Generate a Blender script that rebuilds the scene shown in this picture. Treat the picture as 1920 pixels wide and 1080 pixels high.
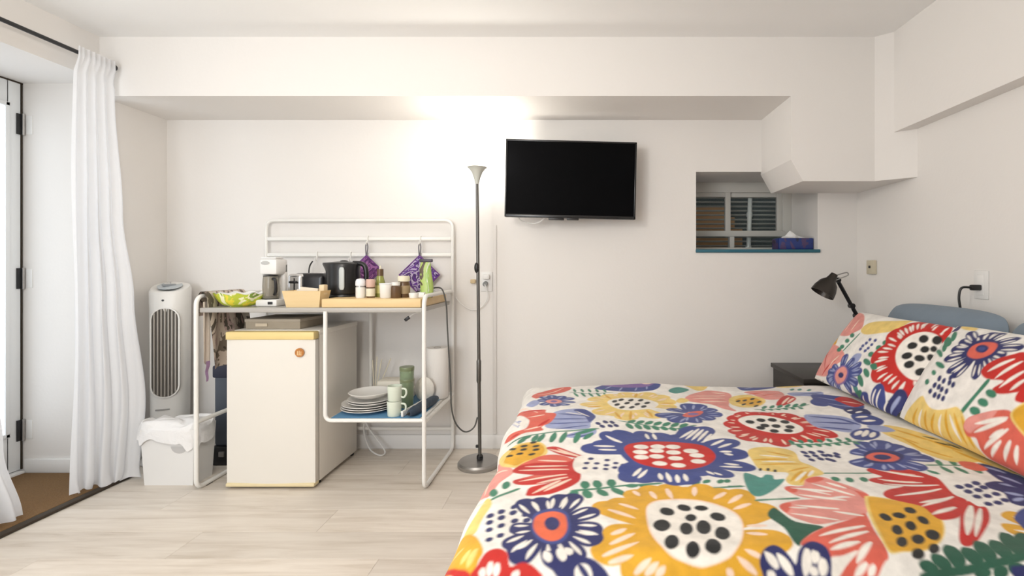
import bpy, bmesh, math, random
import numpy as np
from mathutils import Vector, Matrix, Euler

# ---------------------------------------------------------------- reset
for o in list(bpy.data.objects):
    bpy.data.objects.remove(o, do_unlink=True)
SC = bpy.context.scene
COL = SC.collection
random.seed(7)
PI = math.pi

# ---------------------------------------------------------------- camera
CAM_H, FPX, VX, VY = 1.10, 932.0, 1088.0, 502.0
cam_d = bpy.data.cameras.new('camera')
cam = bpy.data.objects.new('camera', cam_d)
COL.objects.link(cam)
cam.location = (0, 0, CAM_H)
cam.rotation_euler = (PI / 2, 0, 0)
cam_d.sensor_width = 36
cam_d.lens = FPX / 1920 * 36
cam_d.shift_x = -(VX - 960) / 1920
cam_d.shift_y = -(540 - VY) / 1920
cam_d.clip_start = 0.02
SC.camera = cam

# ---------------------------------------------------------------- world, lights, exposure
SC.view_settings.view_transform = 'Standard'
SC.view_settings.look = 'None'
SC.view_settings.gamma = 1.0
SC.view_settings.exposure = 0.22
SC.view_settings.use_curve_mapping = False
world = bpy.data.worlds.new('daylight')
SC.world = world
world.use_nodes = True
bgn = world.node_tree.nodes['Background']
bgn.inputs[0].default_value = (0.78, 0.88, 1.0, 1)
bgn.inputs[1].default_value = 1.0

def area(name, loc, rot, sx, sy, power, col, shape='RECTANGLE'):
    d = bpy.data.lights.new(name, 'AREA')
    d.shape = shape
    d.size = sx
    if shape in ('RECTANGLE', 'ELLIPSE'):
        d.size_y = sy
    d.energy = power
    d.color = col
    o = bpy.data.objects.new(name, d)
    COL.objects.link(o)
    o.location = loc
    o.rotation_euler = rot
    return o

# daylight through the window behind the camera, plus an added room light out of view
area('window_daylight', (-1.60, -1.07, 1.42), (PI / 2, 0, 0), 1.4, 1.2, 32, (0.91, 0.955, 1.0))
cl = bpy.data.lights.new('added_room_light', 'POINT')
cl.energy = 27
cl.color = (1.0, 0.925, 0.825)
cl.shadow_soft_size = 0.13
clo = bpy.data.objects.new('added_room_light', cl)
COL.objects.link(clo)
clo.location = (-0.9, 0.8, 1.80)

# ---------------------------------------------------------------- helpers
def at(px, py, Y):
    """photo pixel at a known distance -> point in the room"""
    return Vector(((px - VX) * Y / FPX, Y, CAM_H - (py - VY) * Y / FPX))

ORG = {}

class MB:
    def __init__(s):
        s.v, s.f = [], []
    def add(s, vs, fs):
        n = len(s.v)
        s.v += [tuple(p) for p in vs]
        s.f += [tuple(i + n for i in f) for f in fs]
        return s
    def box(s, x0, x1, y0, y1, z0, z1, bev=0.0, seg=2, M=None):
        bm = bmesh.new()
        bmesh.ops.create_cube(bm, size=1)
        for p in bm.verts:
            p.co = Vector(((x0 + x1) / 2 + p.co.x * (x1 - x0), (y0 + y1) / 2 + p.co.y * (y1 - y0), (z0 + z1) / 2 + p.co.z * (z1 - z0)))
        if bev > 0:
            bmesh.ops.bevel(bm, geom=list(bm.edges), offset=bev, segments=seg, profile=0.5, affect='EDGES')
        return s.bm(bm, M)
    def bm(s, bm, M=None):
        bm.verts.index_update()
        vs = [(M @ p.co) if M else p.co.copy() for p in bm.verts]
        fs = [[q.index for q in f.verts] for f in bm.faces]
        bm.free()
        return s.add(vs, fs)
    def tube(s, path, r, n=10, closed=False, cap=True):
        P = [Vector(p) for p in path]
        m = len(P)
        rad = r if isinstance(r, (list, tuple)) else [r] * m
        tans = []
        for i in range(m):
            a = P[(i - 1) % m] if (closed or i > 0) else P[i]
            b = P[(i + 1) % m] if (closed or i < m - 1) else P[i]
            t = (b - a)
            tans.append(t.normalized() if t.length > 1e-9 else Vector((0, 0, 1)))
        up = Vector((0, 0, 1)) if abs(tans[0].z) < 0.9 else Vector((0, 1, 0))
        nrm = (up - tans[0] * up.dot(tans[0])).normalized()
        vs, fs = [], []
        for i in range(m):
            t = tans[i]
            nrm = (nrm - t * nrm.dot(t)).normalized()
            bn = t.cross(nrm)
            for k in range(n):
                a = 2 * PI * k / n
                vs.append(P[i] + (nrm * math.cos(a) + bn * math.sin(a)) * rad[i])
        lim = m if closed else m - 1
        for i in range(lim):
            j = (i + 1) % m
            for k in range(n):
                l = (k + 1) % n
                fs.append((i * n + k, i * n + l, j * n + l, j * n + k))
        if cap and not closed:
            fs.append(tuple(range(n))[::-1])
            fs.append(tuple((m - 1) * n + k for k in range(n)))
        return s.add(vs, fs)
    def lathe(s, prof, c, n=28, sx=1.0, sy=1.0, M=None):
        """prof: (radius, z) list; closed solid of revolution about z through c"""
        vs, fs = [], []
        m = len(prof)
        for r, z in prof:
            for k in range(n):
                a = 2 * PI * k / n
                p = Vector((r * math.cos(a) * sx, r * math.sin(a) * sy, z))
                if M: p = M @ p
                vs.append(p + Vector(c))
        for i in range(m - 1):
            for k in range(n):
                l = (k + 1) % n
                fs.append((i * n + k, i * n + l, (i + 1) * n + l, (i + 1) * n + k))
        if prof[0][0] > 1e-6: fs.append(tuple(range(n))[::-1])
        if prof[-1][0] > 1e-6: fs.append(tuple((m - 1) * n + k for k in range(n)))
        return s.add(vs, fs)
    def prism(s, poly, a0, a1, axis='y'):
        """poly in the two other axes (x,z for y; x,y for z; y,z for x)"""
        def P(u, w, a):
            return {'y': (u, a, w), 'z': (u, w, a), 'x': (a, u, w)}[axis]
        n = len(poly)
        vs = [P(u, w, a0) for u, w in poly] + [P(u, w, a1) for u, w in poly]
        fs = [tuple(range(n)), tuple(range(n, 2 * n))[::-1]]
        for i in range(n):
            j = (i + 1) % n
            fs.append((i, i + n, j + n, j))
        return s.add(vs, fs)
    def grid(s, fn, nu, nv, wrap=False):
        vs = [fn(i / nu, j / nv) for j in range(nv + 1) for i in range(nu + 1)]
        fs = [(j * (nu + 1) + i, j * (nu + 1) + i + 1, (j + 1) * (nu + 1) + i + 1, (j + 1) * (nu + 1) + i) for j in range(nv) for i in range(nu)]
        return s.add(vs, fs)
    def ell(s, c, rx, ry, rz, n=20, m=12, M=None):
        prof = [(max(1e-7, math.cos(-PI / 2 + PI * i / m)), math.sin(-PI / 2 + PI * i / m)) for i in range(m + 1)]
        vs, fs = [], []
        for r, z in prof:
            for k in range(n):
                a = 2 * PI * k / n
                p = Vector((r * math.cos(a) * rx, r * math.sin(a) * ry, z * rz))
                if M: p = M @ p
                vs.append(p + Vector(c))
        for i in range(m):
            for k in range(n):
                l = (k + 1) % n
                fs.append((i * n + k, i * n + l, (i + 1) * n + l, (i + 1) * n + k))
        return s.add(vs, fs)
    def xform(s, M):
        s.v = [tuple(M @ Vector(p)) for p in s.v]
        return s

def fillet(path, r, n=5):
    P = [Vector(p) for p in path]
    out = [P[0]]
    for i in range(1, len(P) - 1):
        a, b, c = P[i - 1], P[i], P[i + 1]
        d1, d2 = (a - b), (c - b)
        rr = min(r, d1.length * .49, d2.length * .49)
        p1, p2 = b + d1.normalized() * rr, b + d2.normalized() * rr
        for k in range(n + 1):
            t = k / n
            out.append(p1 * (1 - t) ** 2 + b * 2 * t * (1 - t) + p2 * t * t)
    out.append(P[-1])
    return out

def smooth_path(pts, n=6):
    P = [Vector(p) for p in pts]
    out = []
    for i in range(len(P) - 1):
        p0, p1, p2, p3 = P[max(i - 1, 0)], P[i], P[i + 1], P[min(i + 2, len(P) - 1)]
        for k in range(n):
            t = k / n
            out.append(0.5 * ((2 * p1) + (p2 - p0) * t + (2 * p0 - 5 * p1 + 4 * p2 - p3) * t * t + (3 * p1 - p0 - 3 * p2 + p3) * t ** 3))
    out.append(P[-1])
    return out

def obj(name, mb, mat, parent=None, ang=35, recalc=True):
    if parent is not None:
        org = ORG[parent.name]
    else:
        a = np.array(mb.v)
        lo, hi = a.min(0), a.max(0)
        org = Vector(((lo[0] + hi[0]) / 2, (lo[1] + hi[1]) / 2, lo[2]))
    me = bpy.data.meshes.new(name)
    me.from_pydata([(p[0] - org[0], p[1] - org[1], p[2] - org[2]) for p in mb.v], [], mb.f)
    if recalc:
        b = bmesh.new(); b.from_mesh(me)
        bmesh.ops.recalc_face_normals(b, faces=b.faces)
        b.to_mesh(me); b.free()
    for p in me.polygons: p.use_smooth = True
    if ang: me.set_sharp_from_angle(angle=math.radians(ang))
    me.materials.append(mat)
    o = bpy.data.objects.new(name, me)
    COL.objects.link(o)
    if parent is not None:
        o.parent = parent
    else:
        o.location = org
    ORG[o.name] = Vector(org)
    return o

def tag(o, label, cat, group=None):
    o['label'] = label; o['category'] = cat
    if group: o['group'] = group
    return o

def thing(name, label, cat, loc, group=None):
    o = bpy.data.objects.new(name, None)
    o.empty_display_size = 0.05
    COL.objects.link(o)
    o.location = loc
    ORG[o.name] = Vector(loc)
    return tag(o, label, cat, group)

def struct(name, mb, mat, label=None, ang=35):
    o = obj(name, mb, mat, None, ang)
    o['kind'] = 'structure'
    if label: o['label'] = label
    return o

def struct_empty(name, loc, label=None):
    o = bpy.data.objects.new(name, None)
    COL.objects.link(o); o.location = loc
    o.empty_display_size = 0.05
    ORG[o.name] = Vector(loc)
    o['kind'] = 'structure'
    if label: o['label'] = label
    return o

# ---------------------------------------------------------------- materials
def mat(name, col, rough=0.5, metal=0.0, var=0.0, scale=6.0, bump=0.0, bscale=80.0, spec=0.5, trans=0.0, alpha=1.0, emit=None, sheen=0.0, col2=None, stretch=None, ior=None, subs=0.0):
    m = bpy.data.materials.new(name)
    m.use_nodes = True
    nt = m.node_tree; N = nt.nodes; L = nt.links
    b = N['Principled BSDF']
    c = (*col, 1)
    b.inputs['Base Color'].default_value = c
    b.inputs['Roughness'].default_value = rough
    b.inputs['Metallic'].default_value = metal
    b.inputs['Specular IOR Level'].default_value = spec
    if trans: b.inputs['Transmission Weight'].default_value = trans
    if ior: b.inputs['IOR'].default_value = ior
    if sheen: b.inputs['Sheen Weight'].default_value = sheen
    if subs:
        b.inputs['Subsurface Weight'].default_value = subs
    if emit:
        b.inputs['Emission Color'].default_value = (*emit[0], 1)
        b.inputs['Emission Strength'].default_value = emit[1]
    tc = N.new('ShaderNodeTexCoord')
    src = tc.outputs['Object']
    if stretch:
        mp = N.new('ShaderNodeMapping'); mp.inputs['Scale'].default_value = stretch
        L.new(src, mp.inputs[0]); src = mp.outputs[0]
    if var > 0 or col2:
        nz = N.new('ShaderNodeTexNoise'); nz.inputs['Scale'].default_value = scale; nz.inputs['Detail'].default_value = 5
        L.new(src, nz.inputs['Vector'])
        mx = N.new('ShaderNodeMix'); mx.data_type = 'RGBA'
        if col2:
            a, d = c, (*col2, 1)
        else:
            a = (*[max(0, x * (1 - var)) for x in col], 1); d = (*[min(1, x * (1 + var)) for x in col], 1)
        mx.inputs[6].default_value = a; mx.inputs[7].default_value = d
        L.new(nz.outputs['Fac'], mx.inputs[0])
        L.new(mx.outputs[2], b.inputs['Base Color'])
    if bump > 0:
        n2 = N.new('ShaderNodeTexNoise'); n2.inputs['Scale'].default_value = bscale; n2.inputs['Detail'].default_value = 3
        L.new(src, n2.inputs['Vector'])
        bp = N.new('ShaderNodeBump'); bp.inputs['Strength'].default_value = bump; bp.inputs['Distance'].default_value = 0.01
        L.new(n2.outputs['Fac'], bp.inputs['Height']); L.new(bp.outputs['Normal'], b.inputs['Normal'])
    return m

def ramp_mat(name, stops, scale, kind='voronoi', rough=0.7, stretch=None, feature='F1', dist=0.0, sharp=True):
    """flat printed pattern from a voronoi / noise / wave field through a colour ramp"""
    m = bpy.data.materials.new(name); m.use_nodes = True
    nt = m.node_tree; N = nt.nodes; L = nt.links
    b = N['Principled BSDF']; b.inputs['Roughness'].default_value = rough
    tc = N.new('ShaderNodeTexCoord'); src = tc.outputs['Object']
    mp = N.new('ShaderNodeMapping'); mp.inputs['Scale'].default_value = stretch or (1, 1, 1)
    L.new(src, mp.inputs[0])
    if kind == 'voronoi':
        t = N.new('ShaderNodeTexVoronoi'); t.feature = feature; out = t.outputs['Distance']
    elif kind == 'wave':
        t = N.new('ShaderNodeTexWave'); t.inputs['Distortion'].default_value = dist; out = t.outputs['Fac']
    else:
        t = N.new('ShaderNodeTexNoise'); t.inputs['Detail'].default_value = 4; t.inputs['Distortion'].default_value = dist; out = t.outputs['Fac']
    t.inputs['Scale'].default_value = scale
    L.new(mp.outputs[0], t.inputs['Vector'])
    r = N.new('ShaderNodeValToRGB')
    r.color_ramp.interpolation = 'CONSTANT' if sharp else 'LINEAR'
    e = r.color_ramp.elements
    while len(e) > 1: e.remove(e[-1])
    e[0].position = stops[0][0]; e[0].color = (*stops[0][1], 1)
    for p, c in stops[1:]:
        k = e.new(p); k.color = (*c, 1)
    L.new(out, r.inputs[0]); L.new(r.outputs[0], b.inputs['Base Color'])
    return m

M = {}
M['wall'] = mat('wall_paint', (0.84, 0.812, 0.78), 0.75, var=0.015, scale=2.2, bump=0.05, bscale=60)
M['ceil'] = mat('ceiling_paint', (0.91, 0.905, 0.89), 0.8, var=0.012, scale=2, bump=0.04, bscale=70)
M['trim'] = mat('white_trim', (0.86, 0.85, 0.83), 0.45, var=0.02, scale=3)
M['door'] = mat('door_paint', (0.88, 0.90, 0.91), 0.35, var=0.02, scale=2)
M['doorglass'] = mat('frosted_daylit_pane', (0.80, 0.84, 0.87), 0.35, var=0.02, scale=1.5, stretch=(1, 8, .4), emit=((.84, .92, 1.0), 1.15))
M['black'] = mat('black_plastic', (0.012, 0.012, 0.013), 0.38, var=0.2, scale=20)
M['blackmetal'] = mat('black_metal', (0.02, 0.02, 0.022), 0.35, 0.4, var=0.2, scale=30)
M['steel'] = mat('brushed_steel', (0.42, 0.41, 0.40), 0.34, 0.9, var=0.12, scale=12, stretch=(1, 1, 12))
M['chrome'] = mat('chrome', (0.78, 0.77, 0.76), 0.16, 0.9, var=0.06, scale=10)
M['white'] = mat('white_enamel', (0.88, 0.87, 0.83), 0.3, var=0.02, scale=4)
M['whitepl'] = mat('white_plastic', (0.82, 0.81, 0.79), 0.4, var=0.02, scale=4)
M['coir'] = mat('coir', (0.17, 0.088, 0.032), 0.95, col2=(0.31, 0.175, 0.068), scale=120, bump=0.9, bscale=260)
M['binding'] = mat('mat_binding', (0.045, 0.032, 0.02), 0.8, var=0.2, scale=60)
def curtain_mat():
    m = mat('white_curtain_cloth', (0.90, 0.90, 0.91), 0.9, var=0.015, scale=30, bump=0.12, bscale=220)
    nt = m.node_tree; N = nt.nodes; L = nt.links
    b = N['Principled BSDF']; out = [n for n in N if n.type == 'OUTPUT_MATERIAL'][0]
    tr = N.new('ShaderNodeBsdfTranslucent'); tr.inputs[0].default_value = (0.92, 0.93, 0.95, 1)
    mx = N.new('ShaderNodeMixShader'); mx.inputs[0].default_value = 0.38
    L.new(b.outputs[0], mx.inputs[1]); L.new(tr.outputs[0], mx.inputs[2]); L.new(mx.outputs[0], out.inputs[0])
    return m
M['curtain'] = curtain_mat()

def plank_mat():
    m = bpy.data.materials.new('whitewashed_oak'); m.use_nodes = True
    nt = m.node_tree; N = nt.nodes; L = nt.links
    b = N['Principled BSDF']; b.inputs['Roughness'].default_value = 0.42
    tc = N.new('ShaderNodeTexCoord'); oi = N.new('ShaderNodeObjectInfo')
    mul = N.new('ShaderNodeMath'); mul.operation = 'MULTIPLY'; mul.inputs[1].default_value = 37.0
    L.new(oi.outputs['Random'], mul.inputs[0])
    cmb = N.new('ShaderNodeCombineXYZ'); L.new(mul.outputs[0], cmb.inputs[0]); L.new(mul.outputs[0], cmb.inputs[2])
    add = N.new('ShaderNodeVectorMath'); add.operation = 'ADD'
    L.new(tc.outputs['Object'], add.inputs[0]); L.new(cmb.outputs[0], add.inputs[1])
    mp = N.new('ShaderNodeMapping'); mp.inputs['Scale'].default_value = (1.3, 14, 1)
    L.new(add.outputs[0], mp.inputs[0])
    nz = N.new('ShaderNodeTexNoise'); nz.inputs['Scale'].default_value = 1.6; nz.inputs['Detail'].default_value = 7; nz.inputs['Roughness'].default_value = 0.62; nz.inputs['Distortion'].default_value = 0.5
    L.new(mp.outputs[0], nz.inputs['Vector'])
    r = N.new('ShaderNodeValToRGB'); e = r.color_ramp.elements
    e[0].position = 0.28; e[0].color = (0.58, 0.50, 0.41, 1); e[1].position = 0.62; e[1].color = (0.79, 0.72, 0.635, 1)
    k = e.new(0.45); k.color = (0.71, 0.635, 0.55, 1)
    L.new(nz.outputs['Fac'], r.inputs[0])
    # sparse knots
    vo = N.new('ShaderNodeTexVoronoi'); vo.inputs['Scale'].default_value = 2.2
    mp2 = N.new('ShaderNodeMapping'); mp2.inputs['Scale'].default_value = (1.0, 1.9, 1)
    L.new(add.outputs[0], mp2.inputs[0]); L.new(mp2.outputs[0], vo.inputs['Vector'])
    kr = N.new('ShaderNodeValToRGB'); kr.color_ramp.elements[0].position = 0.018; kr.color_ramp.elements[0].color = (0.55, 0.55, 0.55, 1)
    kr.color_ramp.elements[1].position = 0.05; kr.color_ramp.elements[1].color = (0, 0, 0, 1)
    L.new(vo.outputs['Distance'], kr.inputs[0])
    mx = N.new('ShaderNodeMix'); mx.data_type = 'RGBA'
    L.new(kr.outputs[0], mx.inputs[0]); L.new(r.outputs[0], mx.inputs[6]); mx.inputs[7].default_value = (0.27, 0.20, 0.14, 1)
    # plank to plank tone
    hs = N.new('ShaderNodeHueSaturation')
    mr = N.new('ShaderNodeMapRange'); mr.inputs[3].default_value = 0.93; mr.inputs[4].default_value = 1.06
    L.new(oi.outputs['Random'], mr.inputs[0]); L.new(mr.outputs[0], hs.inputs['Value']); L.new(mx.outputs[2], hs.inputs['Color'])
    L.new(hs.outputs[0], b.inputs['Base Color'])
    bp = N.new('ShaderNodeBump'); bp.inputs['Strength'].default_value = 0.05; L.new(nz.outputs['Fac'], bp.inputs['Height']); L.new(bp.outputs[0], b.inputs['Normal'])
    return m
M['plank'] = plank_mat()

# ================================================================ THE SETTING
XL, XR, YB, YF, ZC = -2.52, 1.687, 3.03, -1.1, 2.31
BEAM_Y, BEAM_Z = 2.605, 2.0
# floor: base slab and single planks (rows run left-right)
floor = struct('floor', MB().box(-3.1, XR + .1, YF - .1, YB + .1, -0.08, -0.006), mat('subfloor', (0.40, 0.33, 0.26), 0.8, var=.1), 'pale whitewashed oak laminate floor')
PW, PL = 0.192, 1.28
plank_cache = {}
row = 0
y = YB
while y > YF:
    y0 = max(YF, y - PW)
    off = (row * 0.47) % PL
    x = -3.06 - off
    while x < XR:
        a, b_ = max(x, -3.06), min(x + PL, XR)
        if b_ - a > 0.03:
            ln, wd = round(b_ - a, 3), round(y - y0, 3)
            if (ln, wd) not in plank_cache:
                mb = MB().box(-ln / 2 + .0003, ln / 2 - .0003, -wd / 2 + .0003, wd / 2 - .0003, -0.0062, 0, 0.0006, 1)
                me = bpy.data.meshes.new('plank'); me.from_pydata(mb.v, [], mb.f); me.materials.append(M['plank'])
                plank_cache[(ln, wd)] = me
            o = bpy.data.objects.new('plank', plank_cache[(ln, wd)]); COL.objects.link(o)
            o.parent = floor
            o.location = Vector(((a + b_) / 2, (y + y0) / 2, 0)) - ORG['floor']
        x += PL
    y -= PW; row += 1

struct('ceiling', MB().box(-3.1, XR + .1, YF - .1, YB + .1, ZC, ZC + .1), M['ceil'], 'smooth white ceiling')
# back wall with the deep window opening
WX0, WX1, WZ0, WZ1, WY = 0.7055, 1.447, 1.204, 1.685, 3.50
struct('wall_back', MB().box(-3.1, WX0, YB, WY, -.05, ZC + .05).box(WX1, XR + .3, YB, WY, -.05, ZC + .05)
       .box(WX0, WX1, YB, WY, -.05, WZ0).box(WX0, WX1, YB, WY, WZ1, ZC + .05), M['wall'], 'white painted back wall with a deep window opening', ang=20)
# left wall with the door recess and a window behind the camera
DY0, DY1, DZ, DX = 1.70, 2.65, 2.083, -2.97
w2 = (-2.3, -0.9, 0.82, 2.02)
mb = MB().box(-3.1, XL, DY1, YB + .01, 0, ZC + .05).box(-3.1, XL, DY0, DY1, DZ, ZC + .05).box(-3.1, DX - .045, DY0, DY1, 0, .03)
mb.box(-3.1, XL, YF - .1, DY0, 0, ZC + .05)
struct('wall_left', mb, M['wall'], 'white left wall with a recessed doorway', ang=20)
struct('wall_right', MB().box(XR, XR + .12, YF - .1, YB + .01, 0, ZC + .05), M['wall'], 'white right wall behind the bed head')
struct('wall_front', MB().box(-3.1, w2[0], YF - .12, YF, 0, ZC + .05).box(w2[1], XR + .1, YF - .12, YF, 0, ZC + .05).box(w2[0], w2[1], YF - .12, YF, 0, w2[2]).box(w2[0], w2[1], YF - .12, YF, w2[3], ZC + .05), M['wall'])
# beam, duct boxing, right-hand beam
struct('trim_1', MB().box(XL - .02, 1.104, BEAM_Y, YB + .01, BEAM_Z, ZC + .02), M['wall'], 'white boxed ceiling beam along the back wall')
mb = MB().prism([(1.104, ZC + .02), (1.104, 1.667), (1.167, 1.554), (1.543, 1.554), (1.543, ZC + .02)], BEAM_Y, YB + .01, 'y')
mb.prism([(1.543, BEAM_Y), (XR + .01, 2.478), (XR + .01, YB + .01), (1.543, YB + .01)], 1.554, ZC + .02, 'z')
struct('trim_2', mb, M['wall'], 'white duct boxing with a bevelled corner above the window', ang=8)
struct('trim_3', MB().box(1.61, XR + .01, YF, 2.56, 1.795, ZC + .02), M['wall'], 'white boxed ledge along the top of the right wall')
# baseboards
struct('baseboard_back', MB().box(XL, XR, YB - .014, YB, 0, .085, .004), M['trim'])
struct('baseboard_left', MB().box(XL, XL + .014, DY1, YB - .015, 0, .085, .004), M['trim'])
struct('baseboard_right', MB().box(XR - .014, XR, YF, YB - .015, 0, .085, .004), M['trim'])
struct('baseboard_jamb', MB().box(DX + .02, XL - .001, DY1 - .014, DY1, 0, .085, .004), M['trim'])
# wall cable raceway beside the floor lamp
struct('trim_4', MB().box(-.530, -.510, YB - .007, YB, 0.086, 1.36, .003), M['wall'], 'white vertical cable cover on the back wall beside the floor lamp')

# door in the recess
door = struct_empty('door_1', (DX, (DY0 + DY1) / 2, 0), 'white entrance door in the recessed doorway')
dl0, dl1 = DY0 + .03, DY1 - .012
pz0, pz1, py0, py1 = .217, 1.96, dl0 + .06, dl1 - .055
obj('door_leaf', MB().box(DX - .04, DX, dl0, py0 + .01, .03, DZ - .008, .003).box(DX - .04, DX, py1 - .01, dl1, .03, DZ - .008, .003).box(DX - .04, DX, py0, py1, .03, pz0 + .01, .003).box(DX - .04, DX, py0, py1, pz1 - .01, DZ - .008, .003), M['door'], door)
mb = MB()
for a in ((py0, py0 + .022, pz0, pz1), (py1 - .022, py1, pz0, pz1), (py0, py1, pz0, pz0 + .022), (py0, py1, pz1 - .022, pz1)):
    mb.box(DX - .002, DX + .010, a[0], a[1], a[2], a[3], .004)
obj('panel_moulding', mb, M['door'], door)
obj('frosted_pane', MB().box(DX - .012, DX - .006, py0, py1, pz0, pz1), M['doorglass'], door)
for z in (1.86, 1.043, .239):
    h = obj('hinge', MB().box(DX + .001, DX + .006, DY1 - .034, DY1 - .003, z - .055, z + .055, .001), M['black'], door)
    obj('hinge_knuckle', MB().tube([(DX + .012, DY1 - .009, z - .057), (DX + .012, DY1 - .009, z + .057)], .006, 10), M['steel'], h)
    obj('hinge_plate', MB().box(DX + .02, DX + .052, DY1 - .004, DY1 + .001, z - .05, z + .05, .001), M['trim'], h)
obj('weatherstrip_shadow_line', MB().box(DX - .006, DX + .001, DY1 - .009, DY1 - .003, .03, DZ - .003).box(DX - .006, DX + .001, DY0 + .02, DY1 - .002, DZ - .009, DZ - .001), M['binding'], door)  # top run puts the shadow line over the door into a dark strip
obj('threshold', MB().box(DX - .03, DX + .03, DY0 + .01, DY1 - .015, 0, .026, .006), M['trim'], door)

# window behind the camera (source of the cool daylight)
win2 = struct_empty('window_2', ((w2[0] + w2[1]) / 2, YF - .05, w2[2]), 'white framed window behind the camera')
mb = MB()
for a in ((w2[0], w2[0] + .05, w2[2], w2[3]), (w2[1] - .05, w2[1], w2[2], w2[3]), (w2[0], w2[1], w2[2], w2[2] + .05), (w2[0], w2[1], w2[3] - .05, w2[3]), (-1.625, -1.575, w2[2], w2[3])):
    mb.box(a[0], a[1], YF - .09, YF - .04, a[2], a[3], .004)
obj('window_frame', mb, M['trim'], win2)

# window over the bed: frame, sashes, panes, sill, outside louvres, light well
M['winframe'] = mat('window_frame_vinyl', (0.60, 0.59, 0.55), 0.45, var=.04, scale=5)
M['glass'] = mat('window_glass', (0.92, 0.95, 0.95), 0.03, trans=1.0, ior=1.05, spec=0.3)
M['sill'] = mat('blue_painted_sill', (0.018, 0.105, 0.17), 0.45, col2=(0.02, 0.15, 0.19), scale=3)
M['slat'] = mat('louvre_slat', (0.62, 0.61, 0.57), 0.5, var=.05, scale=8)
win = struct_empty('window_1', ((WX0 + WX1) / 2, 3.42, WZ0), 'small sliding window with louvres behind, deep in the back wall')
fy0, fy1 = 3.40, 3.455
mb = MB()
mb.box(WX0, WX1, fy0, fy1, 1.615, WZ1, .004).box(WX0, WX1, fy0, fy1, WZ0, WZ0 + .035, .004)
mb.box(WX0, WX0 + .018, fy0, fy1, WZ0, WZ1, .003).box(1.385, WX1, fy0, fy1, WZ0, WZ1, .004)
obj('window_frame', mb, M['winframe'], win)
for a, b_, yy in ((.722, 1.03, 3.415), (1.012, 1.388, 3.425)):
    s_ = obj('sash', MB().box(a, a + .016, yy, yy + .02, 1.31, 1.625, .002).box(b_ - .036, b_, yy - .012, yy + .02, 1.31, 1.625, .003).box(a, b_, yy - .002, yy + .02, 1.585, 1.625, .003), M['winframe'], win)
    obj('pane', MB().box(a + .012, b_ - .03, yy + .006, yy + .010, 1.35, 1.60), M['glass'], s_)
obj('bottom_rail', MB().box(WX0, 1.40, fy0 - .006, fy1, 1.313, 1.353, .004), M['winframe'], win)
obj('lower_mullion', MB().box(1.025, 1.055, fy0, fy1, WZ0 + .03, 1.32, .003), M['winframe'], win)
obj('pane', MB().box(WX0 + .01, 1.03, 3.43, 3.434, WZ0 + .03, 1.32), M['glass'], win)
obj('pane', MB().box(1.05, 1.39, 3.43, 3.434, WZ0 + .03, 1.32), M['glass'], win)
obj('window_sill', MB().box(WX0 - .002, WX1 + .012, YB - .014, fy0, WZ0 - .012, WZ0 + .008, .004), M['sill'], win)
sl = MB().box(-.42, .42, -.011, .011, -.002, .002, .0008, 1, Matrix.Rotation(math.radians(-20), 4, 'X'))
me = bpy.data.meshes.new('slat'); me.from_pydata(sl.v, [], sl.f); me.materials.append(M['slat'])
for k in range(14):
    o = bpy.data.objects.new('slat', me); COL.objects.link(o); o.parent = win
    o.location = Vector((1.07, 3.57, 1.225 + k * .0315)) - ORG['window_1']
struct('wall_window_well', MB().box(.2, 2.4, 4.2, 4.3, .6, 2.6).box(.1, .2, 3.5, 4.3, .6, 2.6).box(2.4, 2.5, 3.5, 4.3, .6, 2.6).box(.2, 2.4, 3.5, 4.3, .6, 1.08), mat('well_concrete', (0.09, 0.095, 0.08), 0.9, var=.3, scale=5, bump=.3))
M['orangewood'] = mat('weathered_boards', (0.55, 0.30, 0.14), 0.7, var=.2, scale=4, stretch=(1, 1, 10))
for k in range(3):
    o = tag(obj('timber_board', MB().box(.80, 1.24 - k * .05, 3.80 + .03 * k, 3.83 + .03 * k, 1.08, 1.40 + .09 * k, .003), M['orangewood']),
            ['short orange-brown board standing in the window well', 'middle orange-brown board standing in the window well', 'tall orange-brown board standing at the back of the window well'][k], 'board', 'boards in the window well')
tag(obj('drain_pipe', MB().tube([(1.185, 3.515, 1.08), (1.198, 3.515, 1.5), (1.212, 3.515, 1.98)], .016, 12).lathe([(.02, 0), (.02, .03)], (1.1965, 3.515, 1.46), 14).lathe([(.02, 0), (.02, .03)], (1.190, 3.515, 1.22), 14), mat('pipe_white', (.85, .85, .82), .5, var=.05)), 'white plastic pipe outside the small window', 'pipe')

# ================================================================ BED
PRINT_BASE = (0.86, 0.825, 0.775)
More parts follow.
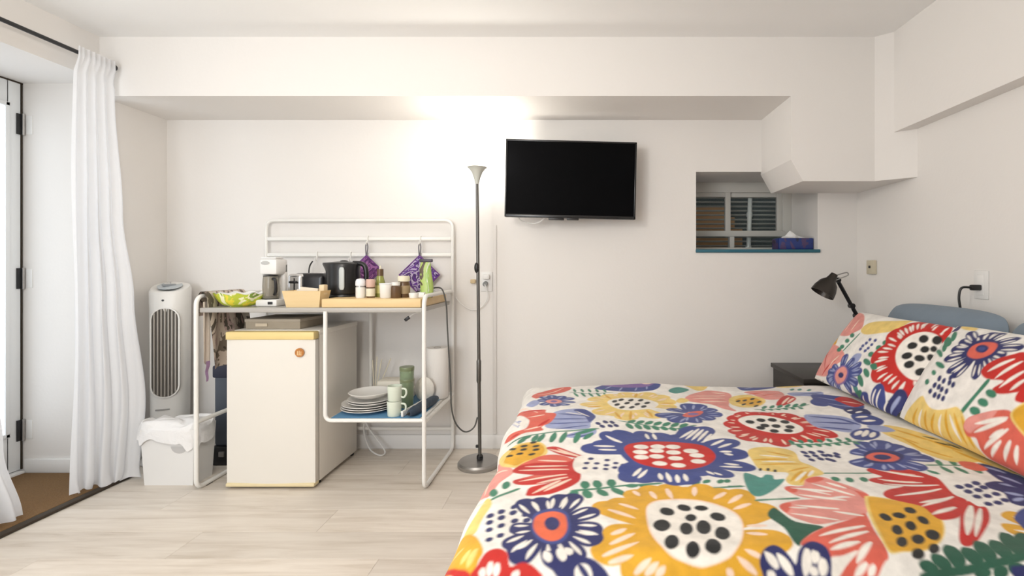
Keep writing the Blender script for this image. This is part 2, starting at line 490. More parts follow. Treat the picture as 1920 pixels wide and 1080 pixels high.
# @@SURF
def duvet_surface(u, v):
    """cloth laid over the mattress: u along the bed (x), v across it (y), metres of cloth"""
    uL, rL, vF, rF, vN, rN, top = -0.195, 0.08, 2.425, 0.075, 1.02, 0.08, 0.525
    def fold(e, r):
        e = np.maximum(e, 0.0)
        th = np.minimum(e / r, np.pi / 2)
        run = r * np.sin(th)
        drop = r * (1 - np.cos(th)) + np.maximum(e - r * np.pi / 2, 0.0)
        return run, drop
    rx, dx = fold(uL - u, rL)
    ryf, dyf = fold(v - vF, rF)
    ryn, dyn = fold(vN - v, rN)
    x = np.maximum(u, uL) - rx
    y = np.clip(v, vN, vF) + ryf - ryn
    dy = dyf + dyn
    drop = (dx ** 4 + dy ** 4) ** 0.25
    hang = np.clip(drop / 0.30, 0, 1)
    x = x - 0.022 * np.clip(dx / .25, 0, 1) * (np.sin(v * 15.0) + 0.6 * np.sin(v * 27 + 1))
    y = y + np.where(dyf > 0, 1, -1) * 0.02 * np.clip(dy / .25, 0, 1) * (np.sin(u * 13.0) + .5 * np.sin(u * 31))
    flat = 1 - np.clip(drop / 0.08, 0, 1)
    puff = (0.006 * np.sin(u * 6.1 + 1.3 * np.sin(v * 4.0)) + 0.005 * np.sin(v * 7.3 + 0.9 * np.sin(u * 5.0)) + 0.003 * np.sin(u * 17 + v * 11)
            + 0.0025 * np.sin(u * 9 - v * 21 + np.sin(u * 7)))
    ridge = 0.018 * np.exp(-((u - 1.16 - 0.03 * np.sin(v * 5)) / 0.05) ** 2) * (0.5 + 0.5 * np.sin(v * 9 + 1))
    x = x + 0.010 * np.sin(v * 9.0 + .7) * np.clip(rx / rL, 0, 1)
    z = top - drop + (puff + ridge * 0.6) * flat
    z = np.maximum(z, 0.05)
    return x, y, z

PILLOWS = {  # bottom edge (x,z), top edge (x,z), y range, front bulge, back bulge
    'far': dict(b=(1.165, .540), t=(1.40, .885), y0=2.50, y1=1.825, F=.065, B=.055, ear=.050),
    'near': dict(b=(1.175, .540), t=(1.402, .893), y0=1.855, y1=1.165, F=.070, B=.055, ear=.035),
    'bluefar': dict(b=(1.45, .56), t=(1.560, .932), y0=2.47, y1=1.785, F=.072, B=.066, ear=-.02, rc=.10),
    'bluenear': dict(b=(1.45, .56), t=(1.56, .925), y0=1.775, y1=1.10, F=.072, B=.066, ear=-.02, rc=.10),
}
def pillow_surface(key, s, t, side=1):
    """s along the pillow (0 = far end), t from bottom seam to top seam; side 1 = front, -1 = back"""
    p = PILLOWS[key]
    S, T = 2 * s - 1, 2 * t - 1
    L = abs(p['y0'] - p['y1'])
    yc = (p['y0'] + p['y1']) / 2
    W = np.hypot(p['t'][0] - p['b'][0], p['t'][1] - p['b'][1])
    ear = p['ear']
    yy = yc - (L / 2) * S * (1 - ear * (1 - T * T) * np.abs(S) ** 3)
    Tm = T * (1 - ear * 1.2 * (1 - S * S) * np.abs(T) ** 3)
    rc = p.get('rc', .05) * (S * T) ** 4
    Tm = Tm * (1 - rc); yy = yc + (yy - yc) * (1 - rc)
    tt = (Tm + 1) / 2
    f = ((1 - np.abs(S) ** 3.2) * (1 - np.abs(T) ** 3.2))
    f = np.maximum(f, 0) ** 0.62
    f = f * (1 + 0.10 * np.sin(5 * S + 3 * T) * (1 - T * T)) - 0.06 * np.exp(-((np.abs(S) - .88) / .08) ** 2) * (1 + np.sin(17 * T + S)) * 0.5 * f
    nx, nz = -(p['t'][1] - p['b'][1]) / W, (p['t'][0] - p['b'][0]) / W
    h = (p['F'] if side > 0 else -p['B']) * f
    x = p['b'][0] + (p['t'][0] - p['b'][0]) * tt + nx * h
    z = p['b'][1] + (p['t'][1] - p['b'][1]) * tt + nz * h
    return x, yy, z
# @@ENDSURF

INK = {  # cloth inks, linear
    'n': (0.024, 0.028, 0.125), 'b': (0.048, 0.068, 0.245), 'l': (0.33, 0.37, 0.58), 'r': (0.54, 0.022, 0.016), 'c': (0.68, 0.125, 0.085),
    'p': (0.76, 0.30, 0.26), 'o': (0.74, 0.14, 0.06), 'y': (0.72, 0.38, 0.028), 'w': (0.82, 0.60, 0.19), 'g': (0.045, 0.21, 0.125), 'd': (0.022, 0.10, 0.062),
    't': (0.07, 0.27, 0.23), 'k': (0.015, 0.016, 0.016), 'e': (0.88, 0.83, 0.76), 's': (0.90, 0.68, 0.55), 'v': (0.22, 0.13, 0.34),
}
PRINT_DUVET = """w480,2495,566,2501,642,2498,611,2412,564,2367,528,2413;
w985,2513,1061,2501,1137,2502,1074,2424,960,2425;
t412,2326,444,2380,485,2402,519,2371,468,2297,430,2281;
k552,2505,585,2503,585,2497,551,2499;
n652,2446,644,2446,640,2448,656,2498,664,2497,655,2448;
n677,2445,669,2445,665,2448,682,2499,691,2499,680,2446;
n700,2445,692,2445,688,2448,707,2501,715,2502,703,2447;
n720,2443,713,2444,708,2446,729,2504,737,2504,724,2446;
n744,2444,736,2444,745,2488,754,2509,763,2511,748,2446;
b780,2517,855,2540,932,2537,963,2445,902,2394,816,2345,766,2354,767,2442;
n866,2543,905,2545,935,2533,872,2438,840,2438;
l801,2522,809,2501,815,2472,818,2443,816,2438,812,2443,805,2471,801,2500;
l786,2387,799,2403,820,2421,843,2437,849,2438,847,2433,827,2414,804,2396;
l890,2438,903,2443,922,2447,940,2446,944,2444,941,2441,923,2437,904,2435;
p459,2191,544,2322,612,2379,681,2340,689,2261,624,2088,623,1983,589,2024,557,2108,501,2139;
s507,2238,545,2252,599,2267,653,2277,663,2276,654,2270,602,2255,547,2243;
s496,2190,533,2203,586,2216,638,2225,648,2224,639,2219,589,2205,535,2194;
s520,2150,549,2157,590,2162,630,2162,637,2159,630,2156,591,2150,549,2147;
s619,2339,635,2337,654,2328,671,2317,673,2312,668,2311,649,2318,630,2328;
w417,2169,449,2204,475,2171,449,2143,421,2145;
p761,2313,836,2336,938,2348,923,2246,871,2159,813,2181,788,2263;
c754,2265,775,2277,806,2290,837,2299,844,2299,839,2294,810,2280,778,2270;
c818,2240,839,2255,871,2273,903,2287,909,2287,905,2282,875,2264,843,2248;
w656,2195,701,2260,767,2264,807,2210,799,2143,738,2062,672,2042,642,2107;
y683,2190,735,2232,779,2214,788,2148,738,2086,692,2101;
k704,2184,695,2168,681,2157,677,2165,688,2184,701,2192;
k736,2192,727,2178,714,2170,711,2179,720,2193,733,2200;
k775,2207,766,2194,753,2188,750,2196,759,2211,772,2216;
k710,2126,699,2107,684,2093,683,2105,694,2125,708,2136;
k748,2144,738,2126,724,2117,723,2128,733,2145,746,2152;
k785,2156,776,2140,764,2135,761,2145,771,2160,783,2166;
k748,2084,736,2064,722,2053,720,2064,732,2085,746,2095;
r868,2163,932,2238,933,2151,896,2094,840,2055,815,2070;
s839,2069,853,2098,879,2135,906,2169,914,2173,912,2165,888,2128,861,2092;
s867,2081,878,2102,897,2128,919,2151,925,2153,924,2146,907,2120,885,2096;
g710,2000,815,2018,930,2051,932,2044,817,2010,711,1992;
g737,2008,739,2026,749,2047,764,2065,771,2066,773,2060,765,2038,752,2019;
g727,2001,735,1997,739,1989,738,1980,734,1977,728,1977,722,1984,722,1993;
g771,2017,773,2033,783,2052,798,2067,804,2067,806,2062,798,2042,785,2025;
g761,2011,770,2007,774,1999,772,1990,767,1987,762,1987,756,1994,756,2003;
g804,2023,806,2038,816,2054,830,2066,836,2066,838,2060,831,2043,818,2029;
g795,2017,803,2014,807,2006,805,1997,800,1995,795,1995,789,2001,789,2010;
g836,2027,839,2041,849,2055,863,2066,869,2065,871,2060,863,2044,850,2032;
g827,2023,836,2019,840,2012,838,2003,833,2000,828,2000,822,2007,822,2016;
g868,2029,872,2043,882,2057,897,2067,902,2066,904,2060,895,2045,882,2033;
g859,2026,868,2022,871,2014,869,2006,865,2003,860,2003,854,2010,854,2018;
g900,2030,904,2045,916,2060,931,2071,937,2070,939,2064,929,2048,915,2035;
g891,2029,900,2024,903,2017,901,2008,896,2006,891,2006,886,2013,886,2021;
t1027,2384,1015,2368,1002,2362,1001,2375,1012,2390,1025,2395;
t1058,2374,1046,2356,1034,2354,1034,2368,1045,2383,1058,2388;
t1088,2341,1076,2324,1065,2323,1066,2340,1079,2356,1090,2358;
l961,2306,1027,2317,1098,2264,1057,2180,997,2203,945,2209;
b958,2259,978,2265,1006,2269,1034,2269,1039,2267,1034,2263,1007,2257,979,2256;
b1010,2279,1032,2276,1061,2267,1087,2254,1091,2249,1085,2247,1056,2255,1029,2267;
b965,2088,1018,2151,1063,2132,1011,2029,965,2039;
c-222,2258,-155,2391,-61,2446,-50,2370,-146,2246,-192,2158;
s-190,2241,-166,2289,-128,2354,-89,2415,-81,2425,-86,2413,-121,2350,-160,2286;
b66,2350,113,2438,174,2489,365,2445,389,2409,341,2337,218,2319,126,2327;
v102,2438,221,2446,356,2446,319,2389,224,2386,150,2398;
s180,2487,165,2441,139,2439,130,2505,143,2512,169,2506;
s236,2446,222,2445,198,2443,188,2485,202,2499,228,2494;
s304,2446,290,2441,266,2445,253,2446,271,2491,296,2486;
s352,2446,337,2425,312,2426,302,2444,318,2477,344,2476;
l118,2354,123,2369,134,2388,146,2404,150,2406,150,2402,141,2383,129,2366;
l182,2331,184,2346,189,2366,197,2384,201,2387,202,2383,197,2363,190,2344;
l257,2338,258,2350,262,2366,268,2381,271,2383,272,2380,269,2364,264,2348;
l314,2353,313,2364,314,2378,318,2392,320,2394,322,2391,322,2377,319,2363;
g-39,2309,50,2266,141,2296,143,2291,50,2260,-41,2303;
g-30,2294,-20,2278,-11,2254,-7,2230,-10,2225,-15,2228,-25,2251,-30,2275;
g-22,2301,-30,2320,-34,2347,-34,2374,-31,2379,-27,2375,-21,2348,-19,2321;
g4,2288,14,2273,22,2250,25,2227,23,2222,18,2225,9,2246,3,2270;
g14,2292,6,2308,1,2331,1,2353,5,2358,9,2354,15,2332,17,2309;
g38,2282,48,2268,56,2245,60,2222,58,2217,53,2219,43,2241,38,2264;
g48,2288,40,2302,35,2322,36,2342,39,2346,43,2343,49,2324,51,2303;
g74,2281,83,2264,90,2240,93,2215,90,2210,85,2213,77,2237,72,2262;
g82,2287,74,2300,70,2319,71,2338,74,2342,78,2339,84,2321,86,2302;
g107,2283,116,2263,123,2235,125,2207,122,2202,117,2206,109,2233,105,2261;
g118,2291,110,2304,106,2323,107,2342,110,2346,114,2343,120,2325,121,2306;
b-137,2111,-163,2106,-180,2109,-186,2121,-186,2132,-182,2143,-171,2152,-154,2149,-132,2134;
b-140,2134,-168,2157,-181,2178,-178,2194,-170,2202,-159,2206,-144,2201,-131,2181,-121,2146;
b-132,2151,-146,2196,-149,2229,-141,2245,-129,2250,-118,2247,-106,2233,-103,2200,-109,2153;
b-117,2153,-112,2197,-101,2227,-86,2237,-74,2237,-65,2229,-60,2212,-71,2182,-96,2145;
b-104,2149,-80,2186,-58,2208,-41,2210,-30,2205,-25,2194,-28,2176,-50,2155,-88,2133;
b-93,2131,-58,2140,-34,2140,-22,2129,-19,2118,-22,2106,-34,2096,-59,2097,-93,2108;
b-92,2105,-60,2082,-43,2060,-43,2044,-50,2034,-61,2029,-77,2033,-94,2055,-110,2091;
b-101,2095,-84,2061,-79,2035,-87,2020,-98,2015,-110,2016,-122,2027,-127,2053,-124,2091;
b-118,2097,-123,2069,-133,2052,-147,2050,-158,2054,-167,2062,-171,2075,-160,2091,-138,2109;
l-148,2125,-158,2123,-171,2124,-179,2131,-169,2134,-157,2131;
l-141,2157,-152,2166,-162,2180,-165,2194,-153,2185,-145,2170;
l-123,2178,-129,2196,-132,2219,-128,2237,-122,2220,-121,2196;
l-98,2172,-96,2189,-89,2211,-78,2225,-80,2207,-88,2187;
l-78,2158,-69,2172,-54,2188,-39,2196,-47,2181,-64,2166;
l-73,2119,-60,2123,-42,2123,-29,2118,-42,2113,-60,2115;
l-87,2081,-75,2072,-62,2057,-57,2043,-70,2051,-81,2067;
l-109,2072,-102,2059,-98,2040,-100,2025,-108,2039,-110,2058;
l-136,2090,-138,2079,-144,2067,-154,2060,-153,2072,-145,2083;
p-78,2127,-86,2093,-110,2078,-135,2091,-147,2115,-138,2141,-114,2158,-90,2155;
v-98,2123,-102,2109,-110,2100,-122,2105,-127,2115,-124,2130,-114,2138,-102,2134;
l-232,2098,-190,2133,-170,2088,-198,2039;
w166,2058,92,2025,37,2018,8,2035,-2,2058,1,2082,25,2107,79,2115,159,2105;
w160,2094,86,2112,41,2138,30,2169,36,2192,53,2210,86,2216,131,2190,184,2135;
w171,2118,117,2164,91,2205,97,2236,114,2254,137,2262,168,2253,194,2212,212,2143;
w194,2144,172,2221,172,2275,194,2302,218,2308,241,2302,263,2275,263,2221,241,2144;
w223,2154,242,2239,270,2293,302,2310,326,2305,344,2288,350,2253,323,2199,266,2132;
w244,2146,290,2217,333,2257,369,2260,390,2247,401,2225,394,2190,351,2151,276,2111;
w256,2132,316,2182,364,2204,396,2195,412,2176,416,2152,401,2122,353,2100,276,2089;
w264,2114,330,2136,377,2137,400,2116,406,2093,401,2069,379,2047,332,2046,265,2066;
w259,2042,306,1971,325,1916,314,1882,294,1868,269,1867,240,1886,221,1942,214,2026;
w248,2041,279,1973,285,1921,268,1894,245,1885,221,1888,196,1909,189,1960,201,2035;
w228,2022,231,1931,218,1869,191,1844,166,1841,144,1854,130,1888,142,1950,181,2032;
w215,2032,200,1958,176,1912,146,1900,122,1906,104,1922,96,1954,120,2000,172,2054;
w194,2032,154,1960,114,1919,80,1915,58,1926,46,1948,50,1982,89,2023,161,2065;
s74,2088,58,2084,37,2083,21,2087,37,2093,58,2092;
s79,2049,65,2041,45,2035,29,2036,43,2045,63,2049;
s111,2172,96,2178,80,2189,72,2202,86,2197,101,2184;
s91,2138,76,2140,57,2147,46,2157,61,2156,79,2148;
s168,2205,158,2216,150,2233,149,2247,159,2237,166,2219;
s134,2184,122,2192,110,2206,105,2220,117,2212,129,2198;
s237,2230,235,2246,237,2266,244,2281,247,2265,243,2245;
s198,2230,192,2245,188,2265,191,2281,198,2266,200,2246;
s305,2219,311,2236,323,2255,336,2267,331,2250,318,2231;
s270,2237,272,2254,279,2276,289,2290,288,2273,279,2251;
s341,2176,352,2189,370,2203,386,2208,376,2195,357,2182;
s315,2205,323,2220,336,2237,351,2247,344,2231,329,2215;
s350,2127,364,2135,383,2142,399,2141,385,2132,366,2127;
s334,2163,345,2174,362,2185,377,2189,367,2177,349,2167;
s339,2072,353,2074,371,2073,383,2066,369,2063,352,2066;
s338,2111,351,2117,368,2121,382,2119,370,2111,352,2109;
s248,1941,256,1925,261,1904,260,1887,252,1902,248,1924;
s285,1954,296,1940,307,1921,309,1904,298,1917,289,1937;
s216,1955,220,1941,221,1921,216,1907,211,1921,212,1941;
s254,1961,262,1948,268,1929,267,1914,259,1926,254,1945;
s165,1934,163,1916,157,1893,147,1877,148,1896,156,1918;
s204,1926,206,1908,205,1884,198,1867,195,1885,198,1909;
s139,1980,134,1966,123,1950,111,1941,115,1955,127,1971;
s173,1962,172,1947,167,1928,157,1916,157,1932,165,1950;
s101,1998,91,1985,75,1971,59,1965,69,1979,86,1991;
s129,1971,122,1956,110,1938,96,1928,102,1944,116,1961;
y138,1969,147,1943,153,1904,155,1867,153,1860,149,1866,141,1903,137,1941;
y202,1981,203,1948,198,1901,189,1857,185,1849,183,1857,186,1903,193,1949;
y266,1994,273,1967,277,1929,277,1891,274,1884,270,1891,265,1928,263,1966;
y86,2041,74,2030,55,2020,35,2014,30,2015,32,2020,50,2031,70,2039;
y344,2130,357,2137,377,2141,397,2141,400,2138,398,2134,379,2129,359,2127;
y241,2187,241,2215,247,2252,257,2287,261,2292,263,2286,259,2249,251,2213;
y134,2146,124,2167,115,2198,110,2228,112,2234,117,2230,127,2200,133,2169;
e114,2098,150,2154,241,2187,306,2164,333,2114,286,2025,202,1992,142,2024;
k158,2116,152,2098,139,2091,134,2102,140,2122,154,2128;
k189,2145,182,2124,168,2114,162,2126,170,2148,182,2157;
k231,2148,223,2124,210,2114,204,2124,211,2145,226,2161;
k276,2164,267,2139,254,2127,247,2136,256,2160,270,2174;
k299,2127,290,2105,276,2092,270,2101,278,2123,293,2137;
k166,2073,159,2056,146,2049,141,2059,147,2075,159,2083;
k210,2097,202,2078,189,2070,183,2079,190,2097,203,2106;
k252,2093,245,2073,231,2062,226,2072,233,2092,246,2102;
k224,2042,217,2025,205,2017,198,2025,206,2044,218,2052;
k276,2064,267,2041,254,2031,249,2042,257,2064,270,2074;
k183,2039,177,2023,164,2016,158,2025,165,2041,178,2048;
b413,1933,368,1891,329,1872,303,1877,290,1892,286,1911,297,1935,335,1955,396,1967;
b410,1977,370,1995,350,2016,353,2037,364,2053,380,2063,402,2065,422,2044,437,2003;
b429,2012,419,2072,423,2113,442,2130,461,2133,480,2126,494,2105,490,2064,466,2008;
b443,2014,451,2073,468,2110,491,2121,511,2118,526,2106,533,2081,516,2044,477,1999;
b459,2004,487,2045,513,2065,536,2060,551,2047,558,2030,555,2007,529,1987,481,1974;
b475,1983,519,1993,548,1988,559,1970,559,1950,553,1933,536,1918,507,1923,469,1946;
b473,1955,506,1931,520,1908,512,1888,497,1876,479,1870,458,1872,445,1896,440,1937;
b453,1930,459,1876,451,1840,430,1827,411,1827,394,1835,381,1856,389,1892,417,1938;
b432,1923,409,1863,383,1827,357,1820,339,1827,327,1842,325,1869,352,1905,402,1945;
l356,1943,341,1932,318,1922,300,1920,315,1931,338,1939;
l370,1915,357,1902,336,1889,319,1883,332,1896,353,1909;
l413,2024,403,2031,393,2044,389,2057,400,2049,409,2036;
l391,2002,379,2007,366,2017,359,2028,371,2024,383,2013;
l468,2053,468,2071,472,2094,480,2111,481,2092,475,2070;
l437,2057,434,2074,434,2098,439,2115,443,2097,441,2074;
l492,2041,498,2057,508,2078,521,2091,516,2074,504,2054;
l464,2053,467,2071,473,2093,483,2108,482,2090,473,2069;
l508,1998,519,2008,535,2018,549,2021,539,2010,522,2002;
l490,2023,498,2035,512,2048,525,2054,518,2042,503,2030;
l501,1944,514,1944,531,1940,541,1932,528,1932,512,1937;
l506,1975,519,1978,536,1978,548,1973,535,1969,519,1971;
l458,1913,466,1904,472,1890,472,1877,464,1886,459,1901;
l485,1928,495,1922,505,1910,508,1898,498,1904,489,1917;
l411,1898,410,1882,404,1862,395,1849,395,1865,403,1885;
l441,1891,443,1875,441,1855,435,1840,432,1856,436,1876;
l376,1904,366,1887,351,1868,335,1856,344,1874,361,1892;
l401,1886,394,1868,382,1846,368,1832,374,1851,388,1872;
c394,1911,428,1991,480,2023,496,2007,471,1952,424,1901;
v468,1965,457,1947,439,1935,425,1939,423,1957,434,1981,452,1991,466,1984;
g151,1832,241,1798,334,1768,411,1804,414,1796,334,1760,238,1790,149,1825;
g174,1808,173,1824,181,1840,196,1851,203,1850,206,1844,201,1827,189,1813;
g170,1808,182,1796,189,1776,188,1756,182,1751,175,1753,165,1771,163,1792;
g205,1806,205,1821,213,1836,227,1846,234,1844,238,1838,232,1821,220,1809;
g201,1805,214,1795,220,1777,219,1758,213,1753,206,1755,197,1772,195,1790;
g236,1802,236,1817,245,1831,259,1841,266,1839,270,1832,263,1816,251,1805;
g232,1802,244,1792,251,1776,249,1758,243,1754,236,1755,227,1770,226,1788;
g266,1795,267,1811,276,1826,291,1835,298,1833,301,1826,294,1810,282,1799;
g263,1795,275,1787,281,1772,280,1756,274,1752,267,1753,258,1766,256,1782;
g297,1789,298,1805,307,1819,322,1829,328,1827,332,1820,325,1804,312,1792;
g293,1789,305,1782,311,1769,310,1754,304,1750,297,1750,288,1762,287,1777;
g326,1781,327,1797,337,1813,352,1823,359,1821,362,1815,355,1798,342,1785;
g323,1781,335,1775,341,1762,339,1748,334,1744,327,1745,318,1756,316,1769;
g356,1774,357,1791,367,1808,383,1819,390,1818,394,1811,386,1793,372,1779;
g353,1773,365,1767,370,1756,369,1743,363,1739,356,1739,347,1749,346,1762;
n74,1780,68,1772,58,1780,54,1799,62,1808,71,1798;
n102,1800,94,1790,84,1798,82,1819,88,1830,98,1819;
n126,1799,118,1788,110,1796,106,1815,114,1827,122,1816;
n88,1752,81,1745,71,1752,68,1768,74,1775,85,1767;
n116,1758,110,1751,99,1756,97,1772,102,1780,113,1774;
n138,1767,130,1757,121,1764,118,1779,125,1789,134,1782;
l-129,1810,-113,1914,-66,1961,14,1979,58,1898,38,1800,32,1748,-17,1748,-73,1773;
b-119,1833,-78,1831,-22,1824,32,1815,41,1810,31,1809,-24,1815,-79,1823;
b-87,1779,-58,1781,-19,1780,19,1776,26,1773,19,1771,-19,1770,-59,1773;
b-86,1917,-53,1914,-8,1905,35,1894,42,1889,34,1888,-10,1896,-55,1906;
b-122,1872,-82,1871,-28,1866,25,1857,34,1853,24,1851,-29,1856,-83,1863;
b-26,1958,18,1979,58,1897,34,1813,16,1896;
e-56,1928,-40,1927,-18,1921,2,1913,5,1910,1,1909,-20,1913,-42,1920;
e-18,1949,-3,1936,16,1915,33,1893,34,1888,29,1890,10,1910,-7,1932;
l-57,1700,-2,1730,53,1735,46,1690,-16,1676;
b-50,1698,-29,1708,2,1717,32,1723,38,1722,34,1718,5,1708,-27,1700;
b-22,1680,-6,1688,17,1696,40,1700,45,1698,42,1695,20,1686,-4,1681;
c-298,2106,-220,2006,-142,1981,-134,1940,-93,1917,-108,1846,-140,1808,-134,1775,-192,1756,-235,1706,-267,1722,-254,1772,-201,1787,-190,1856,-207,1904;
s-318,2178,-277,2123,-223,2044,-174,1966,-167,1951,-178,1963,-231,2039,-284,2119;
s-201,1902,-186,1909,-165,1916,-143,1919,-138,1917,-141,1913,-162,1906,-185,1902;
s-200,1778,-188,1791,-168,1805,-148,1815,-143,1815,-145,1810,-163,1796,-184,1784;
r-155,1809,-150,1828,-138,1850,-122,1868,-116,1870,-115,1864,-125,1841,-140,1821;
r-243,1725,-240,1736,-231,1747,-219,1754,-214,1752,-213,1747,-220,1735,-232,1727;
r-234,1996,-211,1996,-181,1991,-154,1980,-150,1974,-156,1971,-185,1975,-214,1984;
e-197,1857,-199,1825,-214,1811,-317,2035,-261,1910,-262,1949,-234,1922,-209,1888;
l-227,1866,-230,1862,-324,2099,-246,1886,-299,2035,-233,1879;
l-220,1830,-223,1824,-231,1828,-317,2042,-234,1843,-225,1838;
l-219,1871,-222,1865,-230,1871,-237,1884,-233,1889,-224,1881;
g-242,1669,-174,1734,-91,1756,-19,1743,57,1743,57,1733,-20,1733,-90,1746,-169,1726,-235,1662;
g-172,1730,-170,1715,-176,1698,-189,1686,-196,1686,-200,1692,-196,1709,-185,1723;
g-149,1738,-143,1716,-144,1688,-152,1661,-158,1657,-164,1662,-166,1690,-160,1718;
g-126,1743,-121,1719,-125,1687,-135,1657,-142,1652,-147,1659,-146,1691,-139,1722;
g-88,1746,-81,1721,-82,1688,-91,1656,-97,1651,-103,1657,-104,1690,-99,1723;
g-49,1737,-45,1713,-49,1681,-59,1651,-66,1646,-71,1653,-70,1685,-62,1716;
g-2,1722,2,1700,-1,1671,-12,1645,-18,1641,-23,1647,-23,1675,-15,1703;
g44,1708,43,1692,34,1675,19,1663,12,1664,9,1670,16,1688,29,1702;
g54,1733,39,1718,14,1706,-12,1702,-19,1706,-17,1713,6,1727,32,1735;
g-187,1713,-183,1693,-187,1667,-198,1644,-205,1641,-210,1647,-209,1672,-200,1697;
p-291,1350,-323,1622,-205,1457,-191,1415,-221,1344,-235,1259,-329,1363;
s-253,1297,-268,1352,-285,1431,-298,1507,-298,1521,-292,1508,-275,1433,-260,1354;
s-311,1489,-285,1480,-250,1464,-218,1445,-213,1440,-220,1440,-255,1455,-288,1473;
w-294,1614,-237,1609,-198,1644,-137,1657,-105,1594,-112,1540,-158,1492,-189,1453,-246,1495;
y-246,1526,-221,1591,-189,1633,-139,1643,-114,1592,-126,1537,-166,1500,-195,1469;
k-144,1658,-148,1646,-159,1639,-167,1646,-162,1658,-150,1664;
k-171,1622,-175,1610,-186,1604,-194,1610,-190,1622,-178,1628;
k-133,1623,-137,1611,-148,1606,-155,1610,-151,1621,-139,1627;
k-170,1591,-174,1580,-185,1575,-191,1579,-188,1590,-177,1596;
k-130,1593,-134,1582,-146,1576,-152,1580,-148,1592,-137,1597;
k-178,1557,-182,1547,-194,1543,-201,1547,-196,1556,-185,1561;
k-140,1556,-145,1546,-155,1540,-162,1544,-158,1553,-147,1559;
k-210,1543,-215,1537,-231,1545,-243,1563,-236,1563,-219,1553;
k-206,1596,-211,1587,-225,1594,-235,1611,-229,1615,-215,1606;
r-110,1603,-79,1616,-33,1584,10,1544,6,1527,-39,1544,-77,1568;
c-150,1509,-113,1546,-62,1554,-20,1516,-19,1451,-25,1369,-97,1329,-154,1322,-181,1340,-168,1366,-129,1396,-191,1419,-181,1467;
r-192,1421,-177,1467,-126,1488,-38,1497,-17,1526,2,1384,-18,1324,-69,1276,-107,1264,-136,1262,-138,1279,-130,1308,-82,1335,-34,1376,-88,1336,-154,1322,-181,1340,-168,1366,-68,1380,-128,1390;
s-102,1596,-77,1590,-44,1575,-14,1558,-10,1552,-17,1552,-49,1564,-81,1581;
s-74,1601,-53,1590,-27,1570,-4,1548,-2,1542,-9,1543,-35,1561,-59,1582;
s-177,1433,-141,1437,-91,1437,-42,1434,-33,1430,-42,1427,-91,1425,-141,1427;
s-162,1460,-131,1465,-87,1467,-45,1465,-37,1462,-45,1459,-87,1455,-131,1455;
s-166,1347,-135,1363,-91,1379,-47,1391,-38,1391,-45,1385,-87,1368,-132,1354;
s-123,1273,-109,1295,-86,1323,-60,1347,-54,1349,-55,1343,-77,1315,-102,1289;
s-94,1286,-80,1308,-57,1334,-31,1358,-25,1360,-27,1353,-48,1326,-73,1301;
s-128,1508,-106,1512,-76,1512,-47,1507,-42,1504,-47,1501,-77,1500,-107,1502;
s-116,1330,-98,1344,-70,1360,-41,1372,-34,1372,-38,1366,-64,1350,-93,1336;
e35,1470,26,1421,6,1399,-14,1417,-22,1473,-14,1531,7,1550,28,1524;
n28,1483,23,1474,14,1475,10,1484,14,1492,24,1492;
n22,1443,18,1435,9,1434,5,1442,10,1450,18,1451;
n42,1516,37,1509,27,1510,23,1520,28,1528,37,1526;
n58,1476,53,1470,45,1470,40,1479,45,1486,54,1485;
n52,1444,47,1436,39,1436,35,1443,39,1450,48,1451;
n86,1462,81,1456,72,1456,68,1464,73,1470,82,1469;
n82,1438,78,1431,69,1432,65,1438,70,1445,78,1444;
n90,1495,85,1489,76,1490,72,1499,77,1505,86,1503;
n109,1446,104,1440,96,1440,92,1448,97,1453,106,1453;
n114,1472,109,1467,100,1468,97,1474,101,1480,110,1479;
n135,1460,130,1454,122,1455,118,1461,123,1467,131,1466;
g-225,1237,-198,1266,-165,1301,-158,1295,-191,1260,-218,1231;
g-215,1289,-210,1270,-213,1255,-220,1252,-230,1267,-237,1292,-234,1308,-225,1306;
g-190,1340,-186,1320,-190,1302,-197,1294,-204,1302,-208,1323,-206,1342,-198,1349;
g-20,1296,45,1315,119,1341,211,1341,211,1331,121,1331,48,1305,-17,1286;
g-11,1298,-4,1282,-7,1263,-18,1247,-26,1245,-32,1250,-32,1270,-24,1287;
g12,1304,2,1317,0,1334,6,1350,14,1352,21,1349,26,1333,23,1316;
g13,1302,26,1290,32,1271,29,1251,22,1246,15,1248,6,1266,5,1286;
g47,1312,36,1324,33,1342,38,1360,46,1363,53,1360,59,1343,57,1325;
g47,1310,61,1301,71,1284,72,1265,66,1260,58,1260,46,1275,42,1294;
g83,1326,73,1339,72,1356,78,1372,86,1375,93,1372,98,1355,94,1337;
g83,1324,100,1314,113,1295,118,1272,114,1265,106,1265,90,1282,81,1304;
g120,1336,130,1345,142,1346,154,1339,155,1332,152,1325,139,1320,127,1324;
g156,1338,173,1337,191,1327,202,1310,201,1303,193,1299,175,1306,161,1321;
g301,1307,342,1288,420,1298,421,1290,341,1280,298,1299;
g325,1313,326,1324,332,1333,342,1337,347,1335,349,1331,345,1320,336,1314;
g364,1310,363,1321,368,1331,378,1338,383,1336,386,1332,382,1320,374,1312;
g385,1315,382,1325,386,1334,395,1340,400,1339,403,1335,401,1325,395,1317;
g296,1304,296,1315,302,1325,312,1330,317,1329,320,1324,316,1313,307,1305;
y180,1083,95,1120,43,1157,28,1191,34,1212,53,1225,89,1222,141,1185,204,1117;
y187,1092,115,1141,73,1184,66,1219,76,1238,96,1248,130,1240,172,1196,218,1121;
y197,1114,139,1190,110,1251,114,1288,129,1304,152,1306,182,1285,211,1225,235,1132;
y207,1124,164,1212,146,1279,156,1316,174,1329,197,1326,224,1299,241,1233,247,1135;
y219,1128,194,1220,189,1287,206,1320,226,1329,248,1323,269,1292,273,1225,261,1131;
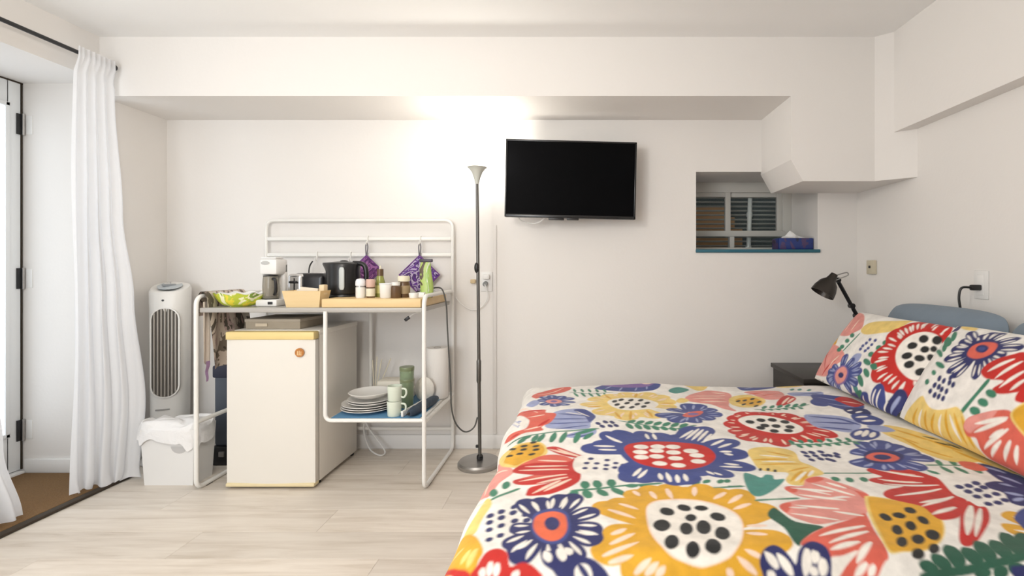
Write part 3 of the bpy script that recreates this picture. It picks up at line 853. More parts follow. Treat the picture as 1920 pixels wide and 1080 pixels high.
y230,1125,219,1210,225,1270,247,1297,268,1302,288,1293,304,1262,298,1202,271,1121;
y244,1131,252,1223,271,1286,299,1310,321,1311,339,1297,348,1262,328,1200,284,1119;
y258,1127,286,1213,317,1267,348,1283,370,1279,385,1262,386,1227,354,1173,294,1106;
y273,1128,322,1213,367,1264,403,1277,424,1269,434,1249,427,1212,382,1160,305,1101;
y276,1118,327,1188,373,1228,407,1232,426,1221,435,1201,425,1167,380,1128,304,1087;
y288,1112,354,1172,408,1203,443,1201,460,1187,464,1165,448,1134,394,1103,309,1076;
y297,1074,368,1079,416,1070,436,1046,437,1025,428,1005,401,991,353,1001,289,1033;
y294,1059,357,1046,396,1024,406,997,400,976,385,960,357,954,319,976,273,1023;
y288,1046,340,1015,367,984,366,957,354,939,335,929,308,931,280,962,256,1018;
y276,1035,309,993,320,959,308,937,289,927,268,924,244,935,233,969,236,1022;
y261,1026,275,976,271,942,250,928,229,926,208,932,192,951,195,985,220,1031;
y242,1018,229,961,208,928,182,921,161,928,146,943,140,969,161,1003,206,1040;
y217,1017,173,962,133,933,103,935,86,949,78,969,86,998,126,1027,193,1051;
y194,1029,120,992,65,978,33,990,22,1009,23,1031,46,1056,101,1069,184,1070;
y194,1044,123,1028,73,1031,50,1051,45,1072,52,1093,77,1110,127,1108,196,1086;
s118,1073,107,1059,88,1045,68,1035,62,1036,63,1042,81,1057,101,1069;
s122,1037,105,1023,79,1009,52,1000,45,1001,48,1007,73,1022,101,1033;
s106,996,95,988,78,983,60,982,56,985,58,989,75,996,92,999;
s101,1092,96,1082,85,1073,71,1069,67,1071,67,1076,77,1085,90,1092;
s138,1180,124,1183,108,1192,95,1204,94,1209,99,1211,115,1204,130,1192;
s126,1136,108,1142,86,1154,67,1171,66,1176,71,1177,94,1166,114,1151;
s140,985,135,974,123,964,110,958,105,960,105,964,115,975,128,983;
s154,976,150,967,141,958,130,954,126,956,125,960,133,970,144,976;
s166,968,164,959,158,953,150,950,146,952,145,955,149,963,157,968;
s150,1260,142,1268,137,1281,136,1294,140,1297,144,1296,151,1284,153,1271;
s190,1242,182,1253,178,1269,178,1285,181,1289,186,1287,192,1271,193,1255;
s230,1240,223,1255,220,1276,222,1297,226,1300,230,1297,234,1277,234,1256;
s287,1249,284,1262,287,1278,293,1293,298,1295,301,1292,300,1275,295,1260;
s330,1229,336,1241,349,1252,363,1260,368,1258,368,1254,357,1241,343,1232;
s359,1205,367,1219,382,1235,400,1246,405,1245,405,1240,392,1224,375,1211;
s362,1176,372,1187,389,1197,407,1202,411,1199,410,1195,394,1184,377,1177;
s367,1098,379,1102,394,1101,408,1096,410,1092,407,1088,392,1087,377,1091;
s356,1065,367,1068,382,1065,395,1058,396,1054,392,1051,378,1052,364,1057;
s332,1001,342,1001,353,995,362,986,362,982,358,980,346,984,336,992;
s312,984,323,980,335,970,343,957,342,952,338,952,325,960,315,972;
s286,962,293,962,297,957,297,951,294,948,290,947,285,950,283,956;
s155,1175,169,1215,196,1236,248,1240,300,1226,341,1195,365,1153,361,1099,335,1031,307,991,285,976,252,966,231,964,206,972,178,988,160,1028,150,1088;
e158,1175,170,1208,195,1229,246,1233,298,1220,337,1191,360,1150,358,1100,333,1034,306,994,285,979,252,968,232,967,206,974,181,992,163,1031,154,1091;
k222,1171,214,1160,201,1158,190,1167,189,1182,197,1195,210,1196,221,1187;
k265,1189,258,1181,246,1181,236,1189,234,1202,242,1212,254,1211,264,1202;
k306,1188,298,1181,286,1180,277,1186,274,1195,281,1203,293,1204,303,1198;
k333,1139,324,1129,311,1130,302,1143,302,1158,312,1168,325,1166,334,1154;
k269,1149,262,1136,251,1131,244,1137,242,1149,249,1161,259,1166,267,1161;
k202,1109,192,1088,178,1079,166,1087,162,1107,171,1127,187,1137,199,1129;
k246,1085,235,1066,223,1064,218,1079,221,1103,231,1121,243,1123,249,1109;
k284,1083,271,1066,259,1069,255,1090,262,1118,275,1135,287,1131,291,1110;
k319,1057,306,1040,294,1039,287,1054,292,1078,304,1098,317,1098,323,1081;
k206,1040,201,1016,190,1004,178,1004,173,1019,178,1043,190,1060,202,1059;
k241,1000,234,986,223,980,214,984,212,998,219,1017,232,1030,240,1022;
k283,999,271,989,259,991,252,1002,258,1023,271,1041,284,1038,288,1017;
b195,1513,95,1534,28,1561,3,1591,3,1614,18,1629,57,1634,124,1606,211,1551;
b202,1520,112,1550,55,1583,36,1615,40,1637,57,1650,93,1651,151,1618,222,1556;
b206,1542,123,1600,74,1650,63,1687,72,1708,92,1716,129,1705,179,1654,235,1570;
b215,1549,147,1617,109,1672,106,1709,119,1727,140,1732,174,1716,211,1660,249,1572;
b234,1558,195,1633,179,1691,189,1723,207,1735,229,1734,254,1711,270,1654,274,1568;
b250,1561,233,1639,234,1694,253,1720,274,1726,294,1719,312,1692,311,1637,291,1560;
b268,1562,276,1639,294,1689,320,1707,341,1706,359,1693,367,1663,349,1613,307,1549;
b287,1586,320,1693,355,1764,389,1790,411,1790,426,1772,425,1730,390,1659,323,1567;
b302,1589,355,1699,404,1771,443,1795,465,1792,476,1772,468,1727,419,1655,335,1566;
b322,1559,401,1625,464,1661,504,1662,521,1649,524,1626,503,1593,440,1557,343,1523;
b329,1536,415,1569,478,1580,511,1567,522,1548,518,1526,490,1503,427,1492,336,1496;
b335,1508,423,1503,483,1486,507,1460,509,1439,496,1421,462,1411,402,1428,324,1469;
b321,1484,386,1446,423,1410,428,1379,418,1360,399,1350,369,1354,332,1390,292,1454;
b308,1482,354,1444,375,1410,370,1384,355,1369,335,1362,310,1369,288,1403,274,1460;
b296,1459,323,1394,329,1345,313,1320,294,1311,273,1315,251,1336,245,1384,255,1454;
b288,1456,304,1387,302,1338,283,1316,262,1311,242,1317,224,1341,226,1390,247,1457;
b275,1458,272,1395,258,1354,234,1341,213,1343,195,1354,184,1380,199,1421,236,1471;
b258,1455,234,1390,206,1352,178,1345,158,1352,145,1369,143,1398,171,1436,225,1479;
b244,1455,202,1393,164,1359,133,1356,114,1367,105,1386,112,1417,151,1451,217,1486;
b241,1464,197,1415,158,1391,129,1395,114,1410,108,1430,117,1457,156,1481,220,1499;
b121,1548,145,1615,191,1639,262,1653,330,1650,405,1617,431,1554,417,1493,372,1431,316,1394,259,1398,192,1428,145,1471;
e333,1666,345,1690,367,1721,391,1747,397,1750,396,1743,377,1713,354,1684;
e350,1654,364,1685,388,1726,415,1763,422,1768,421,1759,399,1719,373,1680;
e368,1644,381,1676,403,1717,429,1756,436,1761,435,1752,415,1711,390,1670;
e386,1636,397,1666,418,1705,441,1742,448,1746,448,1738,429,1699,406,1661;
e402,1623,410,1648,427,1680,446,1709,452,1713,453,1706,438,1674,419,1643;
e105,1660,116,1652,128,1638,136,1622,135,1617,130,1618,118,1631,108,1646;
e86,1684,100,1672,116,1653,127,1631,126,1625,121,1627,105,1645,92,1667;
e44,1616,62,1615,86,1608,107,1597,110,1592,105,1590,81,1596,59,1605;
e58,1586,73,1584,93,1577,111,1567,113,1562,108,1560,88,1566,69,1575;
e420,1598,431,1615,450,1634,472,1650,477,1650,476,1644,459,1624,438,1607;
e439,1581,449,1594,467,1608,487,1618,492,1618,491,1613,475,1598,455,1586;
e436,1554,445,1560,458,1561,471,1559,473,1555,471,1551,458,1548,445,1549;
e446,1540,453,1543,463,1542,470,1537,471,1533,469,1530,459,1529,451,1533;
e406,1448,422,1453,445,1454,467,1450,471,1447,467,1443,445,1441,422,1443;
e426,1472,438,1475,452,1473,465,1467,467,1463,464,1460,449,1460,435,1465;
e375,1394,383,1392,390,1384,393,1375,391,1372,387,1371,379,1377,374,1386;
e357,1405,365,1400,370,1390,372,1379,370,1376,366,1376,358,1385,355,1396;
e242,1401,248,1385,250,1363,247,1342,244,1338,240,1341,237,1363,238,1385;
e268,1382,272,1368,271,1349,266,1331,262,1329,259,1332,258,1351,261,1369;
e289,1384,294,1371,294,1353,290,1336,286,1333,283,1336,281,1354,284,1372;
e222,1400,227,1390,229,1375,226,1360,223,1357,219,1360,216,1374,217,1389;
e176,1438,174,1424,165,1408,153,1395,148,1394,147,1399,154,1415,165,1430;
e192,1426,188,1411,179,1395,166,1381,161,1380,160,1385,168,1402,180,1417;
e225,1709,231,1694,232,1673,230,1652,226,1649,223,1652,219,1673,220,1694;
e251,1714,256,1697,257,1674,254,1650,251,1646,247,1650,244,1674,245,1697;
r138,1555,150,1594,188,1612,252,1624,325,1623,392,1601,416,1550,407,1502,367,1449,317,1417,262,1418,202,1443,160,1482;
e215,1567,206,1555,190,1554,174,1563,170,1577,178,1588,195,1590,210,1582;
e208,1528,200,1519,183,1518,168,1526,163,1538,171,1547,188,1548,203,1540;
e206,1495,198,1487,182,1486,168,1492,163,1504,170,1512,186,1513,202,1506;
e269,1573,259,1559,242,1555,226,1561,222,1575,231,1587,249,1594,264,1587;
e259,1539,251,1528,234,1525,219,1531,214,1543,223,1554,240,1558,255,1551;
e253,1499,245,1490,229,1487,214,1494,209,1504,217,1513,234,1516,249,1510;
e318,1579,308,1566,291,1559,275,1565,271,1578,281,1593,299,1598,314,1593;
e310,1534,301,1522,284,1517,269,1521,265,1533,274,1545,291,1550,306,1546;
e308,1491,299,1481,283,1477,268,1482,264,1493,273,1503,289,1507,304,1503;
e369,1553,359,1541,341,1535,326,1540,322,1552,332,1565,350,1570,365,1565;
e379,1522,370,1510,352,1506,338,1510,334,1521,343,1533,361,1539,376,1534;
e373,1479,363,1466,346,1461,332,1466,329,1478,338,1490,355,1495,370,1490;
e254,1454,246,1445,230,1445,217,1452,212,1462,220,1470,235,1472,250,1465;
e306,1442,297,1431,281,1429,268,1437,264,1448,272,1457,288,1459,302,1454;
g671,1388,734,1396,820,1413,822,1405,735,1388,672,1380;
g432,1219,485,1227,537,1238,539,1230,486,1220,433,1211;
g386,1295,404,1295,419,1298,421,1290,405,1287,386,1287;
g698,1335,686,1327,678,1335,681,1351,693,1359,702,1351;
g735,1334,723,1325,714,1331,719,1349,731,1358,740,1352;
g781,1347,766,1334,758,1341,763,1359,778,1371,786,1364;
w528,1565,591,1604,657,1607,683,1578,664,1502,679,1457,678,1383,630,1353,598,1312,558,1313,556,1345,583,1394,542,1408,516,1429,517,1490;
y519,1498,546,1506,584,1511,621,1513,628,1510,622,1506,585,1499,547,1496;
y529,1464,561,1470,606,1475,650,1475,658,1472,650,1468,606,1463,561,1461;
y587,1565,607,1564,633,1558,657,1548,660,1544,655,1542,630,1546,604,1555;
y565,1335,578,1357,599,1384,624,1407,630,1410,629,1403,608,1376,585,1351;
y585,1323,599,1348,623,1379,650,1407,657,1410,655,1402,633,1371,606,1341;
y587,1404,605,1418,632,1433,659,1444,666,1444,662,1438,637,1423,609,1410;
e553,1533,575,1535,605,1534,633,1529,638,1526,633,1523,604,1524,574,1527;
e543,1485,568,1491,604,1493,639,1493,645,1490,639,1487,604,1483,569,1483;
e578,1335,589,1354,608,1376,629,1396,635,1398,633,1392,616,1370,595,1348;
e625,1363,631,1377,642,1393,655,1408,660,1409,660,1404,650,1387,637,1372;
t460,1398,483,1384,496,1363,517,1387,534,1379,528,1350,555,1349,504,1285,457,1241,431,1243,434,1304;
k522,1428,517,1419,511,1419,512,1428,518,1436,523,1437;
k544,1426,538,1417,533,1418,534,1427,539,1435,545,1435;
k559,1413,554,1405,548,1406,549,1415,555,1423,560,1422;
n723,1578,714,1574,705,1580,705,1594,715,1598,724,1591;
n749,1581,739,1576,730,1583,731,1596,741,1601,750,1593;
n779,1585,770,1581,762,1590,762,1601,771,1605,780,1598;
n719,1549,709,1543,701,1551,702,1564,711,1570,720,1563;
n747,1554,738,1549,730,1558,731,1570,740,1576,749,1568;
n777,1558,768,1553,760,1562,761,1575,770,1579,778,1570;
n717,1515,707,1507,699,1516,702,1531,711,1538,719,1530;
n750,1526,741,1521,733,1530,735,1545,745,1551,753,1542;
n792,1555,783,1550,776,1561,777,1575,786,1577,794,1568;
n772,1522,763,1517,755,1527,758,1542,767,1546,774,1537;
n809,1542,801,1539,794,1549,796,1562,805,1566,811,1554;
n818,1562,810,1559,802,1569,804,1582,813,1586,819,1574;
n779,1510,769,1506,763,1516,765,1531,774,1535,781,1526;
d429,1137,456,1176,466,1153,478,1103,527,1077,488,1047,454,1016,443,1007,438,1024,441,1079;
p610,1345,654,1361,686,1323,714,1289,726,1254,700,1226,658,1248,592,1233,546,1248,529,1283,542,1304,583,1305;
c726,1254,697,1285,681,1315,703,1274,702,1230;
p475,1184,499,1206,549,1227,622,1235,706,1233,658,1146,589,1115,523,1089,495,1108,476,1139;
c448,1010,482,1044,547,1086,626,1134,663,1155,634,1070,614,992,598,981,574,996,520,983,494,980,480,999;
c493,946,519,968,560,994,606,1019,612,990,590,968,559,940,525,939;
c611,1345,646,1359,658,1343,634,1327,608,1325;
c530,1285,544,1302,562,1299,558,1277,541,1265;
c475,1185,498,1205,510,1201,482,1153,474,1160;
e548,1294,573,1293,608,1286,641,1275,646,1270,640,1269,605,1274,571,1284;
e552,1256,580,1253,616,1244,651,1231,656,1226,649,1225,613,1232,577,1244;
e614,1317,636,1304,663,1281,687,1256,690,1250,683,1251,655,1272,630,1297;
e516,1194,542,1196,576,1193,610,1186,615,1182,609,1179,575,1181,541,1186;
e594,1168,611,1167,632,1161,651,1150,653,1146,648,1144,627,1149,607,1158;
e486,1146,511,1143,545,1134,577,1122,582,1117,575,1116,542,1123,509,1134;
e499,1037,529,1056,573,1077,617,1094,626,1094,620,1087,578,1066,533,1047;
e507,1012,533,1030,571,1051,610,1067,618,1068,613,1061,576,1040,537,1022;
e502,996,518,1006,543,1016,568,1021,573,1020,570,1015,547,1004,521,997;
e542,972,552,988,571,1006,592,1020,598,1021,596,1015,579,997,559,980;
e529,951,535,960,546,969,559,974,563,972,562,968,552,959,540,952;
e557,951,558,959,564,967,573,971,576,970,577,966,572,958,565,952;
e654,1322,666,1317,679,1306,689,1292,689,1288,685,1287,671,1297,659,1310;
e576,1288,591,1283,612,1272,630,1258,632,1255,628,1255,608,1265,588,1277;
e496,1180,507,1183,522,1184,536,1183,539,1181,536,1178,522,1176,507,1177;
e494,980,522,984,554,994,520,969,496,949,482,949;
n354,978,371,1002,392,1013,406,1004,416,985,423,972,438,996,460,1014,479,1018,495,1002,495,980,486,956,477,936,412,934,362,941,353,958;
e370,996,381,991,388,980,389,968,386,964,380,963,371,973,368,985;
e393,992,404,985,412,972,414,957,411,952,405,953,395,965,391,979;
e364,958,372,960,377,957,379,950,376,946,372,943,365,944,362,949;
e434,951,433,966,440,984,451,999,457,1000,460,995,456,976,446,960;
e458,972,455,981,458,990,466,996,471,994,475,991,474,981,468,974;
e450,952,445,958,445,965,451,968,456,967,460,965,462,958,458,953;
e466,952,463,962,467,973,475,981,480,980,484,976,483,965,476,955;
w702,1227,722,1246,773,1227,818,1205,829,1161,812,1110,778,1063,736,1028,698,1009,650,1000,618,997,634,1058,662,1137;
y709,1224,727,1240,769,1219,812,1198,821,1155,807,1109,775,1064,736,1032,698,1012,652,1003,624,1003,642,1062,671,1141;
k706,1125,695,1119,687,1123,686,1137,691,1150,702,1156,709,1151,710,1137;
k745,1137,734,1129,724,1131,718,1139,722,1150,731,1156,742,1156,747,1146;
k782,1156,772,1149,762,1151,759,1161,765,1174,774,1180,784,1178,786,1167;
k778,1108,769,1103,761,1108,761,1119,766,1131,777,1137,784,1132,784,1120;
k736,1088,724,1080,717,1083,717,1095,725,1109,737,1117,745,1114,743,1101;
k694,1069,681,1061,674,1064,675,1077,686,1094,698,1102,705,1098,702,1084;
k766,1058,752,1048,741,1050,738,1060,746,1075,760,1084,771,1082,774,1072;
k724,1044,710,1033,698,1031,695,1040,702,1054,715,1064,727,1065,730,1056;
k676,1027,663,1016,654,1015,652,1024,661,1039,674,1051,684,1052,685,1043;
k733,1014,722,1006,712,1004,710,1012,718,1024,730,1034,741,1035,741,1026;
k690,996,678,988,667,988,663,993,670,1004,682,1013,693,1015,696,1007;
r826,1435,858,1454,911,1445,958,1427,978,1388,982,1357,952,1268,956,1227,880,1147,828,1122,809,1130,814,1179,798,1199,767,1226,765,1255,798,1290,861,1325,814,1327,783,1345,800,1368,842,1388,826,1411;
r956,1229,963,1205,980,1201,961,1167,920,1120,852,1059,818,1035,798,1032,802,1052,846,1108,891,1165;
e854,1436,881,1427,917,1409,949,1389,954,1382,946,1383,911,1398,877,1418;
e818,1367,846,1367,884,1361,921,1352,927,1348,920,1346,882,1349,844,1357;
e816,1335,852,1338,901,1336,948,1330,956,1326,948,1324,900,1324,851,1328;
e789,1247,827,1266,881,1287,936,1303,946,1304,938,1297,885,1275,830,1257;
e814,1184,844,1206,887,1232,932,1253,941,1254,935,1247,893,1221,848,1198;
e810,1144,830,1160,861,1177,893,1191,900,1190,896,1185,867,1166,834,1151;
e823,1205,844,1218,876,1232,909,1242,916,1241,911,1236,881,1221,848,1209;
s867,1429,886,1424,913,1414,938,1403,942,1399,937,1400,911,1409,885,1419;
s827,1357,848,1359,879,1360,908,1358,913,1356,908,1355,879,1354,848,1355;
e831,1068,855,1107,895,1157,938,1201,949,1206,945,1195,908,1145,866,1098;
e846,1064,872,1100,911,1146,952,1188,962,1194,957,1184,920,1138,879,1094;
n1003,1298,991,1293,985,1301,989,1314,1001,1319,1007,1310;
n1030,1301,1019,1296,1011,1302,1016,1316,1028,1321,1034,1314;
n1058,1313,1046,1307,1039,1314,1044,1327,1057,1334,1064,1326;
n1059,1289,1047,1284,1040,1290,1044,1302,1056,1308,1064,1301;
n1005,1272,994,1266,986,1272,990,1284,1002,1290,1009,1284;
n1035,1277,1024,1272,1016,1278,1020,1289,1032,1295,1039,1288;
n1007,1246,996,1241,988,1246,991,1257,1003,1262,1010,1256;
n1035,1248,1024,1243,1016,1248,1020,1259,1031,1264,1038,1258;
n1063,1256,1052,1251,1044,1256,1047,1266,1059,1272,1066,1266;
n1061,1227,1050,1222,1042,1228,1046,1238,1056,1242,1064,1237;
n1034,1216,1023,1212,1015,1217,1018,1226,1030,1232,1038,1227;
n1007,1212,996,1207,988,1211,991,1221,1002,1227,1010,1222;
n1160,1451,1174,1426,1192,1390,1205,1351,1185,1310,1092,1207,1057,1220,1077,1264,1062,1290,1071,1317,1106,1328,1130,1322,1135,1370;
l1144,1373,1156,1367,1168,1353,1176,1338,1174,1333,1170,1333,1157,1345,1147,1360;
l1106,1313,1120,1311,1134,1302,1146,1291,1146,1286,1142,1284,1126,1291,1113,1301;
l1082,1269,1093,1268,1104,1262,1113,1252,1112,1248,1108,1246,1096,1250,1086,1259;
l1070,1228,1077,1236,1088,1240,1100,1240,1103,1237,1102,1233,1091,1227,1080,1225;
g1022,1465,1093,1466,1159,1450,1157,1442,1092,1458,1022,1457;
g1058,1457,1057,1472,1063,1490,1075,1505,1081,1506,1084,1501,1080,1483,1070,1466;
g1054,1457,1059,1440,1058,1419,1051,1398,1046,1395,1041,1400,1040,1421,1045,1442;
g1099,1456,1099,1472,1106,1491,1119,1507,1125,1507,1128,1502,1122,1483,1112,1466;
g1092,1452,1096,1434,1095,1411,1087,1389,1082,1386,1078,1390,1077,1414,1082,1436;
g1138,1449,1132,1457,1131,1468,1137,1477,1142,1478,1146,1476,1149,1466,1146,1456;
g1133,1447,1136,1430,1132,1406,1123,1385,1117,1383,1113,1388,1115,1411,1122,1433;
g994,1426,1004,1420,1010,1409,1010,1396,1006,1392,1000,1393,993,1403,990,1415;
b899,1490,868,1458,841,1446,821,1455,811,1469,807,1487,814,1507,841,1519,885,1522;
b892,1528,862,1546,850,1565,858,1583,871,1594,887,1601,906,1601,918,1582,922,1546;
b907,1557,900,1610,905,1646,923,1661,941,1663,958,1656,971,1636,965,1600,942,1551;
b928,1565,947,1627,970,1666,995,1676,1013,1671,1025,1658,1027,1631,1004,1593,958,1547;
b939,1558,971,1607,1002,1634,1027,1635,1042,1625,1050,1608,1046,1583,1015,1557,962,1531;
b949,1550,994,1587,1030,1604,1054,1597,1066,1583,1069,1565,1057,1543,1021,1527,963,1518;
b959,1536,1014,1553,1054,1554,1074,1539,1079,1521,1074,1504,1056,1488,1016,1487,960,1501;
b952,1508,992,1488,1012,1466,1010,1445,1000,1430,984,1421,963,1421,943,1443,927,1484;
b939,1497,958,1468,960,1446,945,1434,928,1429,910,1430,894,1439,892,1461,904,1494;
b917,1487,906,1449,889,1429,869,1429,854,1438,842,1451,838,1471,854,1491,889,1509;
l857,1506,846,1498,830,1492,817,1493,827,1502,844,1506;
l869,1479,860,1469,846,1460,832,1458,841,1469,856,1476;
l906,1566,899,1573,893,1584,893,1595,902,1588,906,1576;
l882,1550,873,1555,863,1564,861,1575,871,1571,879,1560;
l945,1591,945,1607,949,1628,958,1642,959,1625,953,1605;
l916,1596,913,1611,914,1632,919,1648,924,1632,921,1611;
l980,1591,988,1608,1002,1630,1017,1642,1010,1624,995,1604;
l956,1606,961,1624,971,1648,985,1662,980,1643,968,1621;
l993,1563,1005,1576,1023,1591,1040,1597,1029,1582,1009,1570;
l974,1584,983,1600,999,1617,1014,1626,1006,1610,989,1594;
l1002,1539,1017,1548,1038,1556,1056,1557,1041,1547,1019,1540;
l990,1565,1003,1577,1023,1589,1040,1592,1027,1580,1007,1570;
l1003,1505,1020,1508,1043,1508,1059,1502,1042,1498,1020,1500;
l1002,1534,1019,1540,1041,1543,1059,1540,1042,1533,1020,1532;
l951,1462,961,1454,972,1441,976,1428,964,1435,955,1450;
l972,1482,984,1477,998,1466,1004,1454,991,1459,979,1471;
l910,1470,913,1460,913,1448,908,1438,903,1448,905,1461;
l938,1473,945,1465,949,1453,946,1442,939,1450,937,1463;
l874,1485,869,1475,859,1464,847,1460,852,1471,863,1480;
l896,1467,894,1455,887,1442,877,1435,878,1447,887,1460;
n870,1526,906,1568,956,1579,994,1549,986,1514,943,1479,889,1477,863,1494;
c879,1531,914,1554,947,1553,970,1531,967,1506,935,1486,897,1490,878,1507;
n946,1512,930,1501,911,1500,899,1511,901,1527,915,1537,934,1537,947,1526;
d659,961,711,975,754,982,808,993,848,1001,900,1013,904,995,852,983,812,976,757,964,715,957,664,944;
d686,960,670,966,666,976,674,985,684,988,695,987,704,978,701,968;
d717,966,702,977,699,990,708,1003,718,1005,729,1002,737,989,732,975;
d742,972,735,993,740,1016,757,1033,768,1033,776,1025,775,1001,762,981;
d784,979,773,996,775,1014,789,1028,800,1028,809,1022,812,1002,802,986;
d814,984,807,1006,814,1030,831,1049,842,1048,850,1040,848,1015,835,994;
d852,992,845,1013,850,1036,867,1053,878,1053,886,1045,885,1021,873,1001;
d884,1000,881,1028,892,1059,915,1084,927,1084,933,1075,926,1042,908,1014;
d818,981,835,983,842,978,838,967,829,960,819,957,808,960,808,968;
d856,990,872,987,879,978,873,966,863,961,853,960,842,968,843,979;
d786,979,802,978,807,972,801,963,791,959,781,957,771,962,772,970;
d902,1004,907,1034,927,1065,956,1087,968,1086,972,1074,956,1041,930,1015;
b1008,1155,1045,1185,1074,1194,1039,1149,987,1097,996,1128;
n849,978,866,981,887,978,872,957,845,960;
r654,1805,593,1791,551,1795,532,1816,529,1837,536,1858,558,1876,600,1873,657,1848;
r652,1829,596,1846,563,1870,558,1897,567,1917,584,1932,610,1936,643,1913,677,1864;
r659,1848,615,1888,596,1923,603,1949,620,1963,641,1970,667,1962,687,1927,697,1869;
r670,1854,643,1898,637,1932,653,1952,673,1960,695,1960,717,1947,723,1913,713,1861;
r685,1862,678,1913,686,1946,709,1958,730,1957,750,1947,765,1927,757,1893,727,1852;
r702,1868,717,1924,740,1956,766,1960,786,1951,801,1935,807,1909,784,1877,737,1843;
r718,1871,753,1928,788,1960,817,1960,836,1948,846,1928,842,1899,808,1868,747,1839;
r734,1861,790,1902,834,1919,862,1909,875,1891,878,1869,863,1843,819,1826,750,1820;
r743,1844,807,1863,852,1863,874,1843,879,1821,873,1800,851,1781,806,1781,743,1801;
r756,1813,832,1790,880,1761,892,1731,887,1709,870,1694,837,1691,790,1720,734,1776;
r745,1797,802,1754,832,1715,831,1685,818,1667,797,1659,767,1666,737,1705,711,1771;
r734,1792,775,1744,791,1704,781,1678,763,1665,742,1661,716,1673,699,1713,694,1775;
r707,1769,710,1695,698,1645,674,1625,651,1624,632,1635,619,1663,630,1713,665,1778;
r686,1768,661,1697,632,1654,601,1645,580,1652,566,1669,564,1700,593,1743,650,1793;
r674,1768,633,1698,594,1657,561,1651,541,1661,530,1681,535,1714,574,1755,643,1798;
r665,1782,614,1734,572,1712,542,1718,527,1735,522,1757,534,1784,576,1806,645,1820;
s591,1850,578,1849,562,1852,552,1859,565,1861,580,1857;
s588,1815,576,1810,560,1808,548,1812,559,1818,576,1818;
s624,1898,613,1903,602,1913,597,1925,609,1920,619,1909;
s603,1869,591,1871,577,1877,570,1886,582,1885,595,1878;
s663,1922,655,1931,649,1945,650,1958,659,1949,663,1934;
s632,1905,622,1911,612,1923,609,1935,620,1929,628,1916;
s699,1914,695,1924,694,1937,700,1947,704,1937,703,1924;
s664,1908,657,1916,652,1928,653,1939,661,1931,665,1919;
s736,1905,736,1915,741,1927,749,1934,750,1923,744,1912;
s701,1913,698,1923,698,1936,703,1946,708,1936,706,1923;
s769,1896,774,1906,784,1918,795,1922,791,1911,780,1901;
s740,1916,741,1927,747,1941,756,1949,756,1937,748,1924;
s798,1890,807,1901,821,1912,834,1915,826,1903,811,1894;
s774,1917,780,1929,790,1943,803,1950,798,1937,786,1924;
s818,1851,830,1858,847,1863,862,1861,850,1853,832,1850;
s805,1884,815,1894,830,1903,845,1905,835,1894,819,1887;
s814,1804,827,1806,844,1805,856,1798,843,1795,826,1799;
s814,1840,826,1845,843,1849,857,1845,845,1839,827,1838;
s810,1735,825,1728,842,1717,851,1703,836,1709,820,1722;
s828,1765,844,1762,864,1755,876,1744,859,1745,841,1755;
s761,1712,771,1702,781,1687,784,1672,773,1682,764,1698;
s789,1734,801,1727,815,1714,822,1701,808,1707,796,1721;
s724,1715,730,1704,735,1688,733,1675,726,1686,723,1702;
s756,1728,766,1720,775,1706,777,1693,767,1701,759,1716;
s651,1699,649,1684,644,1666,634,1654,634,1669,642,1687;
s685,1691,688,1677,687,1657,680,1643,677,1658,680,1677;
s608,1723,601,1709,589,1694,575,1686,581,1701,595,1715;
s637,1703,634,1688,625,1670,614,1660,617,1675,627,1692;
s584,1732,574,1719,559,1704,543,1698,552,1712,569,1725;
s610,1707,603,1692,591,1675,577,1665,583,1681,597,1697;
s580,1782,569,1774,552,1767,537,1767,548,1776,566,1781;
s596,1751,588,1740,573,1728,559,1725,568,1737,583,1746;
r577,1865,638,1935,721,1941,799,1907,819,1817,794,1744,728,1705,650,1733,589,1799;
e598,1883,643,1917,712,1918,773,1882,800,1806,784,1753,734,1735,669,1763,612,1824;
k651,1855,638,1845,623,1851,620,1867,633,1878,649,1871;
k697,1869,683,1857,668,1863,665,1879,679,1891,695,1885;
k740,1870,726,1857,710,1863,708,1879,723,1893,739,1889;
k779,1849,764,1835,749,1842,748,1860,764,1874,780,1870;
k693,1819,680,1809,665,1815,663,1833,676,1842,691,1837;
k730,1809,717,1798,702,1805,701,1823,715,1833,730,1827;
k773,1791,759,1779,746,1787,745,1807,759,1818,774,1811;
k671,1801,658,1789,643,1795,641,1812,654,1823,669,1817;
k705,1763,692,1754,678,1761,678,1779,690,1789,705,1782;
k753,1758,740,1748,727,1756,726,1773,739,1783,753,1775;
l882,1947,979,1904,1019,1853,1020,1803,957,1751,905,1758,853,1782,850,1853;
b884,1928,913,1915,949,1892,981,1865,985,1858,977,1859,941,1880,906,1906;
b865,1852,900,1850,949,1840,994,1827,1002,1821,993,1819,945,1827,898,1839;
b858,1792,886,1792,925,1787,962,1777,968,1772,961,1769,923,1773,884,1781;
b968,1881,985,1867,1003,1843,1018,1818,1018,1811,1012,1813,992,1835,976,1861;
b939,1732,982,1772,1030,1782,1054,1757,1030,1711,977,1678,934,1685;
e951,1722,958,1738,973,1754,992,1765,998,1763,998,1757,985,1740,967,1727;
e971,1710,978,1729,995,1750,1015,1767,1021,1767,1022,1760,1008,1738,989,1720;
e995,1703,999,1719,1012,1736,1028,1748,1034,1747,1035,1741,1025,1724,1010,1709;
b1047,2243,1117,2171,1176,2130,1134,1983,1053,1957,1016,2038,995,2114;
l1041,2176,1062,2158,1086,2129,1108,2100,1110,2093,1104,2096,1079,2123,1056,2153;
l1034,2075,1053,2058,1077,2031,1097,2004,1099,1997,1093,2000,1069,2025,1047,2053;
r1096,2139,1176,2154,1169,2043,1103,1998,1091,2080;
s1103,2096,1119,2083,1136,2062,1151,2040,1152,2034,1146,2036,1128,2056,1112,2078;
n1051,1982,1124,1971,1114,1901,1062,1889,1034,1921;
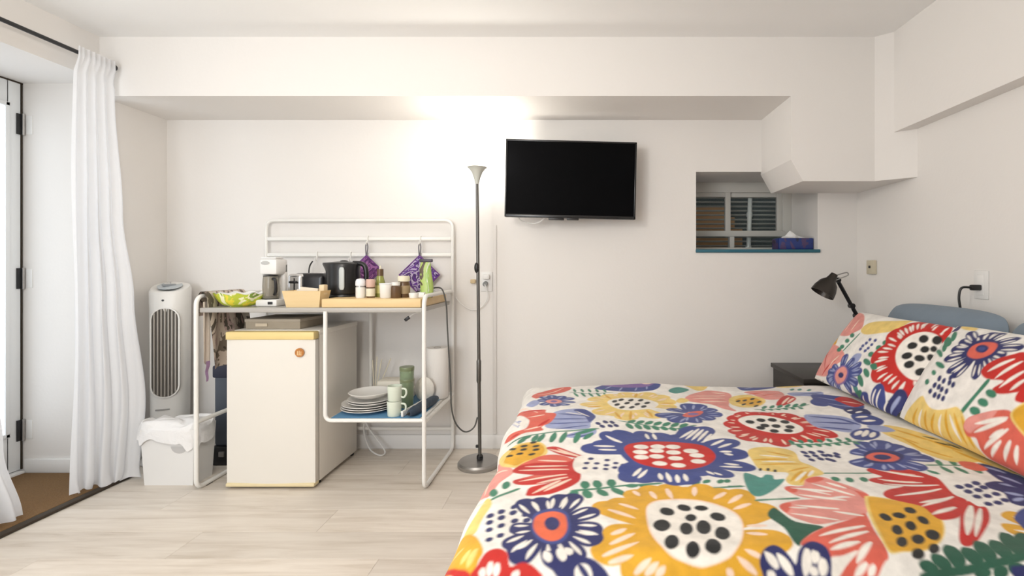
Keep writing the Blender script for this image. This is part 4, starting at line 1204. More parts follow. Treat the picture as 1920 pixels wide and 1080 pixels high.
e1046,1944,1049,1952,1057,1958,1067,1962,1070,1960,1071,1956,1064,1948,1055,1944;
e1062,1917,1069,1927,1080,1936,1094,1941,1098,1939,1098,1935,1087,1925,1074,1919;
n1067,1831,1058,1826,1054,1834,1059,1847,1069,1855,1074,1847;
n1092,1843,1082,1835,1078,1843,1083,1858,1094,1866,1098,1858;
n1103,1829,1092,1822,1088,1831,1094,1846,1106,1854,1110,1846;
n1068,1815,1059,1809,1054,1817,1060,1830,1070,1837,1074,1829;
n1082,1808,1073,1803,1069,1811,1074,1825,1085,1831,1089,1823;
w1061,1763,1120,1725,1153,1626,1186,1543,1177,1463,1115,1489,1076,1561,1072,1611,1060,1684;
y1071,1723,1084,1700,1097,1666,1108,1632,1107,1626,1102,1630,1088,1663,1076,1697;
y1080,1614,1098,1592,1118,1559,1136,1525,1137,1518,1131,1522,1110,1554,1091,1588;
y1086,1672,1091,1650,1094,1619,1093,1588,1091,1583,1088,1588,1084,1618,1083,1650;
k1147,1636,1157,1632,1169,1624,1180,1615,1182,1612,1179,1612,1166,1619,1154,1628;
k1146,1616,1156,1608,1169,1595,1180,1580,1181,1577,1178,1578,1165,1591,1153,1605;
k1174,1620,1180,1605,1184,1583,1186,1562,1185,1558,1183,1561,1178,1582,1175,1604;
g698,1654,808,1651,938,1673,939,1666,808,1643,698,1646;
g708,1650,701,1659,699,1670,704,1681,709,1683,713,1681,717,1670,715,1658;
g718,1651,727,1645,731,1636,729,1625,725,1622,720,1622,713,1631,713,1642;
g741,1654,734,1661,732,1671,736,1681,741,1683,746,1681,750,1672,748,1662;
g750,1653,759,1648,763,1639,762,1629,758,1626,752,1627,746,1635,745,1644;
g773,1655,766,1662,764,1672,768,1682,773,1684,778,1682,782,1672,780,1662;
g782,1654,791,1650,796,1641,794,1632,790,1629,785,1629,778,1636,777,1646;
g805,1656,798,1663,796,1673,801,1683,806,1684,811,1683,814,1673,813,1663;
g815,1656,823,1651,828,1643,826,1633,822,1630,817,1631,810,1638,809,1647;
g838,1658,831,1665,829,1675,834,1685,839,1687,843,1685,847,1675,845,1665;
g847,1657,855,1652,860,1644,858,1634,854,1632,848,1632,842,1639,841,1649;
g870,1659,864,1668,863,1680,868,1690,874,1691,878,1689,881,1678,878,1667;
g879,1658,888,1654,892,1646,890,1636,886,1634,881,1634,874,1641,874,1650;
g903,1662,897,1672,898,1685,904,1697,909,1698,914,1695,916,1682,912,1670;
g913,1663,922,1657,925,1648,922,1638,918,1635,913,1636,907,1645,907,1655;
w1095,1797,1146,1764,1188,1629,1225,1515,1231,1385,1171,1381,1170,1484,1138,1604,1106,1703;
y1110,1762,1123,1734,1138,1694,1148,1653,1147,1645,1141,1651,1126,1690,1114,1731;
y1146,1654,1161,1628,1176,1589,1187,1550,1186,1543,1180,1548,1164,1585,1152,1624;
y1170,1562,1178,1530,1184,1483,1186,1437,1184,1429,1179,1437,1172,1482,1169,1529;
k1154,1674,1163,1665,1171,1651,1178,1636,1177,1633,1174,1634,1164,1647,1157,1662;
k1159,1625,1167,1617,1176,1605,1183,1591,1182,1587,1179,1588,1169,1600,1162,1614;
k1183,1605,1189,1595,1194,1580,1196,1565,1194,1562,1191,1564,1186,1578,1183,1593;
b1040,1904,1099,1901,1124,1843,1082,1798,1034,1814,1019,1853;
e1038,1873,1049,1881,1066,1886,1083,1885,1087,1881,1084,1876,1068,1870,1051,1869;
e1042,1840,1054,1847,1073,1850,1091,1847,1094,1843,1091,1838,1074,1834,1055,1834;
l1042,1804,1094,1793,1105,1743,1062,1742,1038,1771;
n1164,1447,1186,1398,1194,1337,1140,1277,1124,1338;
l1159,1426,1167,1413,1173,1393,1174,1374,1172,1369,1168,1372,1161,1391,1157,1411;
l1143,1361,1151,1347,1157,1327,1159,1307,1157,1303,1153,1306,1146,1325,1142,1345;
c1131,1487,1159,1462,1152,1405,1123,1403,1112,1439;
w-264,1101,-246,1184,-234,1251,-214,1213,-223,1144,-229,1084;
y-290,1011,-275,1105,-232,1082,-198,1013,-202,984,-211,952,-275,975;
w-285,1027,-277,1036,-264,1043,-249,1045,-245,1042,-246,1037,-259,1029,-273,1026;
w-236,981,-239,992,-237,1006,-230,1018,-226,1020,-223,1016,-223,1002,-228,989;
w-222,973,-225,985,-222,1001,-216,1015,-211,1017,-208,1013,-209,998,-214,982;
s-321,1283,-297,1271,-266,1251,-238,1229,-234,1224,-240,1226,-271,1244,-301,1265;
n-200,1160,-201,1148,-209,1143,-215,1149,-214,1161,-206,1166;
n-197,1129,-198,1117,-205,1111,-211,1118,-210,1129,-203,1134;
n-192,1094,-193,1084,-200,1078,-206,1084,-205,1095,-198,1100;
n-185,1053,-186,1043,-193,1038,-199,1043,-198,1052,-191,1057;
n-178,1183,-180,1170,-188,1163,-194,1167,-194,1180,-186,1187;
n-174,1155,-175,1142,-183,1135,-190,1140,-189,1152,-181,1160;
n-169,1117,-170,1105,-178,1098,-184,1103,-183,1115,-175,1122;
n-164,1072,-165,1060,-173,1055,-178,1059,-178,1070,-170,1076;
n-151,1212,-153,1200,-162,1192,-168,1196,-166,1209,-158,1217;
n-150,1183,-152,1170,-160,1162,-167,1168,-166,1180,-157,1188;
n-142,1143,-143,1130,-151,1123,-158,1129,-157,1141,-149,1148;
n-139,1096,-141,1084,-149,1078,-154,1083,-154,1095,-146,1102;
n-126,1200,-127,1188,-136,1180,-142,1186,-141,1199,-132,1206;
n-120,1176,-122,1164,-130,1157,-137,1163,-135,1176,-126,1182;
n-114,1147,-116,1134,-125,1128,-131,1133,-130,1147,-121,1153;
n-101,1137,-140,1177,-159,1210,-157,1232,-146,1244,-130,1248,-109,1240,-89,1207,-74,1153;
n-92,1145,-118,1191,-127,1227,-117,1248,-103,1256,-87,1255,-70,1241,-61,1206,-62,1152;
n-78,1154,-85,1212,-79,1252,-63,1270,-47,1272,-32,1266,-21,1245,-26,1205,-47,1150;
n-68,1158,-61,1220,-46,1261,-26,1275,-10,1275,3,1265,9,1241,-5,1200,-39,1148;
n-49,1142,-17,1178,10,1195,31,1191,42,1180,47,1164,41,1144,13,1128,-32,1116;
n-35,1120,9,1124,38,1117,49,1100,49,1084,42,1070,25,1060,-5,1067,-42,1090;
n-32,1110,15,1099,43,1083,50,1063,46,1048,35,1036,14,1032,-14,1048,-47,1083;
n-38,1086,-3,1046,13,1013,8,991,-4,980,-20,977,-40,987,-56,1020,-66,1073;
n-46,1080,-24,1033,-18,998,-29,979,-43,972,-59,974,-76,988,-82,1023,-77,1075;
n-70,1072,-80,1020,-97,987,-117,977,-133,980,-145,991,-149,1013,-133,1046,-98,1086;
n-77,1077,-96,1033,-117,1008,-138,1005,-152,1012,-162,1024,-162,1046,-141,1071,-101,1097;
n-86,1092,-114,1071,-136,1066,-149,1077,-156,1092,-156,1108,-149,1124,-127,1129,-93,1122;
e-98,1188,-108,1200,-118,1218,-120,1234,-109,1222,-101,1203;
e-120,1175,-132,1185,-144,1201,-149,1217,-136,1207,-125,1190;
e-74,1190,-80,1204,-84,1224,-82,1239,-75,1225,-72,1206;
e-99,1184,-107,1197,-115,1215,-115,1231,-105,1219,-100,1200;
e-44,1194,-45,1211,-41,1232,-33,1247,-32,1230,-37,1209;
e-70,1198,-73,1214,-73,1236,-67,1251,-63,1235,-65,1214;
e-25,1193,-22,1210,-14,1232,-2,1246,-4,1228,-15,1207;
e-50,1202,-49,1219,-44,1242,-34,1257,-34,1239,-41,1217;
e-4,1137,6,1146,21,1154,35,1155,25,1145,10,1139;
e-17,1158,-9,1169,4,1181,17,1184,10,1173,-5,1163;
e-10,1085,3,1085,18,1081,28,1072,15,1071,0,1077;
e-4,1110,9,1113,25,1111,36,1105,24,1102,8,1105;
e-15,1067,-2,1063,13,1054,21,1042,7,1046,-6,1057;
e-2,1090,12,1088,28,1082,38,1072,24,1073,8,1081;
e-46,1038,-37,1025,-29,1007,-28,992,-38,1004,-44,1023;
e-23,1049,-12,1038,-1,1022,2,1007,-9,1017,-19,1034;
e-68,1037,-62,1023,-60,1004,-63,989,-70,1003,-70,1022;
e-42,1041,-35,1029,-29,1010,-30,995,-38,1008,-42,1027;
e-113,1049,-117,1034,-127,1017,-139,1006,-135,1022,-124,1038;
e-90,1038,-92,1022,-98,1004,-108,991,-107,1007,-99,1025;
e-122,1068,-128,1056,-140,1043,-153,1037,-147,1050,-134,1062;
e-102,1052,-106,1038,-115,1023,-127,1015,-124,1029,-113,1043;
e-117,1114,-125,1109,-137,1107,-147,1111,-138,1117,-126,1117;
e-111,1089,-118,1082,-129,1077,-139,1078,-132,1086,-121,1090;
b-111,1123,-109,1171,-87,1194,-59,1198,-33,1176,-23,1128,-23,1084,-37,1048,-61,1039,-84,1048,-103,1078;
o-106,1117,-104,1158,-86,1179,-61,1183,-38,1164,-30,1128,-30,1088,-42,1059,-62,1049,-82,1060,-98,1084;
n-46,1121,-51,1100,-62,1092,-74,1101,-81,1124,-78,1146,-66,1155,-53,1144;
n-78,1005,-59,1015,-35,997,-6,1004,30,992,55,952,-29,951,-58,976;
e22,972,23,958,14,949,1,950,-10,960,-10,976,0,986,14,984;
n-6,990,4,983,14,970,20,956,19,952,14,952,4,964,-4,978;
e-73,1014,-63,1011,-57,1002,-57,992,-61,988,-66,988,-74,995,-76,1004;
e-46,1024,-36,1019,-29,1008,-29,996,-32,992,-38,992,-46,1001,-49,1013;
e-31,1028,-21,1027,-15,1021,-15,1011,-18,1008,-23,1006,-31,1011,-34,1019;
r-207,951,-202,978,-188,1006,-167,1015,-147,1003,-138,976,-114,984,-90,976,-79,952;
r-214,960,-220,950,-238,945,-328,1045,-289,1001,-286,1015,-246,975,-224,968;
e-191,952,-196,958,-198,965,-194,971,-190,972,-187,971,-184,964,-185,957;
e-178,956,-183,963,-184,973,-181,982,-177,983,-173,982,-170,972,-172,963;
e-165,956,-170,962,-171,971,-167,980,-163,981,-159,979,-157,970,-159,961;
e-134,955,-134,962,-129,967,-122,969,-119,966,-118,962,-121,956,-127,953"""
PRINT_FAR = """p34,257,-73,347,-113,422,114,392,227,313,190,276,140,249;
s84,278,72,296,60,323,51,351,51,357,56,353,69,327,80,299;
s148,282,142,298,139,322,139,345,142,349,145,345,149,323,150,299;
w230,296,261,343,378,381,449,409,452,332,363,288,282,275;
y1,183,-33,263,37,251,105,188;
g-14,242,-13,234,-5,227,-12,231,-15,239,-32,248;
g3,211,-3,204,-1,200,5,202,5,208,-1,213;
g-8,185,-3,177,0,172,-7,177,0,184,7,186;
p-61,8,-73,71,5,159,45,193,176,181,248,143,211,87,163,31,8,19;
r49,32,33,57,15,95,1,133,1,141,6,135,25,99,40,60;
r113,27,132,52,162,85,193,114,200,117,197,110,169,78,138,47;
r139,58,111,86,74,128,42,171,38,180,46,175,82,134,117,91;
r-69,31,-76,45,-81,66,-83,87,-81,92,-78,88,-71,68,-68,47;
s64,50,57,75,52,110,49,145,50,151,53,145,60,111,64,76;
s169,74,175,93,185,118,198,142,202,145,202,140,193,115,180,90;
g201,178,213,224,237,274,244,271,221,221,209,176;
g194,269,208,258,201,248,181,249,167,259,173,270;
g183,237,197,227,191,217,172,217,159,227,164,237;
g179,202,192,191,187,181,170,181,156,191,161,201;
g175,183,187,173,183,163,165,162,151,172,156,183;
b356,262,364,256,361,248,350,248,342,254,345,261;
b394,264,401,258,399,250,390,249,382,256,384,263;
b347,243,354,237,350,229,338,228,331,235,335,242;
b391,241,397,235,395,228,384,227,378,233,381,240;
b332,227,339,221,335,214,322,213,315,219,319,227;
b382,222,389,216,385,209,374,208,367,214,371,221;
b327,211,335,204,330,197,318,196,310,203,315,210;
b372,208,379,202,374,195,363,193,355,200,360,207;
l294,141,306,177,354,182,357,147,329,124;
g463,268,472,256,463,246,447,249,438,261,447,271;
g452,238,460,226,450,217,432,219,424,232,435,241;
g436,201,443,189,431,180,409,183,402,195,416,204;
g454,149,442,143,419,144,398,152,392,162,405,169,429,167,449,159;
g469,120,480,107,477,97,460,96,440,105,427,118,431,127,448,128;
g450,80,462,62,457,51,440,53,419,66,405,85,407,96,426,94;
t427,38,433,25,424,15,409,15,397,25,391,39,396,49,411,49;
b267,85,243,117,231,142,234,157,242,165,253,166,266,157,277,132,285,93;
b285,90,286,126,294,149,306,158,316,158,325,152,330,138,323,115,304,84;
b307,92,338,127,364,147,382,149,391,144,394,134,387,117,361,97,319,76;
b317,86,361,111,395,124,414,121,422,113,421,103,408,88,374,76,324,67;
b322,72,371,77,406,75,422,65,425,55,420,45,403,37,369,40,321,52;
b315,59,352,49,375,35,382,21,380,11,372,4,356,2,333,16,305,42;
b287,40,282,8,272,-11,260,-17,250,-15,242,-8,238,5,247,25,269,48;
b264,39,229,9,201,-7,183,-7,175,0,173,11,182,26,210,42,254,57;
b259,42,219,16,188,4,169,6,162,14,162,25,173,39,205,51,252,61;
b260,51,222,38,194,35,180,42,175,52,177,62,190,73,218,76,258,71;
b262,60,229,60,207,67,199,78,199,89,205,98,218,103,240,97,268,80;
l271,120,264,130,258,144,258,157,265,147,270,132;
l256,113,248,122,240,136,238,148,246,139,253,125;
l310,111,311,121,316,135,323,143,322,132,317,119;
l294,115,294,126,296,140,302,150,303,139,299,125;
l346,99,356,109,371,120,385,125,375,115,359,105;
l336,112,345,123,359,136,371,143,363,131,349,119;
l360,82,374,89,393,96,409,97,395,89,375,84;
l354,97,367,106,386,115,401,118,388,108,369,101;
l359,51,374,52,393,50,407,45,392,43,373,46;
l360,67,374,70,394,71,409,67,394,64,374,65;
l331,29,342,25,355,17,363,8,351,11,339,20;
l339,43,351,41,365,35,374,27,362,29,349,36;
l260,26,258,17,252,6,244,-1,246,9,253,20;
l275,19,274,9,271,-2,264,-10,264,0,269,11;
l224,38,213,29,197,20,183,17,194,27,211,34;
l232,23,222,14,207,3,194,-2,204,9,219,18;
l219,45,206,38,188,31,173,30,186,38,204,43;
l225,30,213,21,196,13,181,10,193,19,210,26;
l228,66,216,63,200,61,188,64,200,68,216,68;
l229,49,218,45,203,41,190,42,201,48,217,50;
l243,85,233,86,221,89,213,96,224,96,235,91;
l239,69,229,68,216,70,207,75,217,77,230,73;
v234,44,242,83,277,110,331,88,329,39,259,12;
p245,48,252,80,281,104,321,86,320,44,267,20;
n306,67,304,57,293,50,278,50,268,57,270,67,280,74,295,74;
r587,242,520,231,474,238,455,261,452,285,461,307,487,324,533,317,594,287;
r579,251,501,252,450,267,431,294,432,318,444,338,475,351,526,336,592,295;
r581,262,507,277,462,302,450,332,455,355,472,372,503,379,549,354,602,302;
r581,272,511,301,469,333,462,365,472,387,491,401,523,402,565,370,610,308;
r584,281,519,322,483,361,481,393,493,413,515,424,547,420,583,381,618,312;
r592,291,540,343,515,387,521,418,538,435,561,441,591,429,616,385,632,313;
r609,297,583,354,578,397,596,419,619,427,642,424,665,406,669,364,655,302;
r624,296,618,347,627,380,652,389,675,387,696,376,711,355,702,323,668,283;
r638,293,649,335,668,356,692,351,711,338,726,320,732,296,713,276,672,262;
r658,282,688,305,710,306,722,286,727,263,725,240,716,219,694,217,661,236;
r673,259,717,251,740,234,738,209,727,189,710,173,687,164,665,182,645,222;
r674,239,715,207,732,177,722,152,704,137,682,129,656,134,639,164,634,216;
r668,218,701,160,710,115,695,90,673,80,649,81,625,98,616,142,623,208;
r654,210,666,144,660,99,636,80,613,78,591,86,573,111,579,156,608,216;
r645,205,646,136,633,90,607,74,583,75,562,87,549,115,563,160,601,218;
r619,203,586,133,551,94,519,88,497,99,484,119,486,151,520,191,585,233;
r610,209,567,150,526,119,494,121,476,136,467,158,474,189,514,219,583,245;
r595,216,533,169,483,149,451,158,437,177,434,201,450,230,500,250,578,259;
r596,222,535,183,488,169,459,182,447,203,446,226,463,253,511,266,583,266;
e521,294,508,294,490,298,479,307,493,307,510,301;
e516,256,502,253,485,252,472,257,485,261,502,260;
e510,315,495,317,476,325,464,335,480,333,498,324;
e500,278,484,277,464,279,450,286,465,288,485,284;
e529,337,515,342,499,353,490,365,504,360,520,348;
e511,303,497,305,478,311,466,320,481,319,499,312;
e542,356,529,364,515,377,508,391,521,384,535,369;
e519,326,504,330,487,340,476,351,492,348,508,337;
e559,370,547,381,535,396,530,411,542,402,553,385;
e531,345,517,352,501,364,493,377,507,371,522,357;
e590,380,582,393,574,410,573,425,582,413,588,395;
e557,362,546,371,533,386,529,400,541,392,551,376;
e644,368,641,380,641,397,646,408,650,396,648,380;
e606,364,600,375,595,390,596,403,603,393,607,377;
e680,335,681,345,686,357,695,364,694,353,687,342;
e643,346,640,356,641,369,646,378,650,368,648,355;
e698,296,703,304,711,310,720,311,716,303,707,298;
e670,322,671,331,675,340,683,345,683,336,677,327;
e696,242,703,244,712,243,717,237,710,235,701,237;
e693,280,698,286,706,290,714,288,709,281,701,279;
e683,198,691,194,699,187,701,177,692,181,686,190;
e706,229,715,229,725,225,731,218,722,217,712,222;
e664,171,670,163,675,150,674,140,667,148,663,160;
e697,189,706,184,715,175,718,164,708,169,700,180;
e641,140,646,127,648,110,644,97,639,109,639,127;
e679,147,686,136,693,121,693,107,685,118,680,134;
e603,145,602,131,599,115,591,104,590,117,595,133;
e640,140,644,127,645,110,641,97,636,110,637,127;
e584,146,582,132,575,115,565,105,567,119,575,135;
e620,135,622,121,620,103,614,91,611,105,615,122;
e533,168,524,155,510,142,496,135,504,148,519,161;
e562,143,556,129,546,112,534,102,538,117,550,133;
e522,194,511,184,495,174,480,171,491,182,508,191;
e545,164,537,152,524,137,511,131,518,144,532,157;
e501,224,487,216,468,210,452,211,466,219,485,223;
e515,188,504,178,486,167,471,164,482,175,500,184;
e510,240,496,235,478,231,463,234,477,240,495,242;
e520,204,509,195,492,187,478,185,488,195,506,202;
r550,200,517,247,509,301,531,340,576,365,642,363,675,332,703,272,703,214,675,167,640,152,597,167;
e553,207,528,251,526,296,545,331,585,355,638,355,673,325,696,271,696,220,675,170,646,158,598,173;
k617,333,622,321,616,309,602,305,588,311,581,324,587,337,602,340;
k662,346,665,333,661,320,649,317,637,324,632,338,636,351,650,354;
k594,294,598,282,591,271,575,265,562,270,557,281,564,294,580,298;
k645,294,648,283,642,273,631,270,619,275,616,286,622,296,635,299;
k602,249,605,238,597,225,583,219,570,223,566,234,574,247,589,253;
k654,251,652,241,642,233,626,232,617,239,618,249,630,257,645,258;
k672,271,672,261,670,253,663,252,656,259,654,268,659,276,667,277;
k628,221,632,208,627,196,615,190,602,194,597,206,604,219,616,225;
k673,214,675,203,672,189,663,182,653,186,649,197,655,210,666,218;
k699,239,700,229,696,221,689,219,675,227,675,237,686,243,693,245;
k667,304,668,295,664,288,656,287,648,293,647,302,653,310,661,310;
b517,14,529,64,555,93,585,81,610,23,582,-29,505,-33;
n597,-26,621,52,637,103,663,106,685,65,697,-1,656,-28;
b393,-22,453,28,499,36,505,0,525,-33,415,-39;
e518,-21,521,1,529,32,540,60,545,64,546,58,539,29,528,-1;
e547,-19,549,5,555,37,565,67,569,72,570,66,565,35,556,3;
l641,0,638,21,641,50,648,77,653,81,657,76,657,48,651,19;
e588,-25,592,-7,601,16,613,38,618,40,618,35,610,12,599,-11;
e447,-15,449,-4,456,8,465,18,468,18,469,15,464,2,456,-9;
g366,-13,439,34,457,24,404,-16;
r521,165,528,173,539,181,551,187,554,186,554,183,543,175,531,168;
r537,137,543,148,554,161,567,172,570,173,570,169,560,156,547,144;
g454,147,482,162,504,143,483,132;
b354,0,409,13,428,-12,441,-32,357,-38;
e375,0,386,-3,400,-11,412,-21,413,-25,409,-25,395,-18,383,-9;
v153,-14,231,3,236,-17,158,-38;
e106,0,88,0,19,-16,-25,-14,-43,-5,3,4,68,10,111,7;
k23,0,23,0,-18,-17,-33,-17,-25,-10,9,0;
k85,3,72,0,58,0,47,0,47,0,72,3;
k126,5,107,0,96,0,85,0,86,0,115,5"""
PRINT_NEAR = """w19,418,33,441,119,416,148,390,80,393;
n-42,386,-50,437,-27,444,8,437,58,382;
e-40,405,-47,412,-52,425,-52,437,-50,440,-46,439,-40,428,-38,415;
e16,399,2,407,-13,421,-25,438,-24,443,-20,443,-4,429,9,413;
g102,317,98,305,79,304,45,318,18,338,18,352,63,345,89,333;
g98,347,102,332,93,328,75,338,57,357,46,374,57,378,81,366;
g96,297,99,284,91,280,76,287,57,303,49,318,63,321,82,312;
g155,222,149,216,130,217,108,224,96,233,104,238,126,237,146,230;
g89,277,104,265,105,258,91,259,68,268,8,290,41,290,65,287;
g136,196,139,188,135,184,125,185,115,191,111,199,116,203,126,202;
g137,154,136,146,129,143,119,147,112,155,113,162,121,165,130,161;
n229,307,183,306,151,312,137,323,135,333,140,342,157,348,189,342,233,326;
n226,319,176,336,143,354,131,370,132,380,140,386,160,386,193,368,235,336;
n241,319,213,335,198,351,196,364,201,373,210,378,223,376,239,361,254,333;
n244,328,222,355,212,377,214,392,222,398,232,400,244,393,255,371,261,336;
n252,333,240,365,238,389,245,401,255,405,264,403,274,392,276,369,270,335;
n274,336,293,369,311,389,326,392,335,388,340,379,337,364,319,345,288,323;
n291,329,331,351,361,361,379,357,385,350,385,339,373,327,342,317,297,311;
n288,318,323,323,348,321,359,312,361,302,357,293,345,285,320,287,287,299;
n288,303,320,289,340,274,344,260,340,251,332,245,317,246,298,260,277,288;
n282,288,304,256,314,230,310,215,303,208,293,208,280,217,270,243,264,281;
n259,277,248,233,235,204,221,193,211,194,204,201,202,219,215,248,241,285;
n249,278,226,236,205,210,188,203,178,206,173,215,177,233,198,259,234,290;
n233,287,188,258,154,243,134,244,126,251,126,261,139,276,174,291,225,304;
n230,297,182,284,147,280,130,287,125,296,128,306,144,316,178,320,228,316;
e198,330,183,331,165,334,153,341,167,341,185,336;
e195,315,181,314,162,315,149,320,163,322,181,319;
e198,354,183,359,165,370,153,381,168,376,186,364;
e191,340,175,344,156,352,143,362,159,359,178,349;
e236,349,228,354,220,363,216,372,225,368,232,358;
e225,337,216,341,206,349,201,358,211,354,220,346;
e249,360,242,368,237,381,236,392,243,383,247,370;
e234,353,227,361,219,372,217,383,226,376,232,363;
e267,360,264,370,263,384,266,394,270,384,269,370;
e251,359,246,368,244,382,245,392,250,383,252,369;
e306,346,313,356,323,366,334,372,328,361,316,351;
e295,356,300,367,309,379,318,386,314,375,304,363;
e329,323,342,330,359,335,373,335,361,328,343,324;
e325,338,336,346,353,353,367,355,356,347,338,341;
e313,298,324,299,338,298,348,293,337,291,323,294;
e315,314,325,316,339,317,350,313,339,310,325,311;
e298,273,308,268,319,260,324,250,314,254,304,264;
e308,286,318,282,330,275,337,267,326,269,315,278;
e277,254,283,244,288,229,288,217,281,227,277,242;
e291,260,299,251,306,237,308,225,299,234,294,248;
e229,253,225,239,217,223,208,213,211,226,220,242;
e243,246,241,233,235,215,227,204,228,218,236,235;
e213,261,205,248,193,234,180,225,188,238,201,252;
e225,251,219,238,208,222,197,212,202,226,214,241;
e188,286,175,278,155,270,139,268,152,277,173,283;
e195,272,182,263,163,252,147,249,160,259,179,268;
e190,311,175,307,156,305,141,308,155,312,175,313;
e192,295,178,290,158,286,143,287,157,293,177,295;
n208,280,197,322,226,350,282,356,318,332,321,293,270,268;
c216,283,210,316,238,339,286,346,308,330,307,299,265,276;
n280,323,283,311,274,301,254,300,237,307,233,319,244,329,263,330;
b271,319,273,313,267,308,255,307,247,310,245,317,252,322,262,323;
r310,237,323,271,371,311,411,328,482,231,453,197,408,183,385,194,407,225,347,219;
r469,185,468,211,482,231,513,187,482,177;
e335,242,346,260,365,282,387,300,393,301,392,295,374,273,353,253;
e375,226,382,247,397,274,414,297,420,300,420,294,407,267,390,242;
e406,202,412,222,424,246,440,269,445,271,446,265,435,240,420,217;
e443,203,444,216,450,232,459,246,463,247,465,243,460,227,453,212;
g314,100,329,160,348,217,361,212,342,156,327,97;
g410,177,401,167,379,169,366,180,375,190,397,189;
g397,145,388,135,366,136,354,147,363,158,385,157;
g383,114,374,103,353,103,341,115,350,126,371,126;
n177,177,176,168,167,169,160,179,161,189,170,188;
n200,174,199,165,191,165,184,175,186,185,194,184;
n178,149,176,140,167,141,160,151,163,160,172,160;
n199,148,197,140,188,140,182,150,183,159,192,159;
n225,174,223,165,216,166,209,176,210,185,219,184;
n243,171,241,162,233,163,227,173,229,182,237,181;
n176,124,172,115,164,115,158,125,161,134,170,134;
n215,144,213,135,205,135,199,145,201,154,209,153;
n236,142,234,133,227,134,221,144,222,153,230,152;
n203,117,200,108,191,108,186,118,189,128,197,127;
n220,117,218,108,210,109,205,119,208,128,216,127;
n240,116,238,107,230,108,225,117,228,126,235,126;
n216,192,214,183,206,184,200,194,202,203,210,202;
w57,20,105,71,144,102,194,76,240,79,288,107,330,91,365,49,395,17,416,0,352,-8,272,-14,166,-18,18,-35;
e149,102,140,126,204,104,279,110,286,103,241,78,195,74;
y136,57,130,38,117,14,100,-8,95,-10,95,-4,106,20,122,43;
y183,59,186,44,185,23,180,3,176,0,173,4,173,24,176,45;
y224,62,224,45,218,23,209,3,204,0,203,5,207,27,215,48;
y266,84,276,65,286,37,292,8,290,2,285,6,275,33,267,62;
y296,85,315,70,337,44,356,17,357,10,351,13,328,37,308,64;
y326,84,345,69,367,44,385,17,386,11,380,13,357,36,338,63;
e161,57,159,41,152,21,142,2,138,0,136,4,142,25,151,44;
e252,65,254,48,252,26,247,4,244,0,242,5,242,27,246,49;
e283,75,299,62,318,41,334,18,335,12,330,14,310,34,293,57;
c346,55,351,87,394,117,454,144,484,143,513,113,549,103,563,5,499,0,437,0,412,12,396,39,365,34;
p346,55,351,87,394,117,435,135,425,105,391,68,372,46;
e380,78,402,95,435,114,469,127,477,127,473,120,441,101,407,85;
e386,53,405,75,436,100,469,121,476,122,473,114,444,89,412,66;
e424,20,436,43,459,71,484,96,491,98,490,91,469,62,445,36;
e445,9,449,25,460,44,474,60,479,61,480,55,471,36,458,19;
e492,14,490,30,494,50,502,69,507,71,510,67,508,47,501,27;
e529,18,523,30,522,47,525,63,529,66,533,63,536,47,535,30;
e440,55,446,68,458,82,473,92,478,92,478,87,468,72,454,60;
w479,140,500,185,513,187,556,97,511,111;
y485,143,504,180,516,182,552,105,513,116;
r694,270,689,284,677,293,663,293,651,284,646,270,651,256,663,247,677,247,689,256;
r681,305,677,319,665,328,650,328,638,319,633,305,638,291,650,283,665,283,677,291;
r649,324,644,338,632,347,617,347,605,338,601,324,605,310,617,301,632,301,644,310;
r612,318,607,332,595,340,580,340,568,332,564,318,568,304,580,295,595,295,607,304;
r587,289,583,303,571,312,556,312,544,303,539,289,544,275,556,266,571,266,583,275;
r587,251,583,265,571,274,556,274,544,265,539,251,544,237,556,228,571,228,583,237;
r611,222,607,236,595,245,580,245,568,236,564,222,568,208,580,200,595,200,607,208;
r649,216,644,230,632,239,617,239,605,230,601,216,605,202,617,193,632,193,644,202;
r681,235,677,249,665,257,650,257,638,249,633,235,638,221,650,212,665,212,677,221;
e657,270,649,295,628,310,602,310,581,295,573,270,581,245,602,230,628,230,649,245;
k641,270,640,274,637,276,633,276,630,274,629,270,630,266,633,264,637,264,640,266;
k631,287,630,291,627,293,623,293,620,291,619,287,620,284,623,282,627,282,630,284;
k611,287,610,291,607,293,603,293,600,291,599,287,600,284,603,282,607,282,610,284;
k601,270,600,273,597,276,593,276,590,273,589,270,590,266,593,264,597,264,600,266;
k611,253,610,256,607,258,603,258,600,256,599,253,600,249,603,247,607,247,610,249;
k631,253,630,256,627,259,623,259,620,256,619,253,620,249,623,247,627,247,630,249;
b689,85,685,96,676,103,664,103,655,96,651,85,655,74,664,67,676,67,685,74;
b677,113,674,124,664,131,652,131,643,124,639,113,643,102,652,95,664,95,674,102;
b649,125,645,136,636,143,624,143,615,136,611,125,615,114,624,107,636,107,645,114;
b621,113,617,124,608,131,596,131,586,124,583,113,586,102,596,95,608,95,617,102;
b609,85,605,96,596,103,584,103,575,96,571,85,575,74,584,67,596,67,605,74;
b621,57,617,68,608,75,596,75,586,68,583,57,586,46,596,39,608,39,617,46;
b649,45,645,56,636,63,624,63,615,56,611,45,615,34,624,27,636,27,645,34;
b677,57,674,68,664,75,652,75,643,68,639,57,643,46,652,39,664,39,674,46;
o658,85,653,101,639,112,621,112,607,101,602,85,607,69,621,58,639,58,653,69;
n642,85,640,92,634,96,626,96,620,92,618,85,620,78,626,74,634,74,640,78"""

def smooth_poly(P, n=4):
    m = len(P)
    p0, p1, p2, p3 = np.roll(P, 1, 0), P, np.roll(P, -1, 0), np.roll(P, -2, 0)
    out = []
    for k in range(n):
        t = k / n
        out.append(0.5 * (2 * p1 + (p2 - p0) * t + (2 * p0 - 5 * p1 + 4 * p2 - p3) * t * t + (3 * p1 - p0 - 3 * p2 + p3) * t ** 3))
    return np.stack(out, 1).reshape(-1, 2)

